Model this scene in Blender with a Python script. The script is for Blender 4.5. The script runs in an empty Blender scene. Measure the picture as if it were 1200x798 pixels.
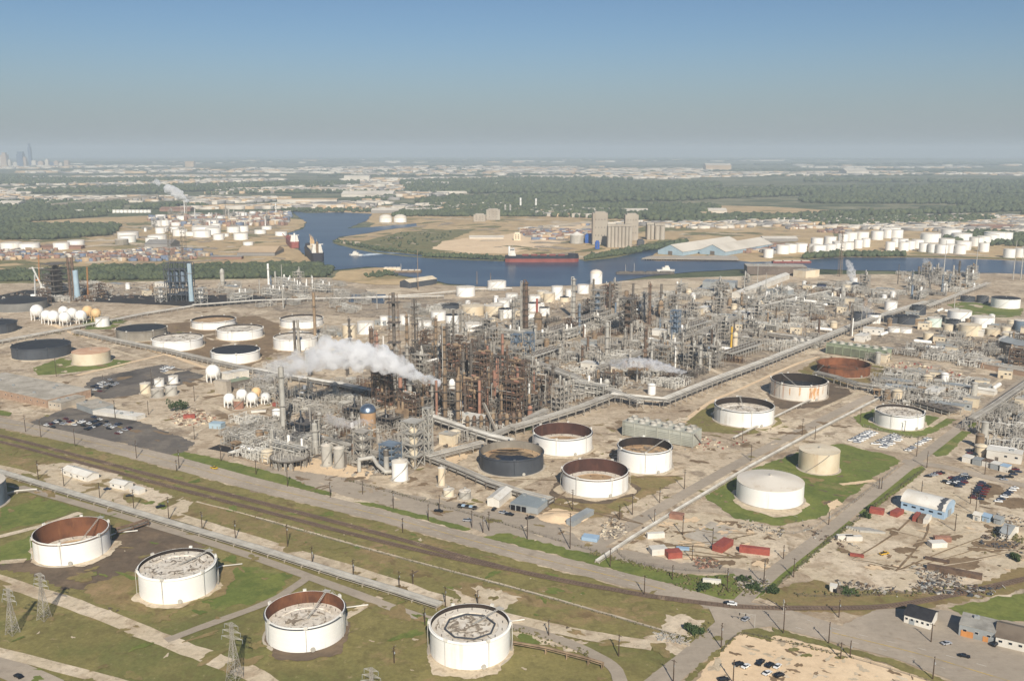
import bpy, math, random
import numpy as np
from mathutils import Vector, Matrix
from mathutils.geometry import tessellate_polygon
rnd = random.Random(7)
S = bpy.context.scene
COL = S.collection
CAM_H = 215.0
PITCH = math.radians(11.46)
FPX = 1100.0
cp, sp = math.cos(PITCH), math.sin(PITCH)

# ---------------------------------------------------------------- camera survey helpers (photo bearing -> point on the ground)
def P(x, y):
    u = (x-600)/FPX; v = (y-399)/FPX
    t = CAM_H/(sp+v*cp)
    return Vector((u*t, (cp-v*sp)*t))
def hgt(p, ytop):
    v = (ytop-399)/FPX
    return CAM_H-(sp+v*cp)/(cp-v*sp)*p.y
def scl(p):
    return FPX/(p.y*cp+CAM_H*sp)
def at(x, y, Y):
    u = (x-600)/FPX; v = (y-399)/FPX
    t = Y/(cp-v*sp)
    return Vector((u*t, Y, CAM_H-(sp+v*cp)*t))

def lin(c):
    return tuple(((v/255)/12.92 if v <= 10 else (((v/255)+0.055)/1.055)**2.4) for v in c)

# ---------------------------------------------------------------- materials
MATS = {}
def nodes(name):
    m = bpy.data.materials.new(name); m.use_nodes = True
    nt = m.node_tree
    return m, nt, nt.nodes['Principled BSDF']
def mathn(nt, op, a, b=None, clamp=False):
    n = nt.nodes.new('ShaderNodeMath'); n.operation = op; n.use_clamp = clamp
    for i, v in enumerate((a, b)):
        if v is None: continue
        if isinstance(v, (int, float)): n.inputs[i].default_value = v
        else: nt.links.new(v, n.inputs[i])
    return n.outputs[0]
def noise(nt, scale, detail=4, rough=0.55, stretch=None, off=0.0, dist=0.0):
    g = nt.nodes.new('ShaderNodeNewGeometry')
    mp = nt.nodes.new('ShaderNodeMapping')
    mp.inputs['Location'].default_value = (off, off*1.7, off*0.6)
    if stretch:
        if len(stretch) == 4:
            mp.inputs['Rotation'].default_value = (0, 0, stretch[3])
        mp.inputs['Scale'].default_value = stretch[:3]
    nt.links.new(g.outputs['Position'], mp.inputs['Vector'])
    n = nt.nodes.new('ShaderNodeTexNoise')
    n.inputs['Scale'].default_value = scale; n.inputs['Detail'].default_value = detail
    n.inputs['Roughness'].default_value = rough; n.inputs['Distortion'].default_value = dist
    nt.links.new(mp.outputs[0], n.inputs['Vector'])
    return n.outputs['Fac']
def ramp(nt, fac, lo, hi):
    n = nt.nodes.new('ShaderNodeMapRange'); n.interpolation_type = 'SMOOTHSTEP'
    n.inputs['From Min'].default_value = lo; n.inputs['From Max'].default_value = hi
    nt.links.new(fac, n.inputs['Value'])
    return n.outputs[0]
def mix(nt, fac, a, b, mode='MIX'):
    n = nt.nodes.new('ShaderNodeMix'); n.data_type = 'RGBA'; n.blend_type = mode
    if isinstance(fac, (int, float)): n.inputs[0].default_value = fac
    else: nt.links.new(fac, n.inputs[0])
    for i, v in ((6, a), (7, b)):
        if isinstance(v, tuple): n.inputs[i].default_value = (*v, 1)
        else: nt.links.new(v, n.inputs[i])
    return n.outputs[2]
def mat(name, c, c2=None, rough=0.75, scale=0.15, amt=0.5, metal=0.0, stain=None, stain_amt=0.0, rand=0.15, streak=False, bump=0.0):
    """painted or bare surface: base colour c varied towards c2, optional stain with its own shape, small change from object to object"""
    if name in MATS: return MATS[name]
    m, nt, b = nodes(name)
    c = lin(c); c2 = lin(c2) if c2 else tuple(v*0.72 for v in c)
    f = ramp(nt, noise(nt, scale, 5, 0.6), 0.35, 0.68)
    o = mix(nt, mathn(nt, 'MULTIPLY', f, amt), c, c2)
    if stain:
        st = (1, 1, 0.12) if streak else (1, 1, 1)
        g = ramp(nt, noise(nt, scale*3.1, 4, 0.6, st, 13.0), 0.62-stain_amt*0.3, 0.70)
        o = mix(nt, mathn(nt, 'MULTIPLY', g, min(1, stain_amt*1.6)), o, lin(stain))
    if rand:
        oi = nt.nodes.new('ShaderNodeObjectInfo')
        hs = nt.nodes.new('ShaderNodeHueSaturation')
        k = mathn(nt, 'MULTIPLY', oi.outputs['Random'], rand)
        nt.links.new(mathn(nt, 'SUBTRACT', 1+rand*0.3, k), hs.inputs['Value'])
        nt.links.new(o, hs.inputs['Color']); o = hs.outputs[0]
    nt.links.new(o, b.inputs['Base Color'])
    b.inputs['Roughness'].default_value = rough; b.inputs['Metallic'].default_value = metal
    b.inputs['Specular IOR Level'].default_value = 0.3
    if bump:
        bn = nt.nodes.new('ShaderNodeBump'); bn.inputs['Strength'].default_value = bump
        nt.links.new(noise(nt, scale*6, 4), bn.inputs['Height']); nt.links.new(bn.outputs[0], b.inputs['Normal'])
    MATS[name] = m
    return m
def ground_mat(name, layers, base, rough=0.95, fine=1.2, fine_amt=0.25):
    """ground: base colour, then layers (colour, noise scale, lo, hi, strength, stretch), then fine speckle"""
    if name in MATS: return MATS[name]
    m, nt, b = nodes(name)
    o = None; prev = lin(base)
    for i, (c, sc, lo, hi, am, st) in enumerate(layers):
        f = mathn(nt, 'MULTIPLY', ramp(nt, noise(nt, sc, 6, 0.62, st, 31.0*i+5, 0.4), lo, hi), am)
        prev = mix(nt, f, prev, lin(c))
    f = noise(nt, fine*0.28, 5, 0.8)
    f2 = mathn(nt, 'ADD', mathn(nt, 'MULTIPLY', f, fine_amt*4), 1-fine_amt*2)
    hs = nt.nodes.new('ShaderNodeHueSaturation')
    nt.links.new(f2, hs.inputs['Value'])
    if isinstance(prev, tuple): hs.inputs['Color'].default_value = (*prev, 1)
    else: nt.links.new(prev, hs.inputs['Color'])
    nt.links.new(hs.outputs[0], b.inputs['Base Color'])
    b.inputs['Roughness'].default_value = rough; b.inputs['Specular IOR Level'].default_value = 0.1
    MATS[name] = m
    return m

WHITE = mat('white_tank_paint', (238, 236, 230), (228, 224, 215), 0.5, 0.05, 0.6, stain=(176, 158, 134), stain_amt=0.20, rand=0.07, streak=True)
CREAM = mat('cream_paint', (218, 205, 180), (200, 180, 148), 0.6, 0.08, 0.7, stain=(165, 120, 80), stain_amt=0.15, rand=0.08, streak=True)
STAINW = mat('rust_stained_white_paint', (222, 216, 204), (208, 196, 178), 0.55, 0.06, 0.6, stain=(172, 104, 50), stain_amt=0.42, rand=0.05, streak=True)
DARK = mat('charcoal_paint', (74, 78, 84), (58, 60, 65), 0.6, 0.07, 0.7, stain=(104, 100, 96), stain_amt=0.2, rand=0.12, streak=True)
GREYT = mat('grey_tan_paint', (150, 143, 130), (120, 112, 100), 0.7, 0.06, 0.8, stain=(98, 84, 68), stain_amt=0.3, rand=0.1, streak=True)
RUST = mat('rusty_steel', (116, 96, 80), (86, 70, 58), 0.85, 0.2, 0.9, stain=(142, 104, 78), stain_amt=0.3, rand=0.3, streak=True)
RUSTT = mat('rust_brown_tank_steel', (132, 84, 56), (90, 58, 42), 0.85, 0.09, 0.9, stain=(74, 46, 34), stain_amt=0.35, rand=0.1, streak=True)
RUSTIN = mat('rusty_inner_wall', (122, 80, 56), (78, 52, 40), 0.9, 0.1, 0.8, stain=(150, 106, 70), stain_amt=0.25, rand=0.25, streak=True)
RUSTDK = mat('dark_rust_inner_wall', (84, 56, 48), (58, 40, 36), 0.9, 0.1, 0.8, stain=(112, 76, 58), stain_amt=0.2, rand=0.2, streak=True)
DARKIN = mat('dark_inner_wall', (58, 48, 42), (38, 34, 32), 0.9, 0.1, 0.8, rand=0.3)
DECKW = mat('white_roof_deck', (220, 212, 198), (190, 176, 156), 0.8, 0.2, 0.8, stain=(84, 72, 58), stain_amt=0.40, rand=0.08)
DECKD = mat('black_roof_deck', (44, 46, 50), (34, 34, 38), 0.7, 0.1, 0.6, rand=0.15)
DECKT = mat('tan_roof_deck', (186, 160, 126), (150, 120, 90), 0.85, 0.09, 0.9, stain=(112, 82, 60), stain_amt=0.3, rand=0.1)
SLUDGE = mat('oily_tank_floor', (156, 132, 100), (108, 92, 74), 0.6, 0.05, 0.8, stain=(24, 26, 32), stain_amt=0.62, rand=0.0)
ROOFW = mat('white_cone_roof', (216, 208, 194), (202, 190, 172), 0.7, 0.06, 0.7, stain=(172, 146, 112), stain_amt=0.16, rand=0.06)
STEEL = mat('grey_steel', (176, 170, 159), (138, 130, 119), 0.6, 0.25, 0.8, stain=(110, 84, 64), stain_amt=0.2, rand=0.35)
STEELD = mat('dark_steel', (116, 108, 99), (84, 78, 71), 0.7, 0.25, 0.8, stain=(98, 70, 52), stain_amt=0.2, rand=0.3)
LIGHTST = mat('pale_grey_steel', (182, 178, 168), (150, 145, 136), 0.55, 0.15, 0.7, stain=(140, 120, 98), stain_amt=0.18, rand=0.2, streak=True)
TANST = mat('tan_insulated_steel', (154, 132, 106), (116, 96, 76), 0.75, 0.2, 0.8, stain=(98, 70, 50), stain_amt=0.3, rand=0.25, streak=True)
BLUEST = mat('blue_grey_steel', (118, 132, 146), (88, 98, 110), 0.6, 0.15, 0.7, rand=0.15)
SKYBL = mat('pale_blue_cladding', (164, 184, 194), (140, 162, 174), 0.55, 0.1, 0.6, rand=0.1)
SALMON = mat('faded_red_steel', (168, 126, 106), (136, 100, 84), 0.8, 0.2, 0.8, rand=0.2, streak=True, stain=(104, 66, 50), stain_amt=0.25)
PIPEW = mat('pale_pipe', (220, 216, 206), (176, 170, 158), 0.5, 0.1, 0.7, stain=(140, 116, 92), stain_amt=0.15, rand=0.2)
PIPEG = mat('grey_pipe', (180, 175, 165), (146, 139, 129), 0.55, 0.1, 0.7, stain=(112, 88, 70), stain_amt=0.2, rand=0.3)
WOODP = mat('weathered_pole_wood', (84, 68, 54), (62, 50, 40), 0.9, 1.0, 0.8, rand=0.2)
CONC = mat('concrete', (182, 172, 156), (158, 146, 130), 0.9, 0.12, 0.8, stain=(120, 108, 94), stain_amt=0.2, rand=0.1)
BRICK = mat('tan_brick', (166, 140, 118), (142, 118, 99), 0.9, 0.4, 0.8, rand=0.1)
FLATROOF = mat('gravel_flat_roof', (186, 178, 164), (150, 142, 128), 0.95, 0.07, 0.9, stain=(112, 104, 94), stain_amt=0.3, rand=0.1)
ROOFB = mat('black_shingle_roof', (50, 50, 54), (36, 36, 40), 0.9, 0.3, 0.8, rand=0.1)
ROOFBR = mat('brown_roof', (120, 108, 94), (96, 84, 72), 0.9, 0.1, 0.8, rand=0.1)
METALW = mat('white_sheet_metal', (222, 218, 208), (200, 192, 178), 0.5, 0.08, 0.7, stain=(160, 130, 100), stain_amt=0.12, rand=0.15)
METALG = mat('grey_sheet_metal', (156, 160, 160), (132, 134, 132), 0.5, 0.08, 0.7, rand=0.15)
METALB = mat('blue_sheet_metal', (160, 182, 200), (136, 160, 182), 0.5, 0.08, 0.6, rand=0.1)
BLUE = mat('strong_blue_cladding', (44, 92, 168), (34, 72, 138), 0.5, 0.1, 0.6, rand=0.1)
REDC = mat('red_container_paint', (160, 86, 73), (134, 68, 59), 0.6, 0.3, 0.7, stain=(110, 60, 46), stain_amt=0.25, rand=0.2)
ORANGE = mat('orange_paint', (198, 138, 82), (176, 116, 66), 0.6, 0.3, 0.6, rand=0.15)
YELLOW = mat('yellow_paint', (214, 172, 62), (190, 146, 50), 0.6, 0.3, 0.6, rand=0.1)
GREENL = mat('faded_green_cladding', (150, 158, 132), (124, 132, 108), 0.7, 0.1, 0.8, rand=0.1)
CTOWER = mat('weathered_grey_cladding', (176, 176, 164), (154, 154, 142), 0.75, 0.08, 0.8, stain=(104, 104, 94), stain_amt=0.25, rand=0.05, streak=True)
SILO = mat('silo_concrete', (176, 167, 152), (156, 146, 132), 0.9, 0.02, 0.8, stain=(138, 122, 104), stain_amt=0.3, rand=0.06, streak=True)
GLASS = mat('dark_glass', (34, 42, 52), (24, 30, 38), 0.15, 0.5, 0.3, rand=0.1)
BLACK = mat('black_paint', (28, 28, 32), (20, 20, 24), 0.35, 0.5, 0.4, rand=0.1)
CARW = mat('white_car_paint', (228, 228, 226), (214, 214, 212), 0.3, 0.4, 0.4, rand=0.08)
CARS = mat('silver_car_paint', (164, 166, 170), (146, 148, 152), 0.3, 0.4, 0.4, rand=0.15)
CARR = mat('dark_red_car_paint', (104, 40, 40), (84, 32, 34), 0.3, 0.4, 0.4, rand=0.2)
CARB = mat('dark_blue_car_paint', (42, 54, 78), (32, 42, 62), 0.3, 0.4, 0.4, rand=0.2)
RUBBER = mat('tyre_rubber', (34, 34, 34), (24, 24, 24), 0.9, 0.5, 0.4)
HULL = mat('dark_hull_paint', (44, 44, 52), (36, 34, 40), 0.6, 0.03, 0.6, rand=0.0)
HULLR = mat('red_boot_paint', (146, 82, 74), (122, 66, 58), 0.7, 0.03, 0.7, stain=(96, 60, 54), stain_amt=0.3, rand=0.0)
RAILM = mat('worn_rail_steel', (120, 104, 92), (96, 80, 70), 0.5, 0.5, 0.6)
TIE = mat('creosote_tie', (78, 66, 56), (58, 48, 42), 0.95, 0.5, 0.8)
LEAF = mat('tree_leaf', (62, 78, 42), (44, 58, 34), 0.9, 0.25, 0.9, stain=(84, 92, 48), stain_amt=0.25, rand=0.2)
BARK = mat('tree_bark', (82, 68, 54), (60, 48, 40), 0.95, 1.0, 0.8)

# ---------------------------------------------------------------- mesh builder
class MB:
    def __init__(s): s.v = []; s.f = []; s.mi = []; s.sm = []
    def add(s, vs, fs, m=0, smooth=False):
        o = len(s.v); s.v += [tuple(p) for p in vs]
        for f in fs: s.f.append(tuple(i+o for i in f)); s.mi.append(m); s.sm.append(smooth)
    def box(s, c, sz, rz=0.0, m=0):
        x, y, z = sz[0]/2, sz[1]/2, sz[2]/2; ca, sa = math.cos(rz), math.sin(rz)
        vs = []
        for dz in (-z, z):
            for dx, dy in ((-x, -y), (x, -y), (x, y), (-x, y)):
                vs.append((c[0]+dx*ca-dy*sa, c[1]+dx*sa+dy*ca, c[2]+dz))
        s.add(vs, [(3, 2, 1, 0), (4, 5, 6, 7), (0, 1, 5, 4), (1, 2, 6, 5), (2, 3, 7, 6), (3, 0, 4, 7)], m)
    def cyl(s, a, b, r, r2=None, n=8, m=0, caps=True, smooth=True):
        a = Vector(a); b = Vector(b); r2 = r if r2 is None else r2
        d = (b-a).normalized(); u = d.orthogonal().normalized(); w = d.cross(u)
        vs = []
        for p, rr in ((a, r), (b, r2)):
            for i in range(n):
                t = 2*math.pi*i/n
                vs.append(p+u*math.cos(t)*rr+w*math.sin(t)*rr)
        s.add(vs, [(i, (i+1) % n, (i+1) % n+n, i+n) for i in range(n)], m, smooth)
        if caps: s.add(vs[:n], [tuple(range(n-1, -1, -1))], m); s.add(vs[n:], [tuple(range(n))], m)
    def bar(s, a, b, t, m=0): s.cyl(a, b, t*0.7, n=4, m=m, smooth=False)
    def path(s, pts, r, n=6, m=0):
        for a, b in zip(pts, pts[1:]): s.cyl(a, b, r, n=n, m=m)
    def lathe(s, c, prof, n=24, m=0, smooth=True, ms=None, ph=0.0):
        vs = []
        for r, z in prof:
            for i in range(n):
                t = 2*math.pi*i/n+ph
                vs.append((c[0]+r*math.cos(t), c[1]+r*math.sin(t), c[2]+z))
        for k in range(len(prof)-1):
            o = len(s.v)
            s.add(vs[k*n:(k+2)*n], [(i, (i+1) % n, (i+1) % n+n, i+n) for i in range(n)], ms[k] if ms else m, smooth)
    def disc(s, c, r, n=24, m=0, ph=0.0):
        s.add([(c[0]+r*math.cos(2*math.pi*i/n+ph), c[1]+r*math.sin(2*math.pi*i/n+ph), c[2]) for i in range(n)], [tuple(range(n))], m)
    def prism(s, pts, z0, z1, m=0, mtop=None):
        n = len(pts)
        s.add([(p[0], p[1], z0) for p in pts]+[(p[0], p[1], z1) for p in pts], [(i, (i+1) % n, (i+1) % n+n, i+n) for i in range(n)], m)
        s.add([(p[0], p[1], z1) for p in pts], [tuple(range(n))], m if mtop is None else mtop)
        s.add([(p[0], p[1], z0) for p in pts], [tuple(range(n-1, -1, -1))], m)
    def sphere(s, c, r, n=16, k=8, m=0, z=1.0):
        s.lathe(c, [(max(1e-3, r*math.sin(math.pi*i/k)), -r*z*math.cos(math.pi*i/k)) for i in range(k+1)], n, m)
    def mesh(s, name, mats):
        me = bpy.data.meshes.new(name); me.from_pydata(s.v, [], s.f)
        for m in (mats if isinstance(mats, (list, tuple)) else [mats]): me.materials.append(m)
        me.polygons.foreach_set('material_index', s.mi)
        me.polygons.foreach_set('use_smooth', s.sm)
        me.update()
        return me
    def build(s, name, mats, parent=None, loc=(0, 0, 0), rz=0.0, kind=None, label=None):
        return put(name, s.mesh(name, mats), parent, loc, rz, kind, label)
def put(name, me, parent=None, loc=(0, 0, 0), rz=0.0, kind=None, label=None):
    o = bpy.data.objects.new(name, me); COL.objects.link(o)
    o.parent = parent; o.location = loc; o.rotation_euler = (0, 0, rz)
    if kind: o['kind'] = kind
    if label: o['label'] = label
    return o
def tag(o, label, cat, group=None):
    o['label'] = label; o['category'] = cat
    if group: o['group'] = group
    return o
def thing(name, p, label, cat, group=None, rz=0.0, z=0.0):
    o = bpy.data.objects.new(name, None); COL.objects.link(o)
    o.empty_display_size = 1
    o.location = (p[0], p[1], z); o.rotation_euler = (0, 0, rz)
    return tag(o, label, cat, group)
def dup(root, p, rz, label=None, group=None, z=0.0):
    r = root.copy(); COL.objects.link(r); r.location = (p[0], p[1], z); r.rotation_euler = (0, 0, rz)
    if label: r['label'] = label
    if group: r['group'] = group
    for ch in root.children:
        c = ch.copy(); COL.objects.link(c); c.parent = r
        for g in ch.children:
            d = g.copy(); COL.objects.link(d); d.parent = c
    return r
ORD = 'first second third fourth fifth sixth seventh eighth ninth tenth eleventh twelfth thirteenth fourteenth fifteenth sixteenth seventeenth eighteenth nineteenth twentieth'.split()
def ordinal(i):
    if i < 20: return ORD[i]
    t = {2: 'twenty', 3: 'thirty', 4: 'forty', 5: 'fifty', 6: 'sixty', 7: 'seventy'}[(i+1)//10]
    return (t[:-1]+'ieth') if (i+1) % 10 == 0 else t+'-'+ORD[(i+1) % 10-1]
ANG_A = math.radians(-32.0); ANG_B = math.radians(48.6)
# ================================================================ ground, roads, water
EARTH = ground_mat('caliche_yard', [((162, 144, 122), 0.012, 0.42, 0.60, 0.8, None), ((214, 198, 172), 0.02, 0.50, 0.64, 0.8, None),
                                    ((120, 104, 88), 0.035, 0.54, 0.66, 0.7, None), ((146, 126, 102), 0.11, 0.48, 0.62, 0.6, None), ((206, 190, 164), 0.25, 0.55, 0.66, 0.5, None), ((112, 100, 86), 0.3, 0.60, 0.68, 0.5, None)], (190, 173, 149), fine=0.9, fine_amt=0.3)
PAVE_SHADE = ground_mat('shade_toned_paving', [((172, 154, 130), 0.03, 0.44, 0.60, 0.8, None), ((114, 102, 90), 0.05, 0.50, 0.62, 0.8, None), ((192, 176, 152), 0.09, 0.54, 0.64, 0.7, None), ((96, 86, 77), 0.22, 0.54, 0.64, 0.6, None), ((184, 168, 146), 0.35, 0.55, 0.64, 0.6, None)], (152, 139, 122), fine=0.9, fine_amt=0.35)  # mottled paving, its colour darkened to stand for shadows between the units
LAND = ground_mat('distant_land', [((84, 92, 66), 0.0016, 0.42, 0.56, 0.9, (1, 2.2, 1)), ((66, 76, 54), 0.0042, 0.50, 0.60, 0.9, (1, 2.0, 1)),
                                   ((168, 152, 124), 0.0030, 0.60, 0.70, 0.85, (1, 2.6, 1)), ((200, 192, 176), 0.012, 0.64, 0.70, 0.6, (1, 1.8, 1)),
                                   ((64, 76, 48), 0.02, 0.50, 0.62, 0.6, (1, 1.4, 1))], (132, 128, 102), fine=0.03, fine_amt=0.3)
GRASS = ground_mat('mown_grass', [((138, 128, 82), 0.02, 0.44, 0.60, 0.8, None), ((152, 128, 94), 0.035, 0.55, 0.68, 0.8, (1, 1.6, 1, 0.5)),
                                  ((106, 108, 64), 0.014, 0.50, 0.64, 0.8, None), ((108, 100, 64), 0.13, 0.48, 0.62, 0.6, None), ((160, 142, 108), 0.22, 0.62, 0.70, 0.6, None)], (126, 118, 74), fine=1.6, fine_amt=0.3)
GRASSG = ground_mat('lush_grass', [((122, 126, 68), 0.03, 0.40, 0.60, 0.8, None), ((86, 98, 50), 0.06, 0.50, 0.66, 0.7, None), ((142, 130, 88), 0.045, 0.58, 0.70, 0.7, None), ((94, 104, 56), 0.2, 0.5, 0.64, 0.5, None)], (104, 114, 60), fine=1.3)
DRY = ground_mat('dry_brown_grass', [((120, 116, 70), 0.04, 0.42, 0.60, 0.8, None), ((158, 134, 100), 0.05, 0.52, 0.66, 0.8, None), ((104, 84, 62), 0.09, 0.54, 0.68, 0.6, None), ((130, 118, 80), 0.2, 0.5, 0.62, 0.5, None)], (138, 120, 84), fine=1.4)
MUD = ground_mat('dark_damp_soil', [((126, 108, 88), 0.05, 0.45, 0.62, 0.7, None), ((82, 70, 60), 0.08, 0.5, 0.7, 0.6, None)], (104, 91, 77), fine=1.0)
SAND = ground_mat('pale_sand', [((228, 204, 170), 0.02, 0.45, 0.65, 0.7, None), ((194, 164, 130), 0.05, 0.6, 0.75, 0.6, None), ((170, 140, 106), 0.2, 0.58, 0.74, 0.35, None)], (216, 190, 156), fine=0.9, fine_amt=0.15)
PALE = ground_mat('pale_gravel', [((210, 194, 170), 0.03, 0.45, 0.60, 0.8, None), ((162, 142, 118), 0.06, 0.52, 0.66, 0.7, None), ((128, 110, 90), 0.018, 0.58, 0.68, 0.6, None), ((150, 130, 106), 0.2, 0.54, 0.64, 0.5, None), ((120, 104, 86), 0.34, 0.60, 0.68, 0.4, None)], (194, 178, 152), fine=1.0)
ASPH = ground_mat('worn_road_concrete', [((180, 166, 148), 0.01, 0.45, 0.62, 0.7, None), ((176, 162, 144), 0.4, 0.5, 0.62, 0.35, (0.12, 1, 1, 0.55)), ((128, 116, 102), 0.3, 0.5, 0.75, 0.35, None), ((120, 108, 94), 0.02, 0.58, 0.74, 0.5, None)], (160, 148, 132), rough=0.85, fine=0.6, fine_amt=0.12)
LOT = ground_mat('dark_asphalt_lot', [((124, 116, 106), 0.03, 0.45, 0.62, 0.8, None), ((134, 122, 106), 0.05, 0.56, 0.66, 0.8, None), ((110, 102, 92), 0.25, 0.54, 0.64, 0.6, None), ((52, 50, 50), 0.02, 0.5, 0.7, 0.6, None)], (104, 98, 92), rough=0.9, fine=0.8)
BALL = ground_mat('rail_ballast', [((104, 88, 75), 0.06, 0.42, 0.62, 0.7, (1, 1, 1)), ((172, 150, 124), 0.1, 0.56, 0.66, 0.6, None)], (122, 103, 87), fine=2.0, fine_amt=0.35)
STAIN = ground_mat('oil_darkened_dirt', [((112, 94, 74), 0.07, 0.42, 0.62, 0.7, None)], (134, 114, 90), fine=0.9)
BANK = ground_mat('weedy_bank', [((120, 112, 78), 0.02, 0.45, 0.66, 0.7, None), ((84, 90, 58), 0.05, 0.5, 0.66, 0.7, None)], (120, 116, 82), fine=0.4)
DRYF = ground_mat('dry_fill_land', [((196, 172, 132), 0.01, 0.42, 0.62, 0.7, None), ((116, 110, 72), 0.008, 0.55, 0.68, 0.8, None), ((128, 106, 84), 0.02, 0.6, 0.72, 0.6, None)], (176, 152, 116), fine=0.2)
CLAYF = ground_mat('coal_dark_ground', [((74, 66, 62), 0.03, 0.45, 0.7, 0.6, None)], (50, 48, 48), fine=0.4)
m, nt, b = nodes('channel_water'); WATER = m
b.inputs['Base Color'].default_value = (*lin((38, 62, 96)), 1); b.inputs['Roughness'].default_value = 0.28
b.inputs['IOR'].default_value = 1.33; b.inputs['Specular IOR Level'].default_value = 0.4
bn = nt.nodes.new('ShaderNodeBump'); bn.inputs['Strength'].default_value = 0.35; bn.inputs['Distance'].default_value = 0.3
nt.links.new(noise(nt, 0.35, 4, 0.6, (1, 2.0, 1)), bn.inputs['Height']); nt.links.new(bn.outputs[0], b.inputs['Normal'])
o_ = mix(nt, ramp(nt, noise(nt, 0.004, 4, 0.5, (1, 2.5, 1)), 0.4, 0.65), lin((32, 49, 74)), lin((54, 70, 90)))
nt.links.new(o_, b.inputs['Base Color'])

LV = 0.0
NSHEET = [0]
def level(lvl):
    NSHEET[0] += 1
    return lvl*0.05+NSHEET[0]*0.0004
def ragged(pts, step, jit):
    out = []
    n = len(pts)
    for i in range(n):
        a, b = pts[i], pts[(i+1) % n]
        L = (b-a).length; k = max(1, min(400, int(L/step)))
        d = (b-a)/max(L, 1e-6); nn = Vector((-d.y, d.x))
        w = 0.0
        w2 = 0.0
        for j in range(k):
            w2 = 0.9*w2+rnd.uniform(-jit, jit)*0.55
            w = 0.4*w+rnd.uniform(-jit, jit)+w2*0.6
            out.append(a+(b-a)*(j/k)+(nn*w if j else nn*0))
    return out
def flat(name, pts, m, z, kind='structure'):
    tri = tessellate_polygon([[Vector((p.x, p.y, 0)) for p in pts]])
    me = bpy.data.meshes.new(name)
    area = sum(pts[i].x*pts[(i+1) % len(pts)].y-pts[(i+1) % len(pts)].x*pts[i].y for i in range(len(pts)))
    fs = []
    for t in tri:
        a, b_, c = (pts[i] for i in t)
        s = (b_.x-a.x)*(c.y-a.y)-(b_.y-a.y)*(c.x-a.x)
        fs.append(tuple(t) if s > 0 else tuple(reversed(t)))
    me.from_pydata([(p.x, p.y, z) for p in pts], [], fs); me.materials.append(m); me.update()
    return put(name, me, kind=kind)
def sheet(name, px, m, lvl, step=3.0, jit=0.5):
    if jit >= 0.5 and step <= 4: step *= 0.6; jit *= 1.25
    return flat(name, ragged([P(*q) for q in px], step, jit), m, level(lvl))
def offset_line(pts, w):
    out = []
    for i, p in enumerate(pts):
        a = pts[max(0, i-1)]; b = pts[min(len(pts)-1, i+1)]
        d = (b-a).normalized(); out.append(p+Vector((-d.y, d.x))*w)
    return out
def smooth_line(pts, k=6):
    out = []
    n = len(pts)
    for i in range(n-1):
        p0, p1, p2, p3 = pts[max(0, i-1)], pts[i], pts[i+1], pts[min(n-1, i+2)]
        for j in range(k):
            t = j/k
            out.append(0.5*((2*p1)+(p2-p0)*t+(2*p0-5*p1+4*p2-p3)*t*t+(3*p1-p0-3*p2+p3)*t**3))
    return out+[pts[-1]]
def strip(name, px, w, m, lvl, jit=0.15, w2=None):
    pts = smooth_line([P(*q) for q in px])
    L = offset_line(pts, w/2); R = offset_line(pts, -w/2)
    L = [p+Vector((rnd.uniform(-jit, jit), rnd.uniform(-jit, jit))) for p in L]
    R = [p+Vector((rnd.uniform(-jit, jit), rnd.uniform(-jit, jit))) for p in R]
    n = len(L)
    me = bpy.data.meshes.new(name); z = level(lvl)
    me.from_pydata([(p.x, p.y, z) for p in L]+[(p.x, p.y, z) for p in R], [], [(i, i+n, i+n+1, i+1) for i in range(n-1)])
    me.materials.append(m); me.update()
    return put(name, me, kind='structure')

# one ground sheet to the horizon, finer ring near
R_ = 30000.0
gv = []; gf = []
g = MB(); g.disc((0, 0, -0.6), R_, 96)
g.build('ground', LAND, kind='structure')
flat('refinery_ground', ragged([P(*q) for q in ((-900, 330), (-200, 318), (330, 322), (560, 336), (900, 322), (1300, 318), (1900, 330), (1500, 900), (-300, 900))], 40, 4), EARTH, 0.0)
# far side yards beyond the channel
sheet('dock_yard', [(-60, 318), (300, 322), (340, 316), (372, 308), (350, 293), (340, 286), (335, 275), (356, 266), (358, 258), (300, 252), (200, 252), (-60, 262)], DRYF, -6, 20, 4)
sheet('terminal_land', [(360, 244), (480, 240), (700, 238), (900, 242), (1240, 262), (1260, 308), (900, 308), (700, 306), (560, 303), (392, 283), (440, 262)], DRYF, -7, 20, 4)
sheet('weedy_field', [(470, 300), (440, 290), (420, 284), (470, 272), (560, 268), (530, 280), (560, 292)], BANK, -4, 12, 4)
sheet('field', [(760, 262), (830, 257), (815, 270), (740, 272)], BANK, -4, 12, 4)
sheet('sand_yard', [(505, 292), (518, 283), (560, 278), (620, 272), (690, 262), (660, 285), (600, 297), (550, 297)], SAND, -3, 12, 4)
sheet('sand_yard', [(600, 268), (700, 258), (760, 262), (680, 276)], PALE, -3.5, 12, 4)
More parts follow.
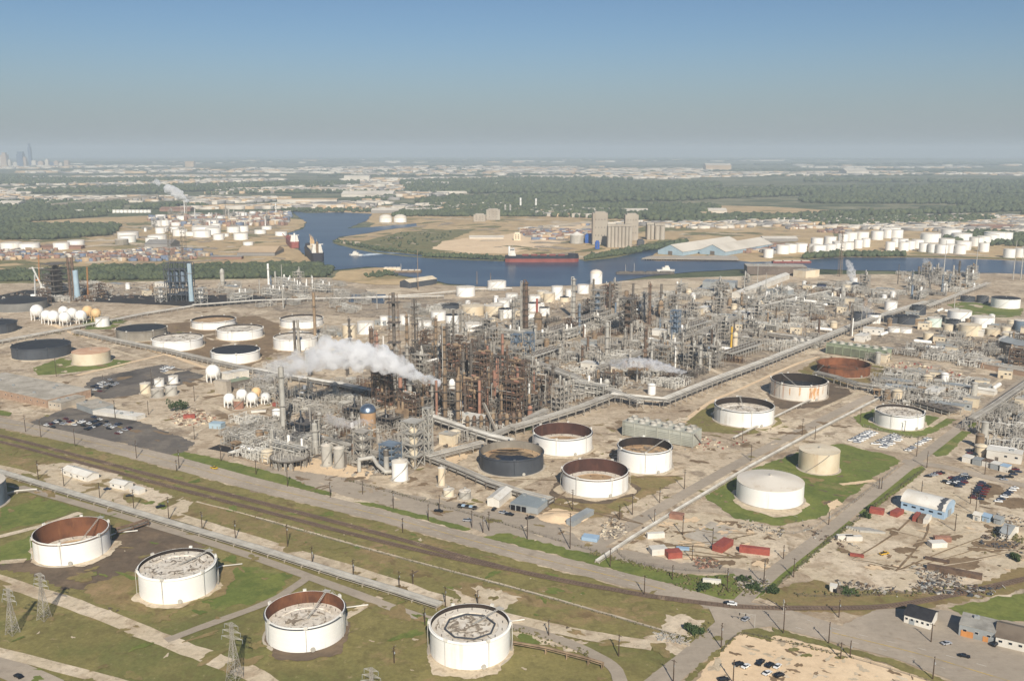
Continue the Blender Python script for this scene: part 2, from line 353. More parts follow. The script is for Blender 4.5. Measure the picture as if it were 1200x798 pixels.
# channel
RIV = [(338, 247), (360, 250), (400, 249), (436, 251), (430, 259), (407, 268), (440, 266), (488, 262), (489, 265), (450, 270), (420, 275), (397, 278), (392, 282), (398, 288), (440, 294), (500, 300), (560, 303), (620, 306), (682, 304), (716, 301), (745, 294), (800, 285), (808, 287), (770, 296), (752, 304), (770, 306), (866, 306), (880, 307.5), (940, 305), (985, 302), (1060, 302), (1140, 304), (1260, 308), (1260, 325), (1190, 321), (1100, 319), (1000, 317), (930, 315), (860, 316), (800, 320), (755, 325), (700, 333), (640, 336), (560, 336), (525, 333), (505, 328), (470, 323), (440, 321), (470, 317), (462, 314), (430, 313), (390, 317), (378, 312), (362, 302), (350, 293), (338, 280), (337, 274), (356, 268), (360, 261), (350, 254)]
flat('channel', ragged([P(*q) for q in RIV], 25, 3), WATER, 0.35)
sheet('far_channel', [(70, 243), (86, 239), (108, 240), (104, 243)], WATER, -2, 30, 3)
strip('river_bank', [(392, 284.5), (440, 296), (500, 302), (560, 305), (600, 306)], 16, BANK, 9, 2.5)
strip('river_bank', [(682, 305.5), (716, 302), (745, 295), (800, 286)], 22, BANK, 9, 2.5)
strip('river_bank', [(940, 303), (985, 300.5), (1060, 300.5), (1140, 302), (1260, 306)], 24, BANK, 9, 2.5)
sheet('wooded_ground', [(-60, 333), (120, 331), (300, 327), (385, 325), (392, 316), (372, 309), (200, 311), (60, 314), (-60, 318)], BANK, 1, 10, 3)
sheet('near_dock_land', [(398, 318), (440, 314), (470, 313), (464, 317), (445, 322), (500, 328), (520, 334), (440, 334), (390, 328)], DRYF, 8.5, 8, 2)
sheet('settling_pond', [(398, 354), (408, 345), (452, 345), (450, 356)], WATER, 4, 6, 0.6)
sheet('pond_bank', [(378, 356), (396, 340), (470, 338), (468, 358), (440, 360)], PALE, 2, 6, 1)
sheet('dark_yard', [(90, 353), (240, 360), (330, 352), (300, 346), (110, 346)], CLAYF, 3, 8, 1.5)
sheet('dark_yard', [(-30, 352), (30, 340), (90, 342), (100, 352), (40, 356)], CLAYF, 3, 8, 1.5)
# near fields
sheet('grass_field', [(-420, 480), (-100, 494), (0, 502), (90, 521), (300, 577), (450, 612), (600, 654), (700, 680), (780, 701), (838, 716), (846, 728), (757, 798), (700, 860), (-300, 860)], GRASS, 1, 4, 0.8)
sheet('dry_strip', [(-60, 520), (0, 525), (200, 580), (420, 634), (600, 693), (760, 728), (830, 728), (780, 745), (600, 705), (420, 655), (200, 596), (0, 540)], DRY, 2, 3, 2.0)
sheet('damp_soil', [(-20, 664), (50, 645), (120, 634), (175, 612), (245, 640), (166, 660), (150, 690), (70, 690), (40, 672)], MUD, 3, 3, 1.4)
sheet('damp_soil', [(98, 690), (145, 672), (240, 655), (290, 666), (272, 698), (200, 722), (140, 712)], DRY, 3, 3, 1.6)
sheet('lush_patch', [(240, 680), (285, 664), (346, 672), (320, 700), (262, 716), (232, 704)], GRASSG, 4, 3, 1.4)
sheet('damp_soil', [(306, 742), (330, 700), (365, 690), (418, 705), (412, 752), (372, 776), (318, 770)], DRY, 3, 3, 1.5)
sheet('lush_patch', [(400, 745), (450, 715), (500, 730), (505, 770), (440, 800), (380, 800)], GRASS, 4, 3, 1.4)
sheet('lush_patch', [(0, 596), (60, 585), (92, 598), (40, 614), (0, 622)], GRASSG, 4, 3, 1)
sheet('lush_patch', [(0, 640), (45, 625), (40, 655), (0, 660)], GRASSG, 4, 3, 1)
sheet('bare_ground', [(45, 545), (100, 541), (180, 573), (225, 590), (210, 602), (150, 597), (90, 580), (40, 562)], PALE, 4, 3, 1.2)
sheet('bare_ground', [(525, 690), (560, 686), (612, 700), (590, 715), (536, 716)], PALE, 4, 3, 1.5)
sheet('bare_ground', [(780, 720), (826, 727), (812, 745), (776, 738)], PALE, 5, 3, 1.5)
sheet('bare_ground', [(766, 744), (812, 756), (798, 768), (760, 752)], PALE, 5, 3, 1.5)
sheet('bare_ground', [(600, 740), (645, 742), (690, 752), (676, 765), (620, 752)], PALE, 4, 3, 1.5)
# tracks and small roads
strip('dirt_road', [(-60, 541), (0, 549), (90, 574), (209, 606), (300, 635), (420, 671), (530, 707), (600, 726), (690, 745), (765, 757)], 9.0, PALE, 8.4, 0.6)
strip('service_road', [(-60, 552), (0, 565), (100, 593), (200, 622), (300, 654), (400, 690), (509, 728), (600, 735), (660, 752), (700, 770), (722, 786), (730, 815)], 6.0, ASPH, 8.5, 0.15)
strip('service_road', [(362, 676), (330, 698), (300, 712), (240, 734), (195, 751)], 5, ASPH, 8.45, 0.2)
strip('service_road', [(446, 700), (404, 724)], 4.5, PALE, 8, 0.2)
strip('service_road', [(-80, 655), (0, 681), (104, 715), (195, 752), (265, 778), (300, 792), (330, 815)], 9.0, PALE, 8.4, 0.5)
strip('dirt_road', [(-80, 745), (0, 765), (132, 799), (180, 812)], 6.0, PALE, 8.4, 0.3)
strip('road', [(-80, 755), (0, 780), (60, 806)], 12.0, ASPH, 7, 0.1)
strip('dirt_road', [(-40, 640), (0, 629), (50, 616), (94, 601)], 5.0, PALE, 6, 0.3)
strip('dirt_road', [(0, 659), (30, 657)], 5.0, PALE, 6, 0.3)
strip('pale_path', [(230, 588), (300, 606), (450, 648), (600, 688), (700, 716), (798, 745)], 1.4, PALE, 6, 0.25)
# highway: verges, carriageway, markings
def road_poly(name, top, bot, m, lvl, jit=0.1):
    sheet(name, top+bot[::-1], m, lvl, 3, jit)
HT = [(-500, 425), (-200, 458), (0, 489), (100, 510), (200, 533), (300, 560), (450, 598), (600, 638.5), (700, 663), (780, 683), (850, 703), (930, 716), (990, 735), (1100, 760), (1200, 785), (1300, 810)]
HB = [(-500, 435), (-200, 470), (0, 501), (90, 521), (200, 549), (300, 576), (450, 612.5), (600, 654), (700, 679), (780, 700), (846, 717), (900, 733), (960, 748), (1050, 772), (1110, 795), (1180, 820)]
sheet('grass_verge', [(130, 515), (200, 533), (300, 560), (345, 571), (390, 582), (388, 577), (300, 548), (180, 520)], GRASSG, 3, 3, 0.6)
sheet('grass_verge', [(413, 588), (480, 605), (545, 622), (552, 620), (500, 604), (440, 590)], GRASSG, 3, 3, 0.6)
sheet('grass_verge', [(566, 629), (640, 648), (700, 663), (790, 685), (850, 702), (880, 705), (905, 690), (860, 672), (800, 674), (690, 648), (590, 625)], GRASSG, 3, 3, 0.8)
sheet('weed_patch', [(-60, 440), (0, 450), (50, 462), (40, 470), (-60, 455)], GRASSG, 3, 3, 0.6)
sheet('weed_patch', [(0, 480), (14, 484), (10, 488), (-40, 482)], GRASSG, 5, 3, 0.6)
road_poly('road', HT, HB, ASPH, 4)
sheet('side_road', [(846, 712), (885, 728), (872, 738), (838, 764), (799, 797), (760, 830), (700, 840), (757, 796), (800, 762), (838, 729)], ASPH, 5, 3, 0.1)
sheet('road_junction', [(826, 704), (880, 706), (930, 716), (905, 734), (872, 738), (838, 729)], ASPH, 6, 3, 0.1)
YEL = ground_mat('worn_yellow_marking', [((160, 146, 122), 0.2, 0.45, 0.6, 0.8, None)], (196, 168, 96))
WHT = ground_mat('worn_white_marking', [((160, 148, 130), 0.2, 0.45, 0.6, 0.7, None)], (208, 202, 190))
mid = [((a[0]+b[0])/2, (a[1]+b[1])/2) for a, b in zip(HT[1:], HB[1:])]
strip('road_marking', [q for q in mid if q[0] < 800], 0.5, YEL, 6.5, 0.0)
strip('road_marking', [q for q in mid if q[0] > 920], 0.5, YEL, 6.5, 0.0)
for fr in (0.24, 0.76):
    pts = [P(a[0]*(1-fr)+b[0]*fr, a[1]*(1-fr)+b[1]*fr) for a, b in zip(HT[1:-1], HB[1:-1])]
    pts = smooth_line(pts, 40)
    mb = MB()
    acc = 0.0; dash = MB()
    for i in range(0, len(pts)-1):
        acc += (pts[i+1]-pts[i]).length
        if acc % 12 < 4:
            a, b_ = pts[i], pts[i+1]; d = (b_-a).normalized(); nn = Vector((-d.y, d.x))*0.14
            dash.add([(*(a+nn), 0.37), (*(a-nn), 0.37), (*(b_-nn), 0.37), (*(b_+nn), 0.37)], [(0, 1, 2, 3)])
    dash.build('road_marking', WHT, kind='structure')
# yards
sheet('refinery_road', [(560, 621), (575, 628), (700, 658), (800, 672), (858, 672), (880, 690), (895, 690), (905, 672), (800, 655), (705, 640), (690, 640), (650, 610), (600, 600), (480, 580), (400, 558), (320, 545), (300, 556), (400, 580), (470, 597)], ASPH, 2, 3, 0.6)
strip('refinery_road', [(690, 646), (740, 615), (800, 580), (880, 535), (960, 494), (1040, 455), (1100, 428)], 9.0, ASPH, 3, 0.2)
strip('crossing_road', [(868, 706), (905, 672), (960, 630), (1010, 590), (1058, 552), (1100, 520), (1150, 482), (1200, 446), (1260, 410)], 8.0, ASPH, 4, 0.2)
strip('crossing_road', [(1058, 540), (1110, 548), (1160, 560), (1260, 582)], 9.0, ASPH, 3.5, 0.3)
strip('yard_road', [(1000, 460), (1080, 470), (1140, 482)], 7.0, PALE, 3, 0.4)
sheet('tank_lawn', [(822, 580), (858, 560), (890, 546), (940, 528), (985, 520), (1040, 533), (1054, 541), (1030, 556), (985, 590), (958, 608), (915, 616), (860, 607)], GRASSG, 2, 3, 0.8)
strip('dirt_road', [(985, 568), (1003, 566), (1025, 563)], 4.0, SAND, 5, 0.4)
sheet('bare_ground', [(970, 590), (982, 585), (985, 592), (972, 600)], SAND, 5, 2, 0.6)
sheet('tank_lawn', [(1000, 488), (1030, 478), (1080, 486), (1122, 492), (1092, 508), (1072, 514), (1010, 500)], GRASSG, 2, 3, 0.8)
sheet('car_lot', [(975, 510), (1000, 500), (1092, 516), (1060, 534), (990, 520)], PALE, 3, 3, 0.6)
sheet('grass_verge', [(1088, 530), (1102, 520), (1150, 488), (1142, 500), (1110, 533), (1098, 535)], GRASSG, 2, 3, 0.5)
sheet('grass_verge', [(1000, 598), (1060, 552), (1080, 545), (1085, 550), (1030, 592), (1012, 604)], GRASSG, 2, 3, 0.5)
sheet('grass_verge', [(895, 688), (930, 650), (985, 606), (1000, 612), (960, 645), (905, 690)], GRASSG, 2, 3, 0.5)
sheet('dry_verge', [(890, 700), (905, 690), (960, 680), (1010, 690), (1100, 697), (1200, 665), (1260, 650), (1260, 690), (1200, 690), (1110, 708), (1036, 722), (930, 716)], DRY, 1.5, 3, 1)
sheet('lawn', [(1110, 712), (1200, 695), (1290, 680), (1320, 720), (1200, 728), (1130, 722)], GRASSG, 3, 3, 0.8)
sheet('storage_yard', [(930, 668), (975, 625), (1010, 608), (1040, 595), (1075, 555), (1180, 575), (1280, 600), (1280, 650), (1200, 668), (1110, 692), (1020, 690), (960, 680)], PALE, 1.2, 3, 1)
sheet('storage_yard', [(720, 640), (790, 600), (830, 600), (920, 622), (925, 640), (890, 668), (800, 660)], PALE, 2, 3, 1)
sheet('concrete_pad', [(801, 628), (833, 611), (862, 620), (838, 641)], CONC, 5, 3, 0.2)
sheet('apron', [(985, 735), (1030, 712), (1110, 715), (1200, 730), (1290, 760), (1290, 805), (1200, 785), (1100, 760)], ASPH, 2, 3, 0.5)
sheet('sand_lot', [(802, 830), (835, 765), (866, 741), (895, 740), (960, 756), (1050, 782), (1110, 804), (1140, 830)], SAND, 2, 3, 0.6)
sheet('grass_verge', [(838, 764), (872, 738), (880, 733), (912, 741), (905, 752), (868, 742), (845, 764), (806, 804), (796, 804)], GRASS, 5, 2, 0.7)
sheet('grass_verge', [(905, 735), (960, 750), (1050, 774), (1112, 798), (1104, 802), (1040, 778), (960, 756), (910, 745)], GRASS, 5, 2, 0.5)
for q in ((930, 761), (945, 768), (984, 771), (842, 748)):
    sheet('weed_patch', [(q[0]+math.cos(t)*rnd.uniform(5, 9), q[1]+math.sin(t)*rnd.uniform(1.5, 3)) for t in [k*math.pi/4 for k in range(8)]], GRASS, 6, 1.5, 0.5)
for q, a, b_ in (((1130, 660), 26, 8), ((1060, 645), 18, 4), ((1160, 640), 30, 9), ((1085, 690), 20, 4), ((1190, 590), 22, 7), ((1110, 630), 20, 4), ((1040, 665), 14, 3), ((850, 660), 16, 4), ((1160, 575), 20, 9)):
    sheet('stained_ground', [(q[0]+math.cos(t)*a*rnd.uniform(0.6, 1.1), q[1]+math.sin(t)*b_*rnd.uniform(0.6, 1.1)) for t in [k*math.pi/5 for k in range(10)]], STAIN, 5, 2, 1.0)
# tank farm ground
sheet('tank_basin', [(640, 590), (690, 565), (760, 556), (800, 560), (760, 580), (700, 606), (655, 606)], DRY, 2, 3, 1.0)
sheet('tank_basin', [(800, 490), (840, 470), (900, 480), (925, 500), (870, 510), (825, 506)], GRASS, 2, 3, 1.0)
sheet('tank_basin', [(898, 462), (920, 440), (975, 440), (1000, 462), (960, 478), (915, 480)], MUD, 2, 3, 1.0)
sheet('tank_basin', [(935, 435), (960, 420), (1020, 425), (1052, 432), (1035, 446), (990, 452)], DRY, 2.5, 3, 1.0)
strip('dirt_road', [(800, 495), (835, 470), (870, 455), (930, 428), (960, 418)], 4, SAND, 3, 0.4)
strip('dirt_road', [(900, 505), (960, 480), (1010, 458), (1052, 437), (1040, 430), (1000, 425)], 4, PALE, 3, 0.4)
strip('dirt_road', [(60, 380), (92, 393), (140, 402), (190, 414), (250, 434), (300, 446)], 6, SAND, 3, 0.6)
strip('dirt_road', [(90, 440), (140, 428), (190, 416)], 6, SAND, 3, 0.6)
sheet('tank_lawn', [(38, 432), (70, 420), (100, 418), (160, 424), (130, 432), (80, 438), (45, 440)], GRASSG, 2, 3, 0.8)
sheet('tank_lawn', [(95, 378), (110, 372), (150, 376), (130, 386), (100, 386)], GRASSG, 2, 4, 0.8)
sheet('tank_basin', [(115, 398), (150, 384), (210, 378), (300, 370), (330, 380), (330, 410), (290, 432), (220, 420), (160, 408)], STAIN, 1, 4, 1.5)
sheet('tank_lawn', [(1110, 357), (1135, 352), (1200, 362), (1196, 372), (1140, 372)], GRASSG, 3, 4, 0.8)
sheet('asphalt_lot', [(95, 458), (108, 443), (190, 427), (240, 440), (225, 448), (165, 462), (120, 468)], LOT, 3, 3, 0.8)
sheet('asphalt_lot', [(35, 495), (80, 478), (110, 480), (165, 495), (228, 518), (220, 528), (200, 533), (150, 520), (60, 505)], LOT, 3, 3, 0.8)
sheet('cleared_pad', [(258, 508), (285, 504), (300, 515), (290, 522), (262, 518)], SAND, 3, 2, 0.6)
sheet('cleared_pad', [(276, 535), (330, 520), (360, 535), (440, 552), (430, 562), (330, 550)], SAND, 3, 2, 0.8)
sheet('cleared_pad', [(508, 530), (540, 520), (560, 528), (530, 545)], SAND, 3, 2, 0.8)
sheet('dark_liner', [(243, 526), (262, 519), (288, 524), (270, 531)], CLAYF, 4, 2, 0.2)
sheet('sand_pile_ground', [(628, 606), (650, 596), (692, 602), (665, 616), (640, 612)], SAND, 4, 2, 0.6)
sheet('cleared_pad', [(735, 335), (800, 328), (880, 336), (830, 355), (760, 358)], PALE, 3, 5, 1.5)
sheet('shade_toned_paving', [(316, 540), (300, 505), (330, 470), (420, 440), (450, 415), (520, 392), (600, 372), (660, 360), (700, 345), (800, 352), (900, 350), (1000, 335), (1070, 346), (1010, 372), (950, 400), (880, 428), (800, 464), (716, 474), (640, 496), (575, 522), (505, 540), (480, 556), (400, 560)], PAVE_SHADE, 1.5, 6, 3)
sheet('shade_toned_paving', [(230, 356), (250, 338), (400, 332), (470, 352), (540, 350), (640, 345), (600, 366), (500, 380), (440, 372), (340, 366)], PAVE_SHADE, 1.5, 6, 3)
sheet('shade_toned_paving', [(1000, 452), (1060, 434), (1160, 446), (1195, 400), (1260, 400), (1260, 470), (1150, 480), (1080, 486), (1040, 476)], PAVE_SHADE, 1.5, 6, 3)
sheet('shade_toned_paving', [(1000, 392), (1060, 372), (1210, 380), (1210, 402), (1120, 420), (1050, 420)], PAVE_SHADE, 1.5, 6, 3)
sheet('shade_toned_paving', [(-40, 356), (60, 332), (170, 336), (160, 352), (60, 362)], PAVE_SHADE, 1.5, 6, 3)
for q in ([(470, 545), (560, 500), (640, 470), (760, 425), (880, 380), (960, 350)], [(400, 500), (480, 470), (580, 430), (690, 390), (780, 355)], [(620, 500), (560, 470), (500, 445), (440, 425)], [(740, 470), (680, 445), (620, 425), (540, 400)], [(850, 440), (790, 415), (730, 395), (660, 372)], [(940, 400), (880, 382), (820, 366), (760, 350)], [(560, 600), (620, 565), (680, 545), (740, 520), (800, 490)], [(100, 400), (200, 430), (330, 470), (340, 500)], [(240, 470), (300, 500), (320, 520)], [(1000, 440), (1080, 450), (1200, 470)], [(1090, 500), (1180, 440), (1230, 400)], [(200, 530), (240, 500), (300, 480), (400, 455)], [(1000, 420), (1100, 432), (1130, 440)], [(330, 420), (420, 400), (520, 380), (640, 360)], [(0, 440), (60, 440), (140, 432), (240, 440), (300, 455)]):
    strip('unit_road', q, rnd.uniform(4, 6), PALE, 2.5, 0.5)
def blotches(name, px, n, m, r0, r1, lvl, squash=0.5):
    pts = [P(*q) for q in px]; x0, x1 = min(q.x for q in pts), max(q.x for q in pts); y0, y1 = min(q.y for q in pts), max(q.y for q in pts)
    mb = MB(); k = 0; zb = level(lvl)
    while k < n:
        p = Vector((rnd.uniform(x0, x1), rnd.uniform(y0, y1))); c = False
        for i in range(len(pts)):
            a, b_ = pts[i], pts[i-1]
            if (a.y > p.y) != (b_.y > p.y) and p.x < (b_.x-a.x)*(p.y-a.y)/(b_.y-a.y)+a.x: c = not c
        if not c: continue
        k += 1; r = r0*(r1/r0)**rnd.random(); an = rnd.choice((ANG_A, ANG_A, ANG_B, rnd.uniform(0, 3))); ca, sa = math.cos(an), math.sin(an); sq = rnd.uniform(0.25, 0.8)
        nn = 22; ph = [rnd.uniform(0, 6.28) for _ in range(4)]; q = []
        for i in range(nn):
            t = 6.2832*i/nn; rr = r*(1+0.28*math.sin(2*t+ph[0])+0.22*math.sin(3*t+ph[1])+0.16*math.sin(5*t+ph[2])+rnd.uniform(-0.16, 0.16))
            x, y = rr*math.cos(t), rr*math.sin(t)*sq; q.append((p.x+x*ca-y*sa, p.y+x*sa+y*ca, zb+k*0.00012))
        c0 = (p.x, p.y, q[0][2]); mb.add(q+[c0], [(i, (i+1) % nn, nn) for i in range(nn)])
    return mb.build(name, m, kind='structure')
NS_ = NSHEET[0]
def soil_ring(cx, cy, w, m, lvl, k=1.3):
    c = P(cx, cy); r = w/2/scl(c)*k
    q = []
    ph = [rnd.uniform(0, 6.28) for _ in range(3)]
    for i in range(80):
        t = 6.2832*i/80; rr = r*(1+0.08*math.sin(2*t+ph[0])+0.06*math.sin(5*t+ph[1])+0.04*math.sin(9*t+ph[2])+rnd.uniform(-0.03, 0.03))
        q.append(c+Vector((rr*math.cos(t), rr*math.sin(t))))
    flat('tank_soil', q, m, level(lvl))
for cx, cy, w, m_, k_ in ((87, 645, 82, PALE, 1.16), (211, 688, 86, DRY, 1.35), (211, 690, 86, PALE, 1.1), (361, 746, 92, MUD, 1.13), (551, 766, 93, PALE, 1.12), (599, 548, 75, PALE, 1.25), (659, 525, 69, PALE, 1.2), (697, 572, 77, MUD, 1.3), (697, 572, 77, PALE, 1.12), (755, 545, 63, PALE, 1.15), (871, 491, 68, PALE, 1.12), (1053, 496, 54, PALE, 1.12), (901, 587, 76, PALE, 1.16), (958, 547, 46, PALE, 1.1), (50, 415, 63, PALE, 1.1), (108, 421, 42, PALE, 1.1)):
    soil_ring(cx, cy, w, m_, 8.6 if cy > 600 else 4.6, k_)
FG_ = [(-60, 520), (0, 525), (300, 610), (600, 700), (780, 735), (820, 745), (730, 800), (-100, 800)]
for m_, n_, r0, r1, lv in ((DRY, 120, 1.5, 9, 8.0), (GRASSG, 30, 1.5, 7, 8.05), (PALE, 30, 0.5, 2.5, 8.1), (MUD, 10, 0.6, 2.5, 8.15)):
    blotches('field_patches', FG_, n_, m_, r0, r1, lv)
VG_ = [(-60, 485), (0, 500), (300, 578), (600, 656), (830, 708), (830, 730), (600, 700), (300, 610), (0, 530)]
blotches('verge_patches', VG_, 120, DRY, 1, 6, 3.6); blotches('verge_patches', VG_, 30, PALE, 0.5, 2, 3.65); blotches('verge_patches', VG_, 60, GRASSG, 1, 5, 3.7)
YD_ = [(720, 645), (790, 603), (925, 620), (890, 668)]; SY_ = [(935, 668), (1010, 610), (1075, 558), (1260, 600), (1260, 650), (1110, 690), (1020, 690)]
for a_ in (YD_, SY_):
    blotches('yard_stains', a_, 34, STAIN, 0.6, 5, 6.0); blotches('yard_stains', a_, 26, SAND, 0.8, 5, 6.05); blotches('yard_stains', a_, 10, MUD, 0.4, 2.0, 6.1); blotches('weed_tufts', a_, 24, DRY, 0.5, 2.5, 6.15)
RF_ = [(310, 556), (450, 560), (640, 500), (800, 470), (1000, 500), (880, 560), (800, 655), (600, 630)]
blotches('yard_stains', RF_, 110, STAIN, 0.8, 7, 3.3); blotches('yard_stains', RF_, 70, PALE, 0.8, 6, 3.35); blotches('weed_tufts', RF_, 80, DRY, 0.8, 5, 3.4); blotches('yard_stains', RF_, 40, MUD, 0.8, 4, 3.45)
LF_ = [(-60, 470), (-60, 380), (100, 365), (340, 365), (420, 420), (320, 500), (240, 530), (150, 510)]
blotches('yard_stains', LF_, 110, STAIN, 1.5, 12, 2.7); blotches('yard_stains', LF_, 90, PALE, 1.5, 10, 2.75); blotches('weed_tufts', LF_, 60, DRY, 1.5, 8, 2.8); blotches('yard_stains', LF_, 60, PAVE_SHADE, 1.5, 9, 2.85)
MD_ = [(420, 400), (540, 350), (720, 340), (1060, 326), (1260, 325), (1260, 480), (1000, 470), (960, 420), (1000, 380), (760, 360)]
blotches('yard_stains', MD_, 200, PAVE_SHADE, 2, 14, 2.7); blotches('yard_stains', MD_, 150, PALE, 2, 12, 2.75); blotches('yard_stains', MD_, 90, STAIN, 2, 10, 2.8)
SL_ = [(820, 800), (866, 743), (895, 742), (1100, 800)]
blotches('yard_stains', SL_, 40, PALE, 0.6, 4, 3.0); blotches('yard_stains', SL_, 34, STAIN, 0.5, 2.5, 3.05)
LN_ = [(822, 580), (890, 546), (985, 522), (1050, 540), (985, 590), (915, 616)]
blotches('lawn_patches', LN_, 50, DRY, 0.8, 5, 3.0); blotches('lawn_patches', LN_, 16, MUD, 0.6, 3, 3.05)
FB_ = [(-60, 316), (340, 316), (350, 260), (-60, 262)]; FC_ = [(400, 288), (700, 305), (900, 306), (1260, 306), (1240, 264), (700, 242), (440, 262)]
for a_ in (FB_, FC_):
    blotches('far_yard_patches', a_, 160, PAVE_SHADE, 6, 50, 0.6); blotches('far_yard_patches', a_, 120, BANK, 6, 60, 0.7); blotches('far_yard_patches', a_, 90, PALE, 6, 45, 0.8)
# wheel tracks
for i in range(26):
    reg = (SY_, SY_, YD_, RF_)[i % 4]; a_ = rnd.choice(reg); b_ = rnd.choice(reg); cx_ = sum(q[0] for q in reg)/len(reg); cy_ = sum(q[1] for q in reg)/len(reg)
    p0 = (a_[0]*0.6+cx_*0.4, a_[1]*0.6+cy_*0.4); p1 = (b_[0]*0.6+cx_*0.4, b_[1]*0.6+cy_*0.4)
    if abs(p0[0]-p1[0]) < 30: continue
    md = ((p0[0]+p1[0])/2+rnd.uniform(-20, 20), (p0[1]+p1[1])/2+rnd.uniform(-8, 8))
    strip('wheel_track', [p0, md, p1], rnd.uniform(0.5, 1.2), PALE if i % 4 == 0 else STAIN, 6.4, 0.2)
# railway
def track(px, w=4.6):
    pts = smooth_line([P(*q) for q in px], 10)
    strip('rail_bed', px, w, BALL, 7.5, 0.25)
    L, R = offset_line(pts, 0.72), offset_line(pts, -0.72)
    for q in (L, R):
        mb = MB(); mb.path([(p.x, p.y, 0.66) for p in q], 0.10, 4); mb.build('rail_track', RAILM, kind='structure')
    tie = MB(); acc = 0.0
    for a, b_ in zip(pts, pts[1:]):
        d = (b_-a); Ls = d.length; r = math.atan2(d.y, d.x); k = int(Ls/1.5)
        for j in range(k): 
            c = a+d*(j/k); tie.box((c.x, c.y, 0.46), (0.26, 2.5, 0.18), r)
    tie.build('rail_sleepers', TIE, kind='structure')
track([(-160, 480), (-60, 499), (0, 511), (113, 540), (200, 563), (300, 588), (450, 627), (600, 668), (740, 695), (800, 704), (870, 711.5), (950, 713), (1036, 711), (1109, 699), (1200, 679), (1300, 652)])
track([(-160, 485), (-60, 506), (0, 518), (113, 547.5), (200, 571), (300, 597), (420, 628), (520, 652), (600, 668)], 4.2)
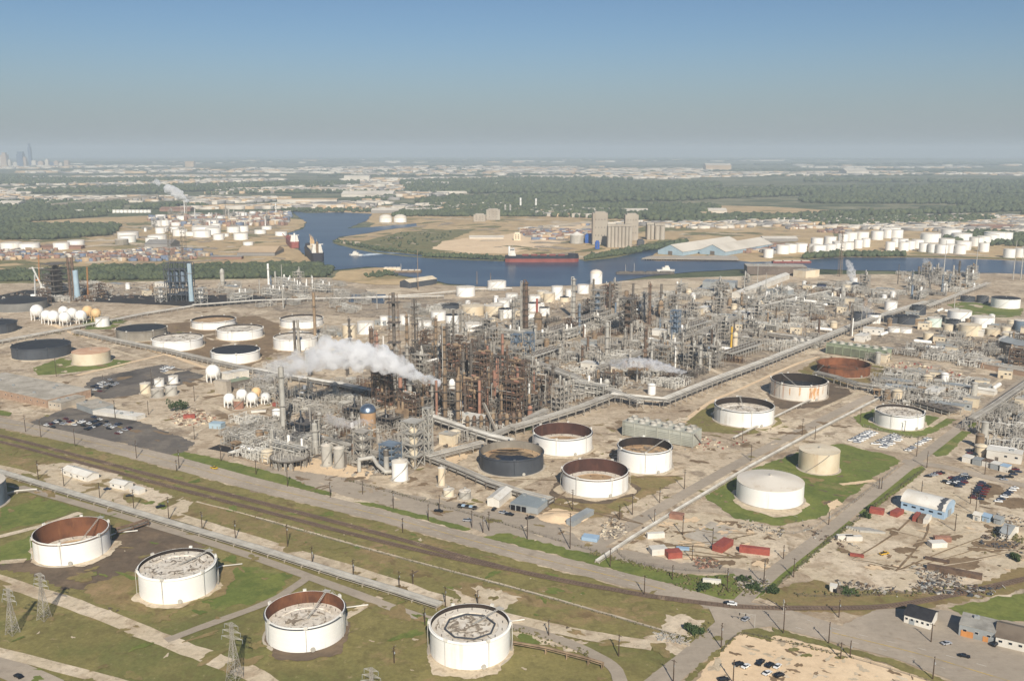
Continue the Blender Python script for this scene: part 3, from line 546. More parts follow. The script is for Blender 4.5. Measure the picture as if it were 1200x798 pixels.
# ================================================================ storage tanks
def place_tank(cx, w, yr, yb, Hmin=3.0):
    f = P(cx, yb); d = f.normalized()
    R = w/2/scl(f)
    for _ in range(4): R = w/2/scl(f+d*R)
    H = max(Hmin, hgt(f, yr))
    return f+d*R, R, H
ROOFMESH = {}
def open_tank(cx, w, yr, yb, label, wall, inner, deck, fr=0.6, ladder=1.0, rim=None, pontoon=None, octagon=False, stairs=0.6, detail=2, top=None, group=None):
    """floating-roof tank: shell ring, roof inside at fr of the height"""
    c, R, H = place_tank(cx, w, yr, yb)
    t = thing('storage_tank', c, label, 'tank', group)
    n = 72 if w > 40 else 40
    th = 0.35
    mb = MB(); mb.lathe((0, 0, 0), [(R, 0), (R, H), (R-th, H)], n)
    mb.build('shell', wall, t)
    mb = MB(); mb.lathe((0, 0, 0), [(R-th, H-0.01), (R-th, 0.1)], n)
    mb.build('inner_wall', inner, t)
    mb = MB(); zr = fr*H
    mb.lathe((0, 0, 0), [(R-th-0.25, zr-0.6), (R-th-0.25, zr), (R*0.72, zr-0.12), (R*0.70, zr-0.5), (0.05, zr-0.35)], n, smooth=False, ms=[0, 0 if pontoon is None else 1, 0, 0])
    ro = mb.build('floating_roof', [deck, pontoon or deck], t)
    mb = MB(); mb.lathe((0, 0, 0), [(R+0.01, H-0.9), (R+0.6, H-0.85), (R+0.6, H-0.65), (R+0.01, H-0.6)], n, smooth=False)
    mb.build('wind_girder', rim or wall, t)
    mb = MB(); mb.lathe((0, 0, 0), [(R+1.8, 0.02), (R+1.3, 0.4), (R-0.1, 0.42)], n)
    mb.build('foundation_ring', CONC if detail > 1 else PALE, t)
    if octagon:
        mb = MB(); r8 = R*0.66
        mb.lathe((0, 0, zr-0.30), [(r8, 0), (r8, 0.5), (r8-0.7, 0.5), (r8-0.7, -0.2)], 8, smooth=False, ph=0.2)
        mb.build('foam_dam', STEELD if fr < 0.6 else DARK, t)
    if detail > 0:
        if ladder is not None:
            a = ladder; mb = MB()
            p0 = Vector((math.cos(a)*(R-0.6), math.sin(a)*(R-0.6), H+0.4)); p1 = Vector((math.cos(a)*R*0.08, math.sin(a)*R*0.08, zr+0.2))
            sd = Vector((-math.sin(a), math.cos(a), 0))*0.4
            mb.bar(p0+sd, p1+sd, 0.16); mb.bar(p0-sd, p1-sd, 0.16)
            for k in range(18):
                q = p0.lerp(p1, (k+0.5)/18); mb.box(q, (0.5, 0.7, 0.08), a)
            mb.build('rolling_ladder', LIGHTST, t)
            mb = MB(); q = Vector((math.cos(a)*(R+0.2), math.sin(a)*(R+0.2), H))
            mb.box(q+Vector((0, 0, 0.35)), (2.6, 3.4, 0.18), a)
            for dx in (-1.2, 1.2):
                for dy in (-1.6, 1.6): mb.cyl(q+Vector((dx*math.cos(a)-dy*math.sin(a), dx*math.sin(a)+dy*math.cos(a), 0.35)), q+Vector((dx*math.cos(a)-dy*math.sin(a), dx*math.sin(a)+dy*math.cos(a), 1.5)), 0.06, n=4)
            mb.build('gauging_platform', LIGHTST, t)
        # spiral stair on the outside
        mb = MB(); a0 = stairs*math.pi*2; turns = 0.9*H/R*1.25
        k = 44
        for i in range(k):
            u = i/k; a = a0+turns*u
            mb.box((math.cos(a)*(R+0.75), math.sin(a)*(R+0.75), H*u+0.4), (0.9, R*turns/k*1.25, 0.12), a)
        for dr in (1.2,):
            mb.path([(math.cos(a0+turns*i/12)*(R+dr), math.sin(a0+turns*i/12)*(R+dr), H*i/12+1.4) for i in range(13)], 0.06, 4)
        mb.build('spiral_stair', LIGHTST if wall is not DARK else STEELD, t)
        # foam boxes on the rim
        fb = MB(); fb.box((0, 0, 0), (0.9, 1.6, 1.5)); fb.cyl((0.7, 0, -H*0.9), (0.7, 0, 0), 0.12, n=5)
        me = fb.mesh('foam_box', DARK if wall is DARK else RUST if wall is RUSTT else PIPEW)
        for i in range(6):
            a = i*math.pi/3+0.35+cx*0.1
            put('foam_box', me, t, (math.cos(a)*(R+0.45), math.sin(a)*(R+0.45), H+0.1), a)
    if detail > 1:
        pm = MB(); pm.cyl((0, 0, -0.3), (0, 0, 1.1), 0.16, n=5); pm.disc((0, 0, 1.1), 0.16, 5); me = pm.mesh('roof_leg', STEELD)
        for rr, k in ((0.84, 14), (0.5, 8)):
            for i in range(k):
                a = i*2*math.pi/k+0.2
                put('roof_leg', me, t, (math.cos(a)*R*rr, math.sin(a)*R*rr, zr-(0 if rr > 0.7 else 0.35)), a)
        mb = MB(); a = stairs*6.28+2.0
        mb.lathe((0, 0, 0), [(0.02, 0), (1.1, 0.0), (1.1, 0.5), (0.02, 0.5)], 12, smooth=False)
        o = mb.build('manway', LIGHTST, t); o.location = (math.cos(-1.2)*(R+0.4), math.sin(-1.2)*(R+0.4), 1.6); o.rotation_euler = (0, math.pi/2, -1.2)
        mb = MB(); a = math.pi*0.32
        mb.cyl((math.cos(a)*(R-0.1), math.sin(a)*(R-0.1), 1.2), (math.cos(a)*(R+9), math.sin(a)*(R+9), 1.0), 0.4, n=8)
        mb.cyl((math.cos(a)*(R+9), math.sin(a)*(R+9), 1.0), (math.cos(a)*(R+9)+10, math.sin(a)*(R+9)+3, 0.9), 0.35, n=8)
        if yb > 600: mb.build('fill_pipe', PIPEW, t)
        # courses: thin weld bands
        mb = MB()
        for k in range(1, 5): mb.lathe((0, 0, 0), [(R+0.015, H*k/5-0.06), (R+0.05, H*k/5), (R+0.015, H*k/5+0.06)], n)
        mb.build('weld_band', wall, t)
    return t
def roof_tank(cx, w, yr, yb, label, wall, roof, rise=0.08, stairs=0.6, detail=1, group=None, dome=False, name='storage_tank', kind='tank'):
    c, R, H = place_tank(cx, w, yr, yb)
    t = thing(name, c, label, kind, group)
    n = 64 if w > 30 else (28 if w > 10 else 18)
    mb = MB(); mb.lathe((0, 0, 0), [(R, 0), (R, H)], n); mb.build('shell', wall, t)
    prof = [(R+0.12, H-0.2), (R+0.12, H)]
    if dome: prof += [(R*math.cos(a*math.pi/12), H+R*rise*math.sin(a*math.pi/12)) for a in range(1, 6)]+[(0.02, H+R*rise)]
    else: prof += [(R*0.6, H+R*rise*0.4), (0.02, H+R*rise)]
    mb = MB(); mb.lathe((0, 0, 0), prof, n); r = mb.build('roof', roof, t)
    if detail > 0:
        mb = MB(); mb.cyl((0, 0, H+R*rise-0.1), (0, 0, H+R*rise+0.9), 0.5, n=8); mb.box((0, 0, H+R*rise+1.0), (1.4, 1.4, 0.2)); mb.build('vent', LIGHTST, r)
        mb = MB(); a0 = stairs*6.28; turns = min(2.4, 1.1*H/R)
        for i in range(40):
            a = a0+turns*i/40
            mb.box((math.cos(a)*(R+0.6), math.sin(a)*(R+0.6), H*i/40+0.4), (0.8, R*turns/40*1.3, 0.12), a)
        mb.build('spiral_stair', LIGHTST, t)
        mb = MB(); mb.lathe((0, 0, 0), [(R+1.6, 0.02), (R+1.2, 0.35), (R-0.1, 0.36)], n); mb.build('foundation_ring', CONC, t)
        mb = MB()
        for i in range(24):
            a = a0+turns-0.6+i*0.06
            mb.cyl((math.cos(a)*(R-0.2), math.sin(a)*(R-0.2), H), (math.cos(a)*(R-0.2), math.sin(a)*(R-0.2), H+1.1), 0.05, n=4)
        mb.build('handrail', LIGHTST, t)
    return t
O = open_tank
O(87, 82, 635.7, 661.8, 'white tank with a rusty inside and a ladder, on dark bare soil', WHITE, RUSTIN, DECKT, 0.10, 1.1, RUST, DECKW, stairs=0.30)
O(210.8, 85.7, 677.5, 707.5, 'white tank with its mottled white roof almost level with the rim, ringed by brown dirt', WHITE, DARKIN, DECKW, 0.88, 0.9, None, DECKW, stairs=0.02)
O(360, 91.6, 735.3, 765, 'white tank with rust-streaked inner wall and half-sunk white roof, beside the concrete apron', WHITE, RUSTIN, DECKW, 0.52, 1.2, DARK, DECKW, octagon=False, stairs=0.05)
O(551.2, 93, 752.8, 785.9, 'white tank with a dark eight-sided ring on its high pale roof', WHITE, DARKIN, DECKW, 0.86, 0.75, None, ROOFW, octagon=True, stairs=0.98)
roof_tank(-31, 74, 577, 603, 'blue-grey tank cut off by the picture edge beside the dirt track', BLUEST, ROOFW)
M1_ = O(599.5, 74.6, 539.6, 559, 'charcoal open tank with a black oily pool on its floor', DARK, GREYT, SLUDGE, 0.55, None, DARK, DECKT, stairs=0.02)
O(659, 69, 515, 535, 'white tank with a rust-red inside, behind the charcoal open tank', WHITE, RUSTDK, DECKT, 0.30, None, DARK, DECKW, stairs=0.3)
O(697, 77, 562.5, 583.8, 'white tank with a deep dark brown inside, next to the sand pile', WHITE, RUSTDK, DECKT, 0.28, None, RUST, DECKW, stairs=0.45)
O(754.7, 63.2, 531, 555.9, 'white tank with black inside and a sloping ladder, in front of the grey cooling tower', WHITE, DARKIN, DECKT, 0.62, 0.6, DARK, DECKT, stairs=0.0)
O(871, 68, 482.6, 501.4, 'white tank with dark rim and ladder standing on a round lawn by the cooling tower', WHITE, DARKIN, DECKW, 0.62, 1.5, DARK, DECKW, stairs=0.45)
R2_ = O(935, 63.4, 451.8, 470.3, 'white tank with orange rust streaks down its wall and a black inside', STAINW, DARKIN, DECKD, 0.5, 2.0, DARK, DECKD, stairs=0.5)
O(987.7, 59, 431.7, 443, 'low tank rusted brown all over', RUSTT, RUSTT, RUSTT, 0.25, None, RUST, RUSTT, stairs=0.5)
O(1052.7, 53.8, 487.4, 504, 'white tank with a dark rim on green grass above the lot of white trucks', WHITE, DARKIN, DECKW, 0.84, None, DARK, DECKW, stairs=0.15)
roof_tank(901, 76.4, 575.7, 596.6, 'large closed white tank on the lawn by the storage yard', WHITE, ROOFW, 0.16, 0.1)
roof_tank(958.5, 46, 533.2, 556.2, 'tall closed cream tank with faint vertical streaks on the lawn', CREAM, CREAM, 0.06, 0.6)
O(50, 63.4, 409, 422, 'dark grey tank with a black roof beside the closed cream tank', DARK, DARK, DECKD, 0.93, None, DARK, DECKD, stairs=0.4, detail=1)
roof_tank(108, 42, 415, 428.4, 'closed cream tank with a rusty pink roof on a green lawn', CREAM, mat('rusty_pink_roof', (206, 172, 142), (188, 142, 110), 0.8, 0.07, 0.9), 0.05, 0.2)
O(167, 55.7, 388.6, 400.5, 'tan-grey stained tank with a dark roof behind the pipe rack', GREYT, GREYT, DECKD, 0.95, None, GREYT, DECKD, stairs=0.3, detail=1)
O(209, 56.5, 400.5, 411.8, 'white tank with speckled roof next to the tan-grey stained tank', WHITE, DARKIN, DECKW, 0.88, None, WHITE, DECKW, stairs=0.2, detail=1)
O(277, 55, 415, 427, 'white tank with a black roof beside the single white sphere', WHITE, DARKIN, DECKD, 0.93, None, WHITE, DECKD, stairs=0.5, detail=1)
O(251, 49.6, 377.9, 386.7, 'white tank with a thick black rim standing against the long rack', WHITE, DARKIN, DECKT, 0.72, None, DARK, DECKT, stairs=0.2, detail=1)
O(282, 52, 389, 399.4, 'white tank between the black-rimmed tank and the black-roofed tank', WHITE, DARKIN, DECKW, 0.84, None, WHITE, DECKW, stairs=0.2, detail=1)
O(354, 49, 376.5, 385.6, 'white tank with a dark rim beyond the smoke, with the tall pole stack before it', WHITE, DARKIN, DECKW, 0.78, None, DARK, DECKW, stairs=0.2, detail=1)
O(347, 50, 398.6, 411.5, 'white tank half hidden behind the upper edge of the big white plume', WHITE, DARKIN, DECKW, 0.9, None, WHITE, DECKW, stairs=0.2, detail=1)
O(-8, 52, 382, 393, 'grey tank at the picture edge near the row of white spheres', DARK, DARK, DECKD, 0.9, None, DARK, DECKD, stairs=0.3, detail=1)
roof_tank(25, 57, 356, 366, 'wide low grey tank with a dark cone roof behind the white spheres', mat('mid_grey_tank_paint', (128, 126, 120), (104, 102, 98), 0.7, 0.05, 0.7, rand=0.05), DECKD, 0.2, 0.6)
roof_tank(120.4, 15.7, 373.8, 383.4, 'small closed white tank beside the tan spheres', WHITE, ROOFW, 0.05)
# mid-distance closed tanks beyond the process units (zoom readings /5.7)
def A(zx, zy, zw, zh, ox, oy, k=5.7):   # centre x, rim y (front), width, height -> photo numbers
    return ox+zx/k, zw/k, oy+zy/k, oy+(zy+zh)/k
MID = [
 ((717, 100, 125, 62, 420, 320), WHITE, ROOFW, 'white tank at the end of the pale bridge pipe by the dark shed'),
 ((925, 62, 125, 58, 420, 320), WHITE, ROOFW, 'large white tank on the edge of the channel'),
 ((1012, 175, 60, 50, 420, 320), WHITE, ROOFW, 'small white tank just below the large white tank on the channel edge'),
 ((905, 225, 124, 72, 420, 320), CREAM, ROOFW, 'white cream tank behind the three grey-brown stacks'),
 ((970, 185, 80, 62, 420, 320), WHITE, ROOFW, 'white tank between the cream tank and the channel'),
 ((978, 248, 80, 58, 420, 320), WHITE, DECKD, 'white tank with a dark roof rim beside the cream tank'),
 ((765, 228, 152, 62, 420, 320), CREAM, CREAM, 'wide tan-topped tank behind the dark stacks'),
 ((772, 345, 120, 48, 420, 320), WHITE, ROOFW, 'low white tank in front of the wide tan-topped tank'),
 ((628, 285, 88, 130, 420, 320), WHITE, DECKD, 'tall white tank with dark roof behind the cluster of brown columns'),
 ((608, 218, 128, 30, 420, 320), DARK, DECKD, 'black low tank beyond the tall white tank with dark roof'),
 ((535, 262, 100, 60, 420, 320), WHITE, ROOFW, 'white tank behind the dark lattice mast'),
 ((445, 330, 92, 54, 420, 320), WHITE, ROOFW, 'white tank in the gap between the two rusty lattice masts'),
 ((310, 285, 66, 66, 420, 320), WHITE, ROOFW, 'white tank seen through the wide rusty lattice mast'),
 ((172, 292, 56, 60, 420, 320), WHITE, ROOFW, 'white tank on the plume side of the wide rusty lattice mast'),
 ((50, 335, 112, 78, 420, 320), WHITE, ROOFW, 'large white tank above the top of the big white plume'),
 ((-60, 350, 90, 90, 420, 320), CREAM, ROOFW, 'square-looking cream tank above the plume beside the dark twin poles'),
 ((30, 115, 88, 62, 580, 310), WHITE, ROOFW, 'white tank at the water by the twin grey and rust columns'),
 ((415, 150, 76, 88, 580, 310), WHITE, ROOFW, 'tall white tank standing above the shoreline tank group'),
 ((588, 140, 78, 58, 580, 310), WHITE, ROOFW, 'white tank beside the tall domed silo'),
 ((320, 182, 80, 50, 580, 310), CREAM, ROOFW, 'cream tank behind the tank row at the shoreline'),
 ((362, 195, 78, 60, 580, 310), CREAM, ROOFW, 'cream tank next to the tall white tank'),
 ((112, 200, 82, 40, 580, 310), WHITE, ROOFW, 'white tank second from the water by the twin columns'),
 ((60, 235, 92, 52, 580, 310), WHITE, ROOFW, 'white tank behind the grey column near the twin columns'),
 ((265, 212, 78, 44, 580, 310), WHITE, ROOFW, 'white tank just above the red-topped vessel'),
 ((262, 262, 86, 56, 580, 310), WHITE, DECKD, 'white tank touching the rust column of the twin columns'),
 ((330, 292, 72, 54, 580, 310), WHITE, DECKD, 'white tank with a dark roof beside the red-topped vessel'),
 ((70, 302, 94, 62, 580, 310), WHITE, DECKD, 'white tank with black roof by the grey column'),
 ((15, 268, 90, 75, 580, 310), WHITE, ROOFW, 'white tank beside the black-roofed tank near the grey column'),
 ((465, 222, 64, 30, 580, 310), CREAM, DECKD, 'low tank with dark top below the tall white tank'),
 ((500, 170, 60, 54, 580, 310), WHITE, ROOFW, 'white tank between the tall white tank and the grey tower'),
 ((240, 330, 60, 40, 580, 310), WHITE, ROOFW, 'white tank half hidden by the red-topped vessel'),
 ((475, 432, 148, 88, 1040, 290), WHITE, ROOFW, 'largest white tank on the edge of the far green lawn'),
 ((628, 472, 134, 68, 1040, 290), WHITE, ROOFW, 'white tank beside the largest white tank by the far lawn'),
 ((785, 348, 176, 62, 1040, 290), WHITE, DECKD, 'wide white tank with a dark roof on the far green lawn'),
 ((535, 335, 92, 32, 1040, 290), DARK, DECKD, 'black low tank beside the pale sloping conveyor'),
 ((632, 330, 76, 44, 1040, 290), DARK, DECKD, 'dark grey tank between the black low tank and the wide white tank'),
 ((885, 492, 84, 70, 1040, 290), BLUEST, ROOFW, 'pale blue tank at the edge of the picture'),
 ((815, 575, 92, 42, 1040, 290), WHITE, ROOFW, 'white tank near the dark machinery shed'),
 ((205, 395, 92, 60, 1040, 290), DARK, DECKD, 'dark tank at the foot of the pale conveyor'),
 ((310, 475, 90, 60, 1040, 290), mat('mint_paint', (206, 218, 208), (180, 196, 186), 0.5, 0.08, 0.5), ROOFW, 'pale green-white tank among the tan tanks'),
 ((435, 490, 92, 60, 1040, 290), DARK, DECKD, 'charcoal tank in front of the largest white tank'),
 ((400, 520, 62, 60, 1040, 290), CREAM, CREAM, 'small cream tank before the charcoal tank'),
 ((545, 525, 140, 70, 1040, 290), CREAM, CREAM, 'wide cream-tan tank in the old tank cluster'),
 ((270, 575, 64, 52, 1040, 290), CREAM, CREAM, 'cream tank standing alone at the front of the old tank cluster'),
 ((200, 478, 80, 44, 1040, 290), TANST, CREAM, 'tan tank with flat top beside the pale green-white tank'),
 ((120, 545, 80, 30, 1040, 290), WHITE, ROOFW, 'low white tank in the front row of the old tank cluster'),
 ((42, 540, 80, 30, 1040, 290), WHITE, ROOFW, 'low white tank at the road end of the old tank cluster'),
 ((20, 365, 80, 60, 1040, 290), WHITE, ROOFW, 'white tank beside the grey steam cloud'),
 ((700, 550, 90, 44, 1040, 290), CREAM, CREAM, 'cream tank behind the dark machinery shed'),
 ((790, 535, 60, 30, 1040, 290), CREAM, CREAM, 'small cream tank next to the pale blue tank'),
 ((130, 470, 150, 50, 1040, 290), DARK, DECKD, 'broad dark tank in the middle of the old tank cluster'),
 ((30, 470, 110, 40, 1040, 290), DARK, DECKD, 'broad dark tank next to the white tank by the steam'),
 ((685, 205, 48, 40, 880, 290), WHITE, ROOFW, 'small white tank at the foot of the white steam puff'),
 ((635, 255, 56, 42, 880, 290), CREAM, CREAM, 'small tan tank below the white steam puff'),
 ((417, 255, 40, 26, 880, 290), WHITE, ROOFW, 'tiny white tank beside the dark blue tank'),
 ((470, 250, 60, 34, 880, 290), mat('navy_paint', (44, 54, 84), (34, 42, 66), 0.6, 0.1, 0.6), DECKD, 'dark blue tank beside the tiny white tank'),
 ((720, 440, 86, 60, 880, 290), DARK, DECKD, 'black tank wrapped in grey steam'),
 ((820, 450, 86, 60, 880, 290), WHITE, DECKD, 'white tank at the front of the grey steam cloud'),
 ((900, 460, 50, 34, 880, 290), WHITE, ROOFW, 'small white tank between the grey steam and the broad dark tanks'),
 ((758, 330, 40, 40, 740, 310), WHITE, ROOFW, 'small white tank beside the dark maroon tank'),
 ((808, 330, 62, 48, 740, 310), mat('maroon_paint', (84, 54, 58), (64, 42, 46), 0.7, 0.1, 0.6), DECKD, 'dark maroon tank in the middle of the refinery'),
]
for zz, wm, rm, lb in MID:
    cx, w, yr, yb = A(*zz)
    roof_tank(cx, w, yr, yb, lb, wm, rm, 0.05, detail=1 if w > 12 else 0)
for q, lb in (((165, 268, 65, 62), 'cream tank of the small group beside the bush'), ((250, 240, 60, 45), 'tall white tank on the skirt of the small group by the bush'),
              ((338, 222, 60, 45), 'white tank at the lawn end of the small group by the bush'), ((240, 305, 74, 50), 'grey ribbed white tank at the front of the small group by the bush'),
              ((325, 290, 72, 52), 'grey-white low tank at the front of the small group beside the bush'), ((745, 372, 62, 55), 'tan tank among the small white spheres')):
    cx, w, yr, yb = A(*q, 140, 400, 5.32)
    roof_tank(cx, w, yr, yb, lb, CREAM if 'cream' in lb else (SALMON if lb.startswith('tan') else (LIGHTST if 'grey' in lb else WHITE)), ROOFW if not lb.startswith('tan') else CREAM, 0.1)
# silo with domed roof at the waterside
cx, w, yr, yb = A(675, 62, 82, 72, 580, 310); roof_tank(cx, w, yr, yb, 'tall white silo with a domed top at the water edge', WHITE, ROOFW, 0.55, dome=True)
# process-area upright tanks
for cx, w, yr, yb, lb, wm in ((383.5, 12.5, 523, 547, 'pale grey hopper-bottomed bin farther from the road corner', LIGHTST), (398, 12.5, 526, 549, 'pale grey hopper-bottomed bin nearer the dark dome', LIGHTST),
                          (469, 19, 543, 565, 'white two-tier tank beside the tall braced steel tower', WHITE), (517.5, 8.5, 549, 570, 'cream upright tank at the end of the low pipe rack', CREAM),
                          (526, 13, 575, 583, 'low cream tank beside the upright cream tank', CREAM), (545, 14, 577, 586, 'low grey-white tank by the parked trucks', LIGHTST)):
    roof_tank(cx, w, yr, yb, lb, wm, ROOFW, 0.25)
# spheres
def sphere_tank(cx, cy, r, lb, m=WHITE, group=None, legs=8):
    p0 = P(cx, cy+r*1.25); s = scl(p0); R = r/s; cz = R*1.45
    t = thing('gas_sphere', p0, lb, 'sphere tank', group)
    mb = MB(); mb.sphere((0, 0, cz), R, 28, 14); mb.build('vessel', m, t)
    lm = MB(); lm.cyl((0, 0, 0), (0, 0, cz), 0.5, n=6); me = lm.mesh('leg', m)
    for i in range(legs):
        a = i*2*math.pi/legs; put('leg', me, t, (math.cos(a)*R*0.93, math.sin(a)*R*0.93, 0), a)
    mb = MB(); mb.lathe((0, 0, cz+R*0.97), [(1.6, 0), (1.6, 0.6), (1.5, 0.6), (1.5, 0)], 10, smooth=False); mb.build('top_platform', LIGHTST, t)
    mb = MB()
    for i in range(16):
        a = -1.2+0.09*i; mb.box((math.cos(a)*(R+0.5), math.sin(a)*(R+0.5), cz*2*i/16*0.5+0.5), (1.0, 1.6, 0.2), a)
    mb.build('access_stair', LIGHTST, t)
TANS = mat('tan_sphere_paint', (222, 188, 140), (206, 168, 118), 0.6, 0.1, 0.6, rand=0.1)
for zx, zy, zr, lb, m in ((252, 545, 42, 'biggest white sphere, at the grey tank end of the sphere cluster', WHITE), (315, 575, 36, 'white sphere next to the biggest one', WHITE), (362, 580, 38, 'white sphere third from the grey tank end of the cluster', WHITE), (437, 588, 37, 'white sphere at the very front of the cluster', WHITE),
                         (428, 545, 33, 'white sphere at the back of the cluster', WHITE), (485, 560, 36, 'white sphere in the middle of the cluster', WHITE), (545, 575, 36, 'white sphere touching the tan ones', WHITE), (590, 545, 36, 'tan sphere at the back, beside the white ones', TANS), (645, 560, 34, 'tan sphere next to the small white tank', TANS)):
    sphere_tank(zx/5.7, 270+zy/5.7, zr/5.7, lb, m)
for zx, zy, zr, lb, m in ((585, 195, 44, 'single white sphere beside the row of white sheds', WHITE), (687, 362, 35, 'small white sphere by the tan tank with legs over a dark pit', WHITE), (765, 335, 34, 'small white sphere at the back of the small group', WHITE), (828, 357, 36, 'small white sphere in front of the tan one', WHITE), (855, 318, 30, 'small tan sphere at the back of the small group', TANS), (912, 350, 29, 'small white sphere close to the tall grey column', WHITE)):
    sphere_tank(140+zx/5.32, 400+zy/5.32, zr/5.32, lb, m)

# black oil pool lying on the charcoal tank floor
c_, R_t, H_t = place_tank(599.5, 74.6, 539.6, 559); rnd.seed(77)
q = []
for i in range(60):
    t = 6.2832*i/60; rr = R_t*(0.55+0.10*math.sin(3*t+1)+0.09*math.sin(5*t+2)+rnd.uniform(-0.03, 0.03)); q.append((rr*math.cos(t)+R_t*0.05, rr*math.sin(t)*0.72-R_t*0.12, 0.55*H_t-0.1))
mb = MB(); mb.add(q, [tuple(range(60))]); mb.build('oil_pool', mat('black_oil', (16, 18, 26), (24, 28, 40), 0.25, 0.1, 0.6, rand=0), M1_)
mb = MB()
for k in range(5):
    a = rnd.uniform(0.4, 2.6); r0 = R_t*rnd.uniform(0.7, 0.85); q = []
    for i in range(14):
        t = 6.2832*i/14; q.append((r0*math.cos(a)+rnd.uniform(1.5, 3)*math.cos(t)*2, r0*math.sin(a)+rnd.uniform(0.8, 1.4)*math.sin(t), 0.55*H_t+0.06+k*0.004))
    mb.add(q, [tuple(range(14))])
mb.build('oil_stain', mat('brown_oil', (60, 50, 42), (40, 36, 32), 0.5, 0.2, 0.6, rand=0), M1_)
# orange rust run on the streaked tank
c_, R_t, H_t = place_tank(935, 63.4, 451.8, 470.3)
RUN = mat('orange_rust_run', (188, 130, 76), (206, 174, 132), 0.8, 0.3, 1.0, stain=(222, 212, 198), stain_amt=0.5, rand=0, streak=True)
for a0, a1, k0, k1 in ((-1.50, -1.22, 0.02, 0.88), (-1.20, -1.10, 0.2, 0.8), (-1.86, -1.80, 0.3, 0.9), (-0.9, -0.86, 0.3, 0.85), (-2.2, -2.16, 0.25, 0.8)):
    mb = MB(); n = 16; top = []; bot = []
    for i in range(n+1):
        a = a0+(a1-a0)*i/n; top.append((math.cos(a)*(R_t+0.03), math.sin(a)*(R_t+0.03), H_t*k1*(1-0.05*rnd.random()))); bot.append((math.cos(a)*(R_t+0.03), math.sin(a)*(R_t+0.03), H_t*(k0+0.22*rnd.random())))
    mb.add(top+bot, [(i, i+n+1, i+n+2, i+1) for i in range(n)]); mb.build('rust_run', RUN, R2_)

# dark wandering dirt marks on the floating roofs
DIRT = mat('roof_dirt', (156, 142, 124), (112, 100, 86), 0.9, 0.4, 0.9, rand=0)
def roof_marks(cx, w, yr, yb, fr, r0, r1, n, wd, seed):
    c, R, H = place_tank(cx, w, yr, yb); rnd.seed(seed)
    t = next(o for o in COL.objects if o.name.startswith('storage_tank') and (Vector((o.location.x, o.location.y))-c).length < 0.5)
    mb = MB()
    for k in range(n):
        a = rnd.uniform(0, 6.28); rr = R*math.sqrt(rnd.uniform(r0*r0, r1*r1)); x, y = rr*math.cos(a), rr*math.sin(a); h = rnd.uniform(0, 6.28); L = []
        for i in range(rnd.randint(5, 12)):
            L.append(Vector((x, y))); h += rnd.uniform(-0.9, 0.9); x += math.cos(h)*R*0.05; y += math.sin(h)*R*0.05
            if math.hypot(x, y) > R*r1: break
        if len(L) < 3: continue
        z = fr*H+(0.02 if r0 > 0.6 else -0.02)+k*0.003
        ws = [rnd.uniform(0.2, 1.0)*wd for _ in L]; ws[0] = ws[-1] = 0.05
        A_ = [offset_line(L, ws[i])[i] for i in range(len(L))]; B_ = [offset_line(L, -ws[i])[i] for i in range(len(L))]
        n_ = len(L); mb.add([(*p, z) for p in A_]+[(*p, z) for p in B_], [(i, i+n_, i+n_+1, i+1) for i in range(n_-1)])
    mb.build('roof_stain', DIRT, t)
roof_marks(210.8, 85.7, 677.5, 707.5, 0.88, 0.0, 0.68, 22, 0.5, 1); roof_marks(210.8, 85.7, 677.5, 707.5, 0.88, 0.74, 0.95, 18, 0.5, 2)
roof_marks(360, 91.6, 735.3, 765, 0.52, 0.1, 0.55, 18, 0.7, 3); roof_marks(551.2, 93, 752.8, 785.9, 0.86, 0.0, 0.58, 34, 0.7, 4); roof_marks(551.2, 93, 752.8, 785.9, 0.86, 0.74, 0.94, 16, 0.3, 5)
roof_marks(871, 68, 482.6, 501.4, 0.62, 0, 0.68, 22, 0.6, 6); roof_marks(1052.7, 53.8, 487.4, 504, 0.84, 0, 0.68, 24, 0.6, 7); roof_marks(754.7, 63.2, 531, 555.9, 0.62, 0, 0.9, 34, 1.0, 8); roof_marks(209, 56.5, 400.5, 411.8, 0.88, 0, 0.9, 30, 0.8, 9); roof_marks(282, 52, 389, 399.4, 0.84, 0, 0.9, 22, 0.6, 10)
# ================================================================ process units
LANDMARKS = [(P(599, 559), 'the charcoal open tank'), (P(495, 482), 'the big plume source'), (P(779, 520), 'the grey cooling tower'), (P(277, 427), 'the black-roofed white tank'),
             (P(1005, 420), 'the green cooling tower'), (P(697, 334), 'the domed waterside silo'), (P(881, 366), 'the dark maroon tank'), (P(400, 549), 'the hopper-bottomed bins'),
             (P(1118, 372), 'the far lawn tanks'), (P(213, 352), 'the black coker tower'), (P(616, 389), 'the twin grey and rust columns'), (P(800, 437), 'the thin grey plume')]
PENDING = []      # (object, class phrase, ground point)
def later(o, phrase, p): PENDING.append((o, phrase, Vector((p[0], p[1]))))
def settle_labels():
    by = {}
    for o, ph, p in PENDING:
        k = min(range(len(LANDMARKS)), key=lambda i: (LANDMARKS[i][0]-p).length)
        by.setdefault((ph, k), []).append((p, o))
    for (ph, k), L in by.items():
        L.sort(key=lambda q: (q[0]-LANDMARKS[k][0]).length)
        for i, (p, o) in enumerate(L):
            o['label'] = f'{ph}, {ordinal(i)} out from {LANDMARKS[k][1]}' if len(L) > 1 else f'{ph} standing near {LANDMARKS[k][1]}'
COLOURW = {}
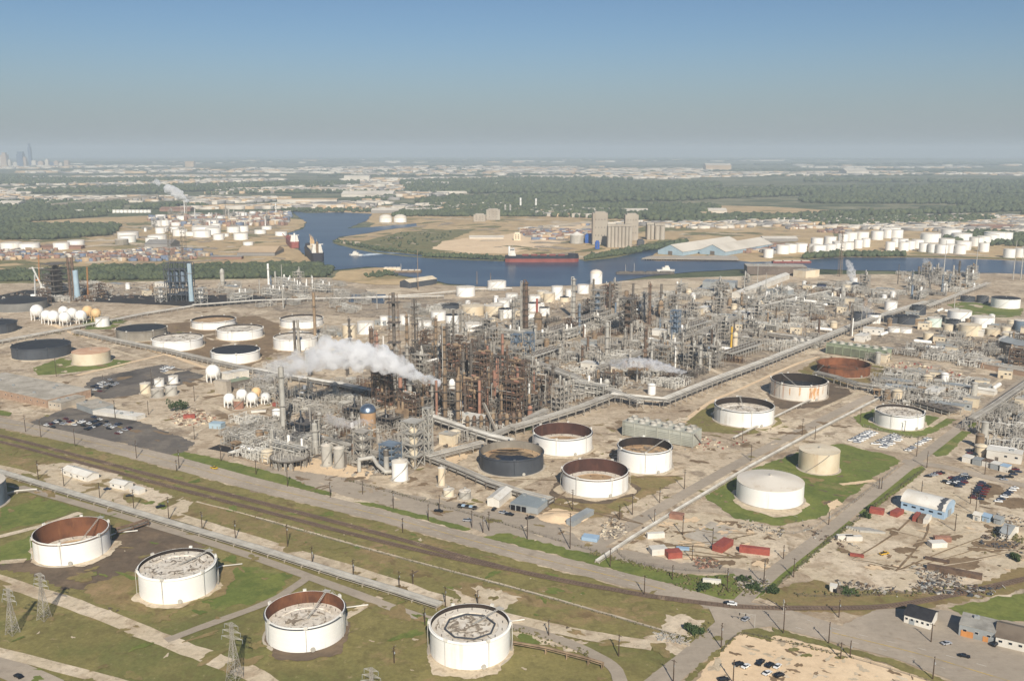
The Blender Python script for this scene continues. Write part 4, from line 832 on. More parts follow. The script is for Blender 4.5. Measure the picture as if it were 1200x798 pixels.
for m_, w_ in ((RUST, 'rusty brown'), (STEEL, 'grey'), (STEELD, 'dark grey'), (LIGHTST, 'pale grey'), (TANST, 'tan'), (BLUEST, 'blue-grey'), (SALMON, 'faded red'), (WHITE, 'white'), (SKYBL, 'pale blue'), (CREAM, 'cream'), (BLACK, 'black'), (YELLOW, 'yellow'), (PIPEG, 'grey'), (PIPEW, 'pale'), (DARK, 'charcoal'), (REDC, 'red'), (GREENL, 'faded green'), (SILO, 'tan')):
    COLOURW[m_.name] = w_
def column(x, yb, yt, w, m=STEEL, style='col', label=None, plat=None, top=None):
    """upright process column, stack, vessel or mast read from the photo: base x, base y, top y, width"""
    p = P(x, yb); s = scl(p); H = max(4, hgt(p, yt)); R = max(0.35, w/2/s)
    cw = COLOURW[m.name]
    kind = {'col': 'process_column', 'stack': 'chimney_stack', 'vessel': 'pressure_vessel', 'mast': 'flare_mast', 'lattice': 'lattice_mast'}[style]
    size = 'short' if H < 18 else ('mid-height' if H < 34 else 'tall')
    word = {'col': 'ringed column', 'stack': 'smooth stack', 'vessel': 'fat upright vessel', 'mast': 'thin mast', 'lattice': 'open lattice mast'}[style]
    o = thing(kind, p, label or '?', {'col': 'column', 'stack': 'chimney', 'vessel': 'vessel', 'mast': 'mast', 'lattice': 'mast'}[style], rz=rnd.uniform(0, 6.28))
    if not label: later(o, f'{size} {cw} {word}', p)
    st = STEELD if m in (RUST, STEELD, TANST, SALMON) else STEEL
    if style == 'lattice':
        mb = MB(); lv = max(4, int(H/(2.2*R))); hb = R
        for i in range(lv):
            z0, z1 = H*i/lv, H*(i+1)/lv; r0 = hb*(1-0.35*i/lv); r1 = hb*(1-0.35*(i+1)/lv)
            c0 = [(r0*a, r0*b, z0) for a, b in ((1, 1), (-1, 1), (-1, -1), (1, -1))]; c1 = [(r1*a, r1*b, z1) for a, b in ((1, 1), (-1, 1), (-1, -1), (1, -1))]
            for k in range(4):
                mb.bar(c0[k], c1[k], 0.28); mb.bar(c1[k], c1[(k+1) % 4], 0.22); mb.bar(c0[k], c1[(k+1) % 4], 0.18)
        mb.build('lattice_frame', m, o)
        mb = MB(); mb.cyl((0, 0, 0), (0, 0, H*1.02), R*0.28, n=10); mb.build('riser_pipe', st, o)
        for k in range(3):
            mb = MB(); z = H*(0.4+0.25*k); mb.box((0, 0, z), (R*2.2, R*2.2, 0.25)); mb.build('platform', st, o)
        return o
    n = 16 if w > 5 else 10
    mb = MB()
    if style == 'stack': prof = [(R*1.25, 0), (R, H*0.35), (R, H), (R*0.75, H), (R*0.7, H-2)]
    elif style == 'mast': prof = [(R, 0), (R*0.6, H*0.5), (R*0.45, H)]
    elif style == 'vessel': prof = [(R*0.7, 0), (R*0.7, H*0.15), (R, H*0.22), (R, H*0.85), (R*0.8, H*0.94), (R*0.3, H), (0.02, H)]
    else:
        k1 = rnd.uniform(0.35, 0.7) if rnd.random() < 0.5 else 0.02
        prof = [(R*1.0, 0), (R*1.0, H*k1), (R*0.86, H*k1+1.0), (R*0.86, H-1.2), (R*0.6, H-0.4), (0.02, H)]
    mb.lathe((0, 0, 0), prof, n); mb.build('shell', m, o)
    np_ = plat if plat is not None else {'col': int(H/7), 'stack': 1 if H > 25 else 0, 'vessel': 1, 'mast': 0}[style]
    for k in range(np_):
        z = H*(k+1)/(np_+0.35)
        mb = MB(); e = R+rnd.uniform(1.0, 1.7)
        a0 = rnd.uniform(0, 6.28)
        mb.lathe((0, 0, z), [(R*0.9, -0.12), (e, -0.12), (e, 0.08), (R*0.9, 0.08)], 10, smooth=False)
        mb.lathe((0, 0, z), [(e, 1.0), (e+0.06, 1.06), (e, 1.12), (e-0.06, 1.06), (e, 1.0)], 10, smooth=False)
        for i in range(5):
            a = i*1.2566; mb.cyl((math.cos(a)*e, math.sin(a)*e, z), (math.cos(a)*e, math.sin(a)*e, z+1.1), 0.07, n=4)
        mb.build('platform', st, o)
    if style in ('col', 'stack') and H > 8:
        mb = MB(); mb.bar((R+0.35, 0.3, 0), (R+0.35, 0.3, H), 0.12); mb.bar((R+0.35, -0.3, 0), (R+0.35, -0.3, H), 0.12)
        for k in range(int(H/1.6)): mb.box((R+0.35, 0, 1.6*k+0.8), (0.1, 0.6, 0.1))
        mb.build('ladder', st, o)
    if style == 'col' and H > 8:
        mb = MB(); a = rnd.uniform(1, 5); d = Vector((math.cos(a), math.sin(a), 0)); r = max(0.28, R*0.22)
        mb.path([Vector((0, 0, H-0.5)), Vector((0, 0, H+1.6)), d*(R+0.8)+Vector((0, 0, H+1.4)), d*(R+0.8)+Vector((0, 0, 1.5)), d*(R+4.5)+Vector((0, 0, 1.5))], r, 6)
        mb.build('overhead_pipe', LIGHTST if rnd.random() < 0.4 else m, o)
    if top: 
        mb = MB(); mb.lathe((0, 0, H*0.72), [(R*1.03, 0), (R*1.03, H*0.28+0.05), (R*0.7, H*0.28+0.06)], n); mb.build('top_band', top, o)
    return o
C = column
# landmark uprights, read one by one
C(333, 508, 430, 6, LIGHTST, 'stack', 'tall pale grey column standing alone where the big plume thins out', plat=2)
C(369.7, 404, 343, 3.4, TANST, 'stack', 'tall grey-brown pole stack in front of the rimmed white tank')
C(346, 412, 376, 3, STEELD, 'stack', 'shorter dark pole of the twin poles at the top of the plume')
C(350.5, 414, 375, 3, STEEL, 'stack', 'grey pole of the twin poles at the top of the plume')
C(410, 402, 373, 2.6, STEELD, 'col', 'thin dark column beside the square-looking cream tank')
C(463, 438, 345, 14, RUST, 'lattice', 'wide rusty open lattice mast rising behind the big plume')
C(487, 430, 352, 8, STEELD, 'lattice', 'narrow dark lattice mast beside the wide rusty one')
C(478, 432, 368, 3, TANST, 'col'); C(436, 412, 384, 5, RUST, 'col'); C(442, 414, 390, 4, SALMON, 'col'); C(449.5, 410, 394, 2, WHITE, 'stack')
C(511, 420, 372, 3.2, TANST, 'col'); C(521, 455, 382, 5, TANST, 'col'); C(525, 440, 381, 3, STEELD, 'col'); C(532, 425, 363, 2.4, STEELD, 'stack'); C(542, 413, 364, 5, STEEL, 'col', 'tall grey-brown column highest of the group behind the plume source')
C(545.5, 411, 384, 3.4, LIGHTST, 'col'); C(543, 452, 412, 4, STEELD, 'stack'); C(552, 452, 402, 3.4, STEELD, 'stack'); C(562, 446, 393, 3.8, STEELD, 'stack'); C(575.5, 424, 400, 2, STEEL, 'stack'); C(579, 424, 400, 3, STEEL, 'stack')
C(579, 462, 434, 3.2, SALMON, 'stack'); C(562, 492, 446, 3.6, SALMON, 'stack'); C(481, 484, 446, 5, LIGHTST, 'stack', 'grey stack with a broad platform giving off the big white plume', plat=3); C(475, 484, 462, 4, LIGHTST, 'stack')
C(497, 478, 447, 3, TANST, 'stack'); C(504, 478, 446, 2.6, SALMON, 'stack'); C(512, 492, 446, 2.8, SALMON, 'stack'); C(522, 498, 436, 5, TANST, 'col'); C(537, 502, 442, 6, TANST, 'col', 'thick tan column closest to the pipe bridge behind the charcoal tank'); C(530, 472, 444, 8, WHITE, 'vessel')
C(580, 472, 435, 2.8, SALMON, 'stack'); C(593, 478, 440, 2.5, RUST, 'stack'); C(603, 478, 440, 3.2, RUST, 'col'); C(612, 480, 450, 2.4, STEELD, 'col'); C(620, 476, 449, 2, WHITE, 'col'); C(571, 480, 456, 2.4, SALMON, 'stack'); C(640, 476, 440, 3, STEELD, 'col')
for i, xx in enumerate((548, 556, 564, 571, 578, 586, 594, 602, 609)): C(xx, 511-i*0.8, 487-i*0.5, 5, (TANST, RUST)[i % 2], 'vessel')
C(612, 390, 331, 3.4, STEEL, 'col', 'tall grey one of the twin grey and rust columns', plat=2); C(616.5, 391, 330, 5, RUST, 'col', 'tall rust-brown one of the twin grey and rust columns'); C(602, 392, 350, 3.4, STEEL, 'col')
C(630.5, 392, 366, 9, TANST, 'vessel', 'fat tan vessel topped by a small red stack'); C(629.2, 372, 350, 2.6, REDC, 'stack', 'small red stack rising over the fat tan vessel')
C(672, 372, 326, 4.4, LIGHTST, 'col', 'tall pale grey tapering column beside the shoreline tanks'); C(679, 391, 356, 4, BLUEST, 'col'); C(685, 395, 380, 3, WHITE, 'vessel'); C(711, 420, 378, 5.2, LIGHTST, 'col', 'broad pale grey column standing free in the middle of the refinery', plat=3)
C(695, 368, 327, 2.4, STEELD, 'stack'); C(714, 374, 330, 2.6, STEELD, 'stack'); C(741, 386, 332, 2.6, STEELD, 'stack'); C(738, 388, 350, 3, LIGHTST, 'col'); C(745, 372, 352, 5, mat('maroon_steel', (92, 58, 60), (70, 46, 48)) and RUST, 'vessel'); C(754, 376, 341, 4, STEEL, 'col'); C(749, 372, 352, 2, STEEL, 'stack')
C(761, 380, 332, 3, RUST, 'col', 'tall dark rust column standing before the bare clearing', plat=5); C(774, 370, 333, 2.6, STEELD, 'stack', 'black slim chimney on a brown base before the bare clearing'); C(774, 372, 352, 6, TANST, 'vessel')
C(778, 416, 390, 2.6, LIGHTST, 'stack'); C(783, 400, 380, 3, LIGHTST, 'col'); C(791, 432, 407, 2.2, WHITE, 'col'); C(820, 436, 406, 4, LIGHTST, 'col'); C(810, 426, 393, 3.6, STEELD, 'col'); C(814, 428, 396, 3, STEELD, 'col'); C(800, 424, 400, 3, STEEL, 'col')
C(838, 420, 402, 7, WHITE, 'vessel', 'white bulging vessel with a side pipe in front of the grey roofed shed'); C(856.5, 411, 383, 2.4, YELLOW, 'stack', 'thin yellow stack beside the cream vessel'); C(861, 410, 389, 6, CREAM, 'vessel', 'cream vessel next to the thin yellow stack'); C(860, 390, 375, 2, STEELD, 'stack'); C(833, 420, 386, 2.4, RUST, 'col'); C(839, 402, 380, 2, STEELD, 'stack')
for x, yb, yt in ((872, 345, 317), (897, 344, 320), (866, 392, 358), (887, 340, 312), (1008, 396, 362), (986, 360, 330), (1118, 362, 336), (1052, 333, 310), (1143, 322, 278), (1187, 328, 282), (1196, 328, 284), (1106, 318, 282)):
    C(x, yb, yt, 1.4 if yb < 350 else 1.2, LIGHTST if x != 1052 else STEELD, 'mast')
C(984, 324, 272, 3.6, TANST, 'lattice', 'tall tan lattice mast beside the far white steam puffs'); C(996.7, 394, 357, 2.2, STEELD, 'stack', 'black slim chimney behind the green cooling tower'); C(998.2, 394, 373, 1.8, WHITE, 'stack', 'short white stack touching the black slim chimney'); C(959, 396, 373, 2.4, RUST, 'stack', 'rust-red stack at the end of the green cooling tower')
C(1107, 345, 332, 5, WHITE, 'vessel', 'white upright vessel by the far pipework'); C(1141, 340, 332, 2.4, WHITE, 'vessel', 'small white upright vessel at the top of the pale conveyor')
for i in range(14):
    x = rnd.uniform(1065, 1135); yb = rnd.uniform(322, 348); C(x, yb, yb-rnd.uniform(10, 24), rnd.uniform(1.6, 3), rnd.choice((STEEL, STEELD, LIGHTST, BLUEST)), rnd.choice(('col', 'col', 'stack')))
C(319.5, 527, 502, 5, LIGHTST, 'col', 'pale grey column at the corner of the pipe grid by the road', plat=0); C(370, 532, 495, 8, LIGHTST, 'col', 'thick whitish column standing in front of the smoke-darkened unit', plat=1); C(360, 540, 521, 4.6, LIGHTST, 'vessel'); C(453, 552, 527, 6, LIGHTST, 'stack', 'tapered concrete-grey stack with a dark top by the white duct', top=STEELD)
# brown cluster and grey filler columns
def scatter(n, poly, mats, hs, ws, styles=('col', 'col', 'stack', 'vessel')):
    pl = [Vector(q) for q in poly]
    def inside(x, y):
        c = False
        for i in range(len(pl)):
            a, b = pl[i], pl[i-1]
            if (a.y > y) != (b.y > y) and x < (b.x-a.x)*(y-a.y)/(b.y-a.y)+a.x: c = not c
        return c
    x0, x1 = min(q.x for q in pl), max(q.x for q in pl); y0, y1 = min(q.y for q in pl), max(q.y for q in pl)
    out = []
    while len(out) < n:
        x, y = rnd.uniform(x0, x1), rnd.uniform(y0, y1)
        if inside(x, y) and all(abs(x-a)+2*abs(y-b) > 5 for a, b in out): out.append((x, y))
    for x, y in out:
        st = rnd.choice(styles); h = rnd.uniform(*hs)*(0.6 if st == 'vessel' else 1); w = rnd.uniform(*ws)*(1.7 if st == 'vessel' else 0.8 if st == 'stack' else 1)
        C(x, y, y-h, w, rnd.choice(mats), st)
scatter(64, [(430, 440), (470, 410), (540, 400), (600, 430), (640, 470), (640, 490), (560, 500), (500, 492), (440, 470)], (RUST, RUST, TANST, STEELD, SALMON, STEEL), (16, 44), (2.2, 4.4))
scatter(34, [(600, 400), (680, 380), (760, 400), (770, 440), (700, 465), (640, 478), (600, 450)], (STEEL, STEEL, STEELD, LIGHTST, RUST, TANST), (10, 28), (2.0, 4.2))
scatter(28, [(690, 350), (780, 370), (830, 400), (850, 430), (790, 450), (760, 430), (720, 380)], (STEEL, STEELD, LIGHTST, RUST, BLUEST), (10, 26), (1.8, 3.6))
scatter(24, [(320, 500), (400, 470), (470, 500), (480, 540), (420, 555), (330, 535)], (STEEL, LIGHTST, STEELD, RUST), (8, 22), (2.4, 4.4))
scatter(26, [(860, 345), (990, 345), (1000, 375), (900, 400), (860, 385)], (STEEL, STEELD, LIGHTST, TANST), (7, 18), (1.4, 3.0))
scatter(14, [(300, 440), (360, 425), (430, 430), (430, 470), (340, 480)], (STEEL, LIGHTST, STEELD), (10, 26), (2, 3.6))
scatter(16, [(230, 350), (330, 350), (390, 345), (380, 330), (250, 335)], (LIGHTST, STEEL, WHITE, BLUEST), (6, 18), (1.4, 2.6))
# ---------------------------------------------------------------- steel structures with equipment, six kinds shared by copies
def frame_mesh(nx, ny, lv, sx, sy, lh, m, brace=True):
    mb = MB(); t = 0.42
    for i in range(nx+1):
        for j in range(ny+1): mb.bar((i*sx-nx*sx/2, j*sy-ny*sy/2, 0), (i*sx-nx*sx/2, j*sy-ny*sy/2, lv*lh+1.2*(rnd.random() < 0.6)), t)
    for k in range(1, lv+1):
        for j in range(ny+1): mb.bar((-nx*sx/2, j*sy-ny*sy/2, k*lh), (nx*sx/2, j*sy-ny*sy/2, k*lh), t*0.8)
        for i in range(nx+1): mb.bar((i*sx-nx*sx/2, -ny*sy/2, k*lh), (i*sx-nx*sx/2, ny*sy/2, k*lh), t*0.8)
        if brace:
            for j in (0, ny):
                i = (k*3+j) % nx; x0 = i*sx-nx*sx/2; y = j*sy-ny*sy/2
                mb.bar((x0, y, (k-1)*lh), (x0+sx, y, k*lh), t*0.55)
            i = (0, nx)[k % 2]; mb.bar((i*sx-nx*sx/2, -ny*sy/2, (k-1)*lh), (i*sx-nx*sx/2, -ny*sy/2+sy, k*lh), t*0.55)
        for e in (-1, 1):
            mb.bar((-nx*sx/2, e*ny*sy/2, k*lh+1.1), (nx*sx/2, e*ny*sy/2, k*lh+1.1), 0.12)
    return mb.mesh('steel_frame', m)
def structure(nx, ny, lv, sx, sy, lh, fm, vm, seed, label, loc=None, rz=0):
    rnd.seed(seed)
    t = thing('process_structure', loc or P(600, 4000), label, 'steel structure', rz=rz)
    put('steel_frame', frame_mesh(nx, ny, lv, sx, sy, lh, fm), t)
    for k in range(1, lv+1):
        mb = MB(); w = nx*sx*rnd.uniform(0.45, 1.0); d = ny*sy*rnd.uniform(0.6, 1.0)
        mb.box((rnd.uniform(-1, 1)*(nx*sx-w)/2, rnd.uniform(-1, 1)*(ny*sy-d)/2, k*lh+0.25), (w, d, 0.12)); mb.build('deck', fm, t)
    for k in range(lv+1):
        for q in range(rnd.randint(2, 3)):
            mb = MB(); r = rnd.uniform(0.7, 1.4); L = rnd.uniform(3, min(8, nx*sx*0.6)); x = rnd.uniform(-0.5, 0.5)*(nx*sx-L); y = rnd.uniform(-0.42, 0.42)*ny*sy
            if rnd.random() < 0.6:
                mb.cyl((x-L/2, y, k*lh+r+0.5), (x+L/2, y, k*lh+r+0.5), r, n=10); mb.build('heat_exchanger', rnd.choice(vm), t)
            else:
                mb.lathe((x, y, k*lh+0.3), [(r, 0), (r, L*0.9), (r*0.5, L*1.05), (0.02, L*1.07)], 10); mb.build('drum', rnd.choice(vm), t)
    mb = MB()
    for q in range(16):
        z = rnd.randint(0, lv)*lh+rnd.uniform(0.8, 2.5); x = rnd.uniform(-0.55, 0.55)*nx*sx; y = rnd.uniform(-0.55, 0.55)*ny*sy; z2 = min(lv*lh+2, max(0.5, z+rnd.uniform(-1, 1)*lh*1.5)); x2 = rnd.uniform(-0.6, 0.6)*nx*sx
        mb.path([(x, y, z), (x, y, z2), (x2, y, z2), (x2, y+rnd.uniform(-3, 3), z2)], rnd.uniform(0.14, 0.34), 5)
    mb.build('piping', rnd.choice((PIPEW, PIPEG)), t)
    return t
def tangle(seed, n, L, W, H, m, m2, label):
    """low unit of exchangers, pumps and pipework"""
    rnd.seed(seed)
    t = thing('pipework_unit', P(600, 4000), label, 'pipework')
    mb = MB()
    for i in range(n):
        z = rnd.choice((0.6, 1.6, 3.0, 4.5, 6.0)) * H/6; x = rnd.uniform(-L/2, L/2); y = rnd.uniform(-W/2, W/2)
        if rnd.random() < 0.5: q = [(x, y, 0), (x, y, z), (max(-L/2, min(L/2, x+rnd.uniform(-12, 12))), y, z)]; q.append((q[2][0], y, rnd.choice((0, z*0.5))))
        else: q = [(x, y, 0), (x, y, z), (x, max(-W/2, min(W/2, y+rnd.uniform(-10, 10))), z)]; q.append((x, q[2][1], 0))
        mb.path(q, rnd.uniform(0.12, 0.34), 5)
    mb.build('piping', m, t)
    for i in range(3):
        mb = MB(); x = rnd.uniform(-L/2+4, L/2-4); y = rnd.uniform(-W/2, W/2); r = rnd.uniform(0.6, 1.2); z = rnd.choice((1.6, 3.2, 5.2))
        for k in range(rnd.randint(1, 3)):
            mb.cyl((x-3.2, y+k*r*2.4, z), (x+3.2, y+k*r*2.4, z), r, n=9); mb.box((x-2, y+k*r*2.4, z/2), (0.5, r*1.6, z)); mb.box((x+2, y+k*r*2.4, z/2), (0.5, r*1.6, z))
        mb.build('heat_exchanger', m2 if i else LIGHTST, t)
    mb = MB()
    for i in range(7):
        x = -L/2+L*i/6
        for y in (-W*0.2, W*0.2): mb.bar((x, y, 0), (x, y, H), 0.3)
        mb.bar((x, -W*0.2, H), (x, W*0.2, H), 0.3); mb.bar((x, -W*0.2, H*0.6), (x, W*0.2, H*0.6), 0.3)
    mb.build('pipe_support', STEEL, t)
    mb = MB(); mb.box((0, 0, 0.42), (L*1.05, W*1.1, 0.16)); mb.build('concrete_slab', STAIN if seed % 2 else PAVE_SHADE, t)
    return t
FAR_AWAY = []
def first_or_dup(proto, p, rz, used):
    if proto.name not in used:
        used.add(proto.name); proto.location = (p.x, p.y, 0); proto.rotation_euler = (0, 0, rz); return proto
    return dup(proto, p, rz)
used = set()
GREYS = [structure(4, 2, 3, 5, 5, 5, STEEL, (LIGHTST, STEEL, WHITE), 11, '?'), structure(3, 2, 5, 5, 5, 4.5, STEEL, (LIGHTST, STEELD), 12, '?'), structure(6, 2, 2, 6, 5, 5.5, LIGHTST, (WHITE, STEEL), 13, '?'), structure(3, 3, 4, 4.5, 4.5, 5, STEEL, (STEEL, TANST), 14, '?')]
RUSTS = [structure(3, 2, 4, 5, 5, 5, RUST, (TANST, RUST, STEELD), 15, '?'), structure(5, 2, 3, 5, 4.5, 5, STEELD, (RUST, TANST), 16, '?'), structure(3, 3, 6, 5, 5, 5, RUST, (TANST, SALMON), 17, '?')]
TG = [tangle(21, 85, 28, 14, 6, PIPEG, STEEL, '?'), tangle(22, 95, 32, 16, 7, PIPEW, TANST, '?'), tangle(23, 80, 24, 18, 6, PIPEG, LIGHTST, '?'), tangle(24, 90, 36, 12, 8, PIPEG, STEELD, '?')]
TR = [tangle(25, 85, 28, 14, 7, RUST, TANST, '?'), tangle(26, 85, 32, 14, 6, STEELD, RUST, '?')]
rnd.seed(99)
SPOTS = []
def field(n, poly, protos, phr, gap, only=None):
    pl = [Vector(q) for q in poly]
    def inside(x, y):
        c = False
        for i in range(len(pl)):
            a, b = pl[i], pl[i-1]
            if (a.y > y) != (b.y > y) and x < (b.x-a.x)*(y-a.y)/(b.y-a.y)+a.x: c = not c
        return c
    g = [P(*q) for q in poly]
    x0, x1 = min(q.x for q in g), max(q.x for q in g); y0, y1 = min(q.y for q in g), max(q.y for q in g)
    k = tries = 0
    while k < n and tries < 6000:
        tries += 1
        p = Vector((rnd.uniform(x0, x1), rnd.uniform(y0, y1)))
        v = (p.y*sp-0*cp-CAM_H*0)  # projected check below
        d = p.y*cp+CAM_H*sp; px = 600+FPX*p.x/d; py = 399-FPX*(p.y*sp-CAM_H*cp)/d
        if not inside(px, py) or any((p-q).length < gap for q in SPOTS): continue
        SPOTS.append(p); k += 1
        pr = rnd.choice(protos)
        a = rnd.choice((ANG_A, ANG_B, ANG_A, ANG_A+math.pi))
        o = first_or_dup(pr, p, a, used)
        later(o, phr[protos.index(pr) % len(phr)], p)
PG = ('grey open steel structure with drums', 'tall grey steel structure of five decks', 'long low pale steel structure', 'square grey steel tower block')
PR = ('rusty steel structure with tan drums', 'dark steel structure with rusty vessels', 'tall rusty steel structure of six decks')
PT = ('low grey pipework and exchangers', 'low pale pipework with tan exchangers', 'short grey pipework with pale exchangers', 'long grey pipework with dark exchangers')
PTR = ('low rusty pipework with tan exchangers', 'low dark pipework with rusty exchangers')
CORE = [(330, 540), (310, 505), (340, 470), (430, 440), (450, 425), (520, 400), (600, 385), (660, 372), (700, 352), (790, 360), (860, 380), (950, 398), (880, 425), (800, 462), (716, 468), (640, 492), (580, 515), (505, 535), (480, 552), (400, 552)]
BROWN = [(430, 470), (450, 425), (540, 402), (600, 425), (640, 470), (640, 488), (560, 506), (500, 500)]
field(16, BROWN, RUSTS, PR, 18)
field(22, BROWN, TR, PTR, 12)
field(30, CORE, GREYS, PG, 21)
field(110, CORE, TG, PT, 12.5)
field(10, CORE, RUSTS, PR, 15)
field(20, CORE, TR, PTR, 12)
FARP = [(850, 388), (700, 348), (860, 340), (1000, 332), (1060, 345), (1010, 372), (960, 392)]
field(14, FARP, GREYS, PG, 26); field(60, FARP, TG, PT, 16); field(8, FARP, TR, PTR, 20)
field(10, [(1060, 350), (1060, 322), (1140, 322), (1150, 335), (1085, 362)], GREYS, PG, 20); field(16, [(1060, 350), (1060, 322), (1140, 322), (1150, 335), (1085, 362)], TG, PT, 18)
field(12, [(245, 352), (260, 336), (390, 332), (400, 350), (340, 354)], GREYS[1:3]+TG[:1], (PG[1], PG[2], PT[0]), 20)
field(22, [(245, 354), (260, 336), (390, 332), (470, 356), (520, 358), (540, 372), (470, 372), (340, 362)], TG, PT, 20)
field(14, [(1010, 458), (1060, 436), (1150, 450), (1110, 478), (1060, 474)], TG, PT, 18)
field(12, [(1110, 405), (1195, 398), (1200, 430), (1120, 430)], TR+TG, PTR+PT, 18)
field(8, [(1150, 500), (1200, 470), (1215, 500), (1180, 530)], TG, PT, 20)
field(8, [(1180, 430), (1200, 400), (1230, 410), (1230, 440)], RUSTS[:2]+TR, PR[:2]+PTR, 16)
field(6, [(290, 470), (300, 440), (330, 430), (335, 470)], TG, PT, 14)
field(10, [(265, 520), (300, 490), (330, 500), (330, 530), (290, 525)], TG, PT, 14)
field(16, [(10, 352), (60, 335), (110, 332), (170, 345), (60, 356)], TR+RUSTS[:1]+TG[:2], PTR+PR[:1]+PT[:2], 18)
for pr in GREYS+RUSTS+TG+TR:
    if pr.name not in used: print('UNUSED', pr.name)
# small plant houses, upright drums and lying drums filling the units
def plant_house(L, W, H, m, m2, phrase):
    t = thing('plant_house', P(600, 4000), '?', 'plant building')
    mb = MB(); mb.box((0, 0, H/2), (L, W, H)); mb.build('wall', m, t)
    mb = MB(); mb.box((0, 0, H+0.2), (L+0.8, W+0.8, 0.3)); r = mb.build('roof', m2, t)
    mb = MB(); mb.box((L*0.2, 0, H+0.9), (2.4, 2, 1.2)); mb.build('roof_unit', METALG, r)
    mb = MB(); mb.box((-L*0.2, -W/2-0.06, 1.4), (2.2, 0.14, 2.8)); mb.build('door', STEELD, t)
    for e in (0.05, 0.35):
        mb = MB(); mb.box((L*e, -W/2-0.06, H*0.6), (1.8, 0.14, 1.2)); mb.build('window', GLASS, t)
    return t
def drum_set(r, L, m, up):
    t = thing('storage_drum', P(600, 4000), '?', 'drum')
    mb = MB()
    if up: mb.lathe((0, 0, 0), [(r, 0), (r, L), (r*0.5, L+r*0.25), (0.02, L+r*0.3)], 18)
    else:
        z = r+1.6; mb.cyl((-L/2, 0, z), (L/2, 0, z), r, n=16); mb.sphere((-L/2, 0, z), r*0.995, 14, 8); mb.sphere((L/2, 0, z), r*0.995, 14, 8)
    mb.build('shell', m, t)
    mb = MB()
    if up:
        mb.lathe((0, 0, L), [(r+0.6, -0.1), (r+0.6, 0.05), (r*0.95, 0.05)], 14, smooth=False)
        for k in range(18): mb.box((math.cos(k*0.16)*(r+0.5), math.sin(k*0.16)*(r+0.5), L*k/18+0.3), (0.8, 0.9, 0.12), k*0.16)
        mb.build('walkway', STEEL, t)
    else:
        for e in (-0.3, 0.3): mb.box((L*e, 0, 1.0), (0.7, r*1.7, 2.0))
        mb.build('saddle', CONC, t)
    return t
HP = [plant_house(16, 9, 6, METALG, FLATROOF, ''), plant_house(22, 11, 7, METALW, METALW, ''), plant_house(12, 9, 8, CREAM, FLATROOF, ''), plant_house(26, 9, 5, CONC, METALG, '')]
PH_ = ('grey plant house with flat roof', 'white sheet-metal plant house', 'cream block-shaped plant house', 'long concrete plant house')
DP = [drum_set(3.6, 9, WHITE, True), drum_set(2.6, 12, LIGHTST, True), drum_set(1.9, 16, WHITE, False), drum_set(4.4, 7, CREAM, True), drum_set(3.0, 10, TANST, True)]
PD_ = ('white upright drum', 'pale grey slender drum', 'white lying drum on saddles', 'cream squat drum', 'tan upright drum')
RIGHT = [(1000, 398), (1050, 372), (1100, 364), (1200, 384), (1210, 402), (1130, 424), (1050, 424), (1010, 430)]
RYARD = [(1010, 462), (1060, 436), (1150, 448), (1190, 440), (1140, 478), (1080, 484), (1040, 476)]
LMID = [(320, 400), (420, 382), (520, 362), (600, 350), (660, 348), (640, 366), (500, 396), (430, 412), (340, 440)]
field(10, CORE, HP, PH_, 12); field(26, CORE, DP, PD_, 9)
field(22, FARP, HP, PH_, 16); field(30, FARP, DP, PD_, 12)
field(16, RIGHT, HP, PH_, 14); field(16, RIGHT, DP, PD_, 11); field(10, RIGHT, TG, PT, 12)
field(12, RYARD, HP, PH_, 12); field(6, RYARD, DP, PD_, 10)
field(16, LMID, TG, PT, 16); field(8, LMID, HP, PH_, 14); field(8, LMID, DP, PD_, 12)
field(8, [(1150, 500), (1205, 470), (1225, 510), (1190, 545), (1130, 530)], HP+DP, PH_+PD_, 14)
field(10, [(20, 352), (60, 334), (330, 338), (300, 352), (120, 350)], HP+DP, PH_+PD_, 20)
WORKS = [(165, 272), (330, 266), (345, 252), (200, 250)]
field(18, WORKS, TG, PT, 34); field(8, WORKS, GREYS[1:2]+TG[:1], (PG[1], PT[0]), 40); field(10, WORKS, DP[:2], PD_[:2], 30)
field(12, [(280, 530), (310, 500), (340, 480), (330, 545), (300, 535)], DP+TG, PD_+PT, 9)
# ---------------------------------------------------------------- pipe racks: bents, decks of pipes
def rack(px, w, h, label, n_pipes=6, m=PIPEW, levels=2, sm=STEEL, r=0.34, step=9.0, cat='pipe rack', name='pipe_rack'):
    pts = [P(*q) for q in px]; c = pts[0].copy()
    t = thing(name, c, label, cat)
    loc = [p-c for p in pts]
    bm = MB(); bm.bar((0, -w/2, 0), (0, -w/2, h+0.3), 0.4); bm.bar((0, w/2, 0), (0, w/2, h+0.3), 0.4)
    for l in range(levels): bm.bar((0, -w/2, h-l*2.2), (0, w/2, h-l*2.2), 0.36)
    me = bm.mesh('support_bent', sm)
    for a, b in zip(loc, loc[1:]):
        d = b-a; k = max(1, min(45, int(d.length/step))); az = math.atan2(d.y, d.x)
        for i in range(k+1):
            q = a+d*(i/k); put('support_bent', me, t, (q.x, q.y, 0), az)
    for l in range(levels):
        for i in range(n_pipes):
            off = (i+0.5-n_pipes/2)*(w*0.88/n_pipes); rr = r*rnd.choice((0.6, 0.8, 1.0, 1.25))
            z = h-l*2.2+0.25+rr; q = offset_line(loc, off)
            mb = MB(); mb.path([(p.x, p.y, z) for p in q], rr, 6); mb.build('pipe', rnd.choice((m, m, PIPEG)), t)
    if sm:
        mb = MB()
        for e in (-1, 1):
            q = offset_line(loc, e*w/2); mb.path([(p.x, p.y, h) for p in q], 0.2, 4)
        mb.build('edge_beam', sm, t)
    return t
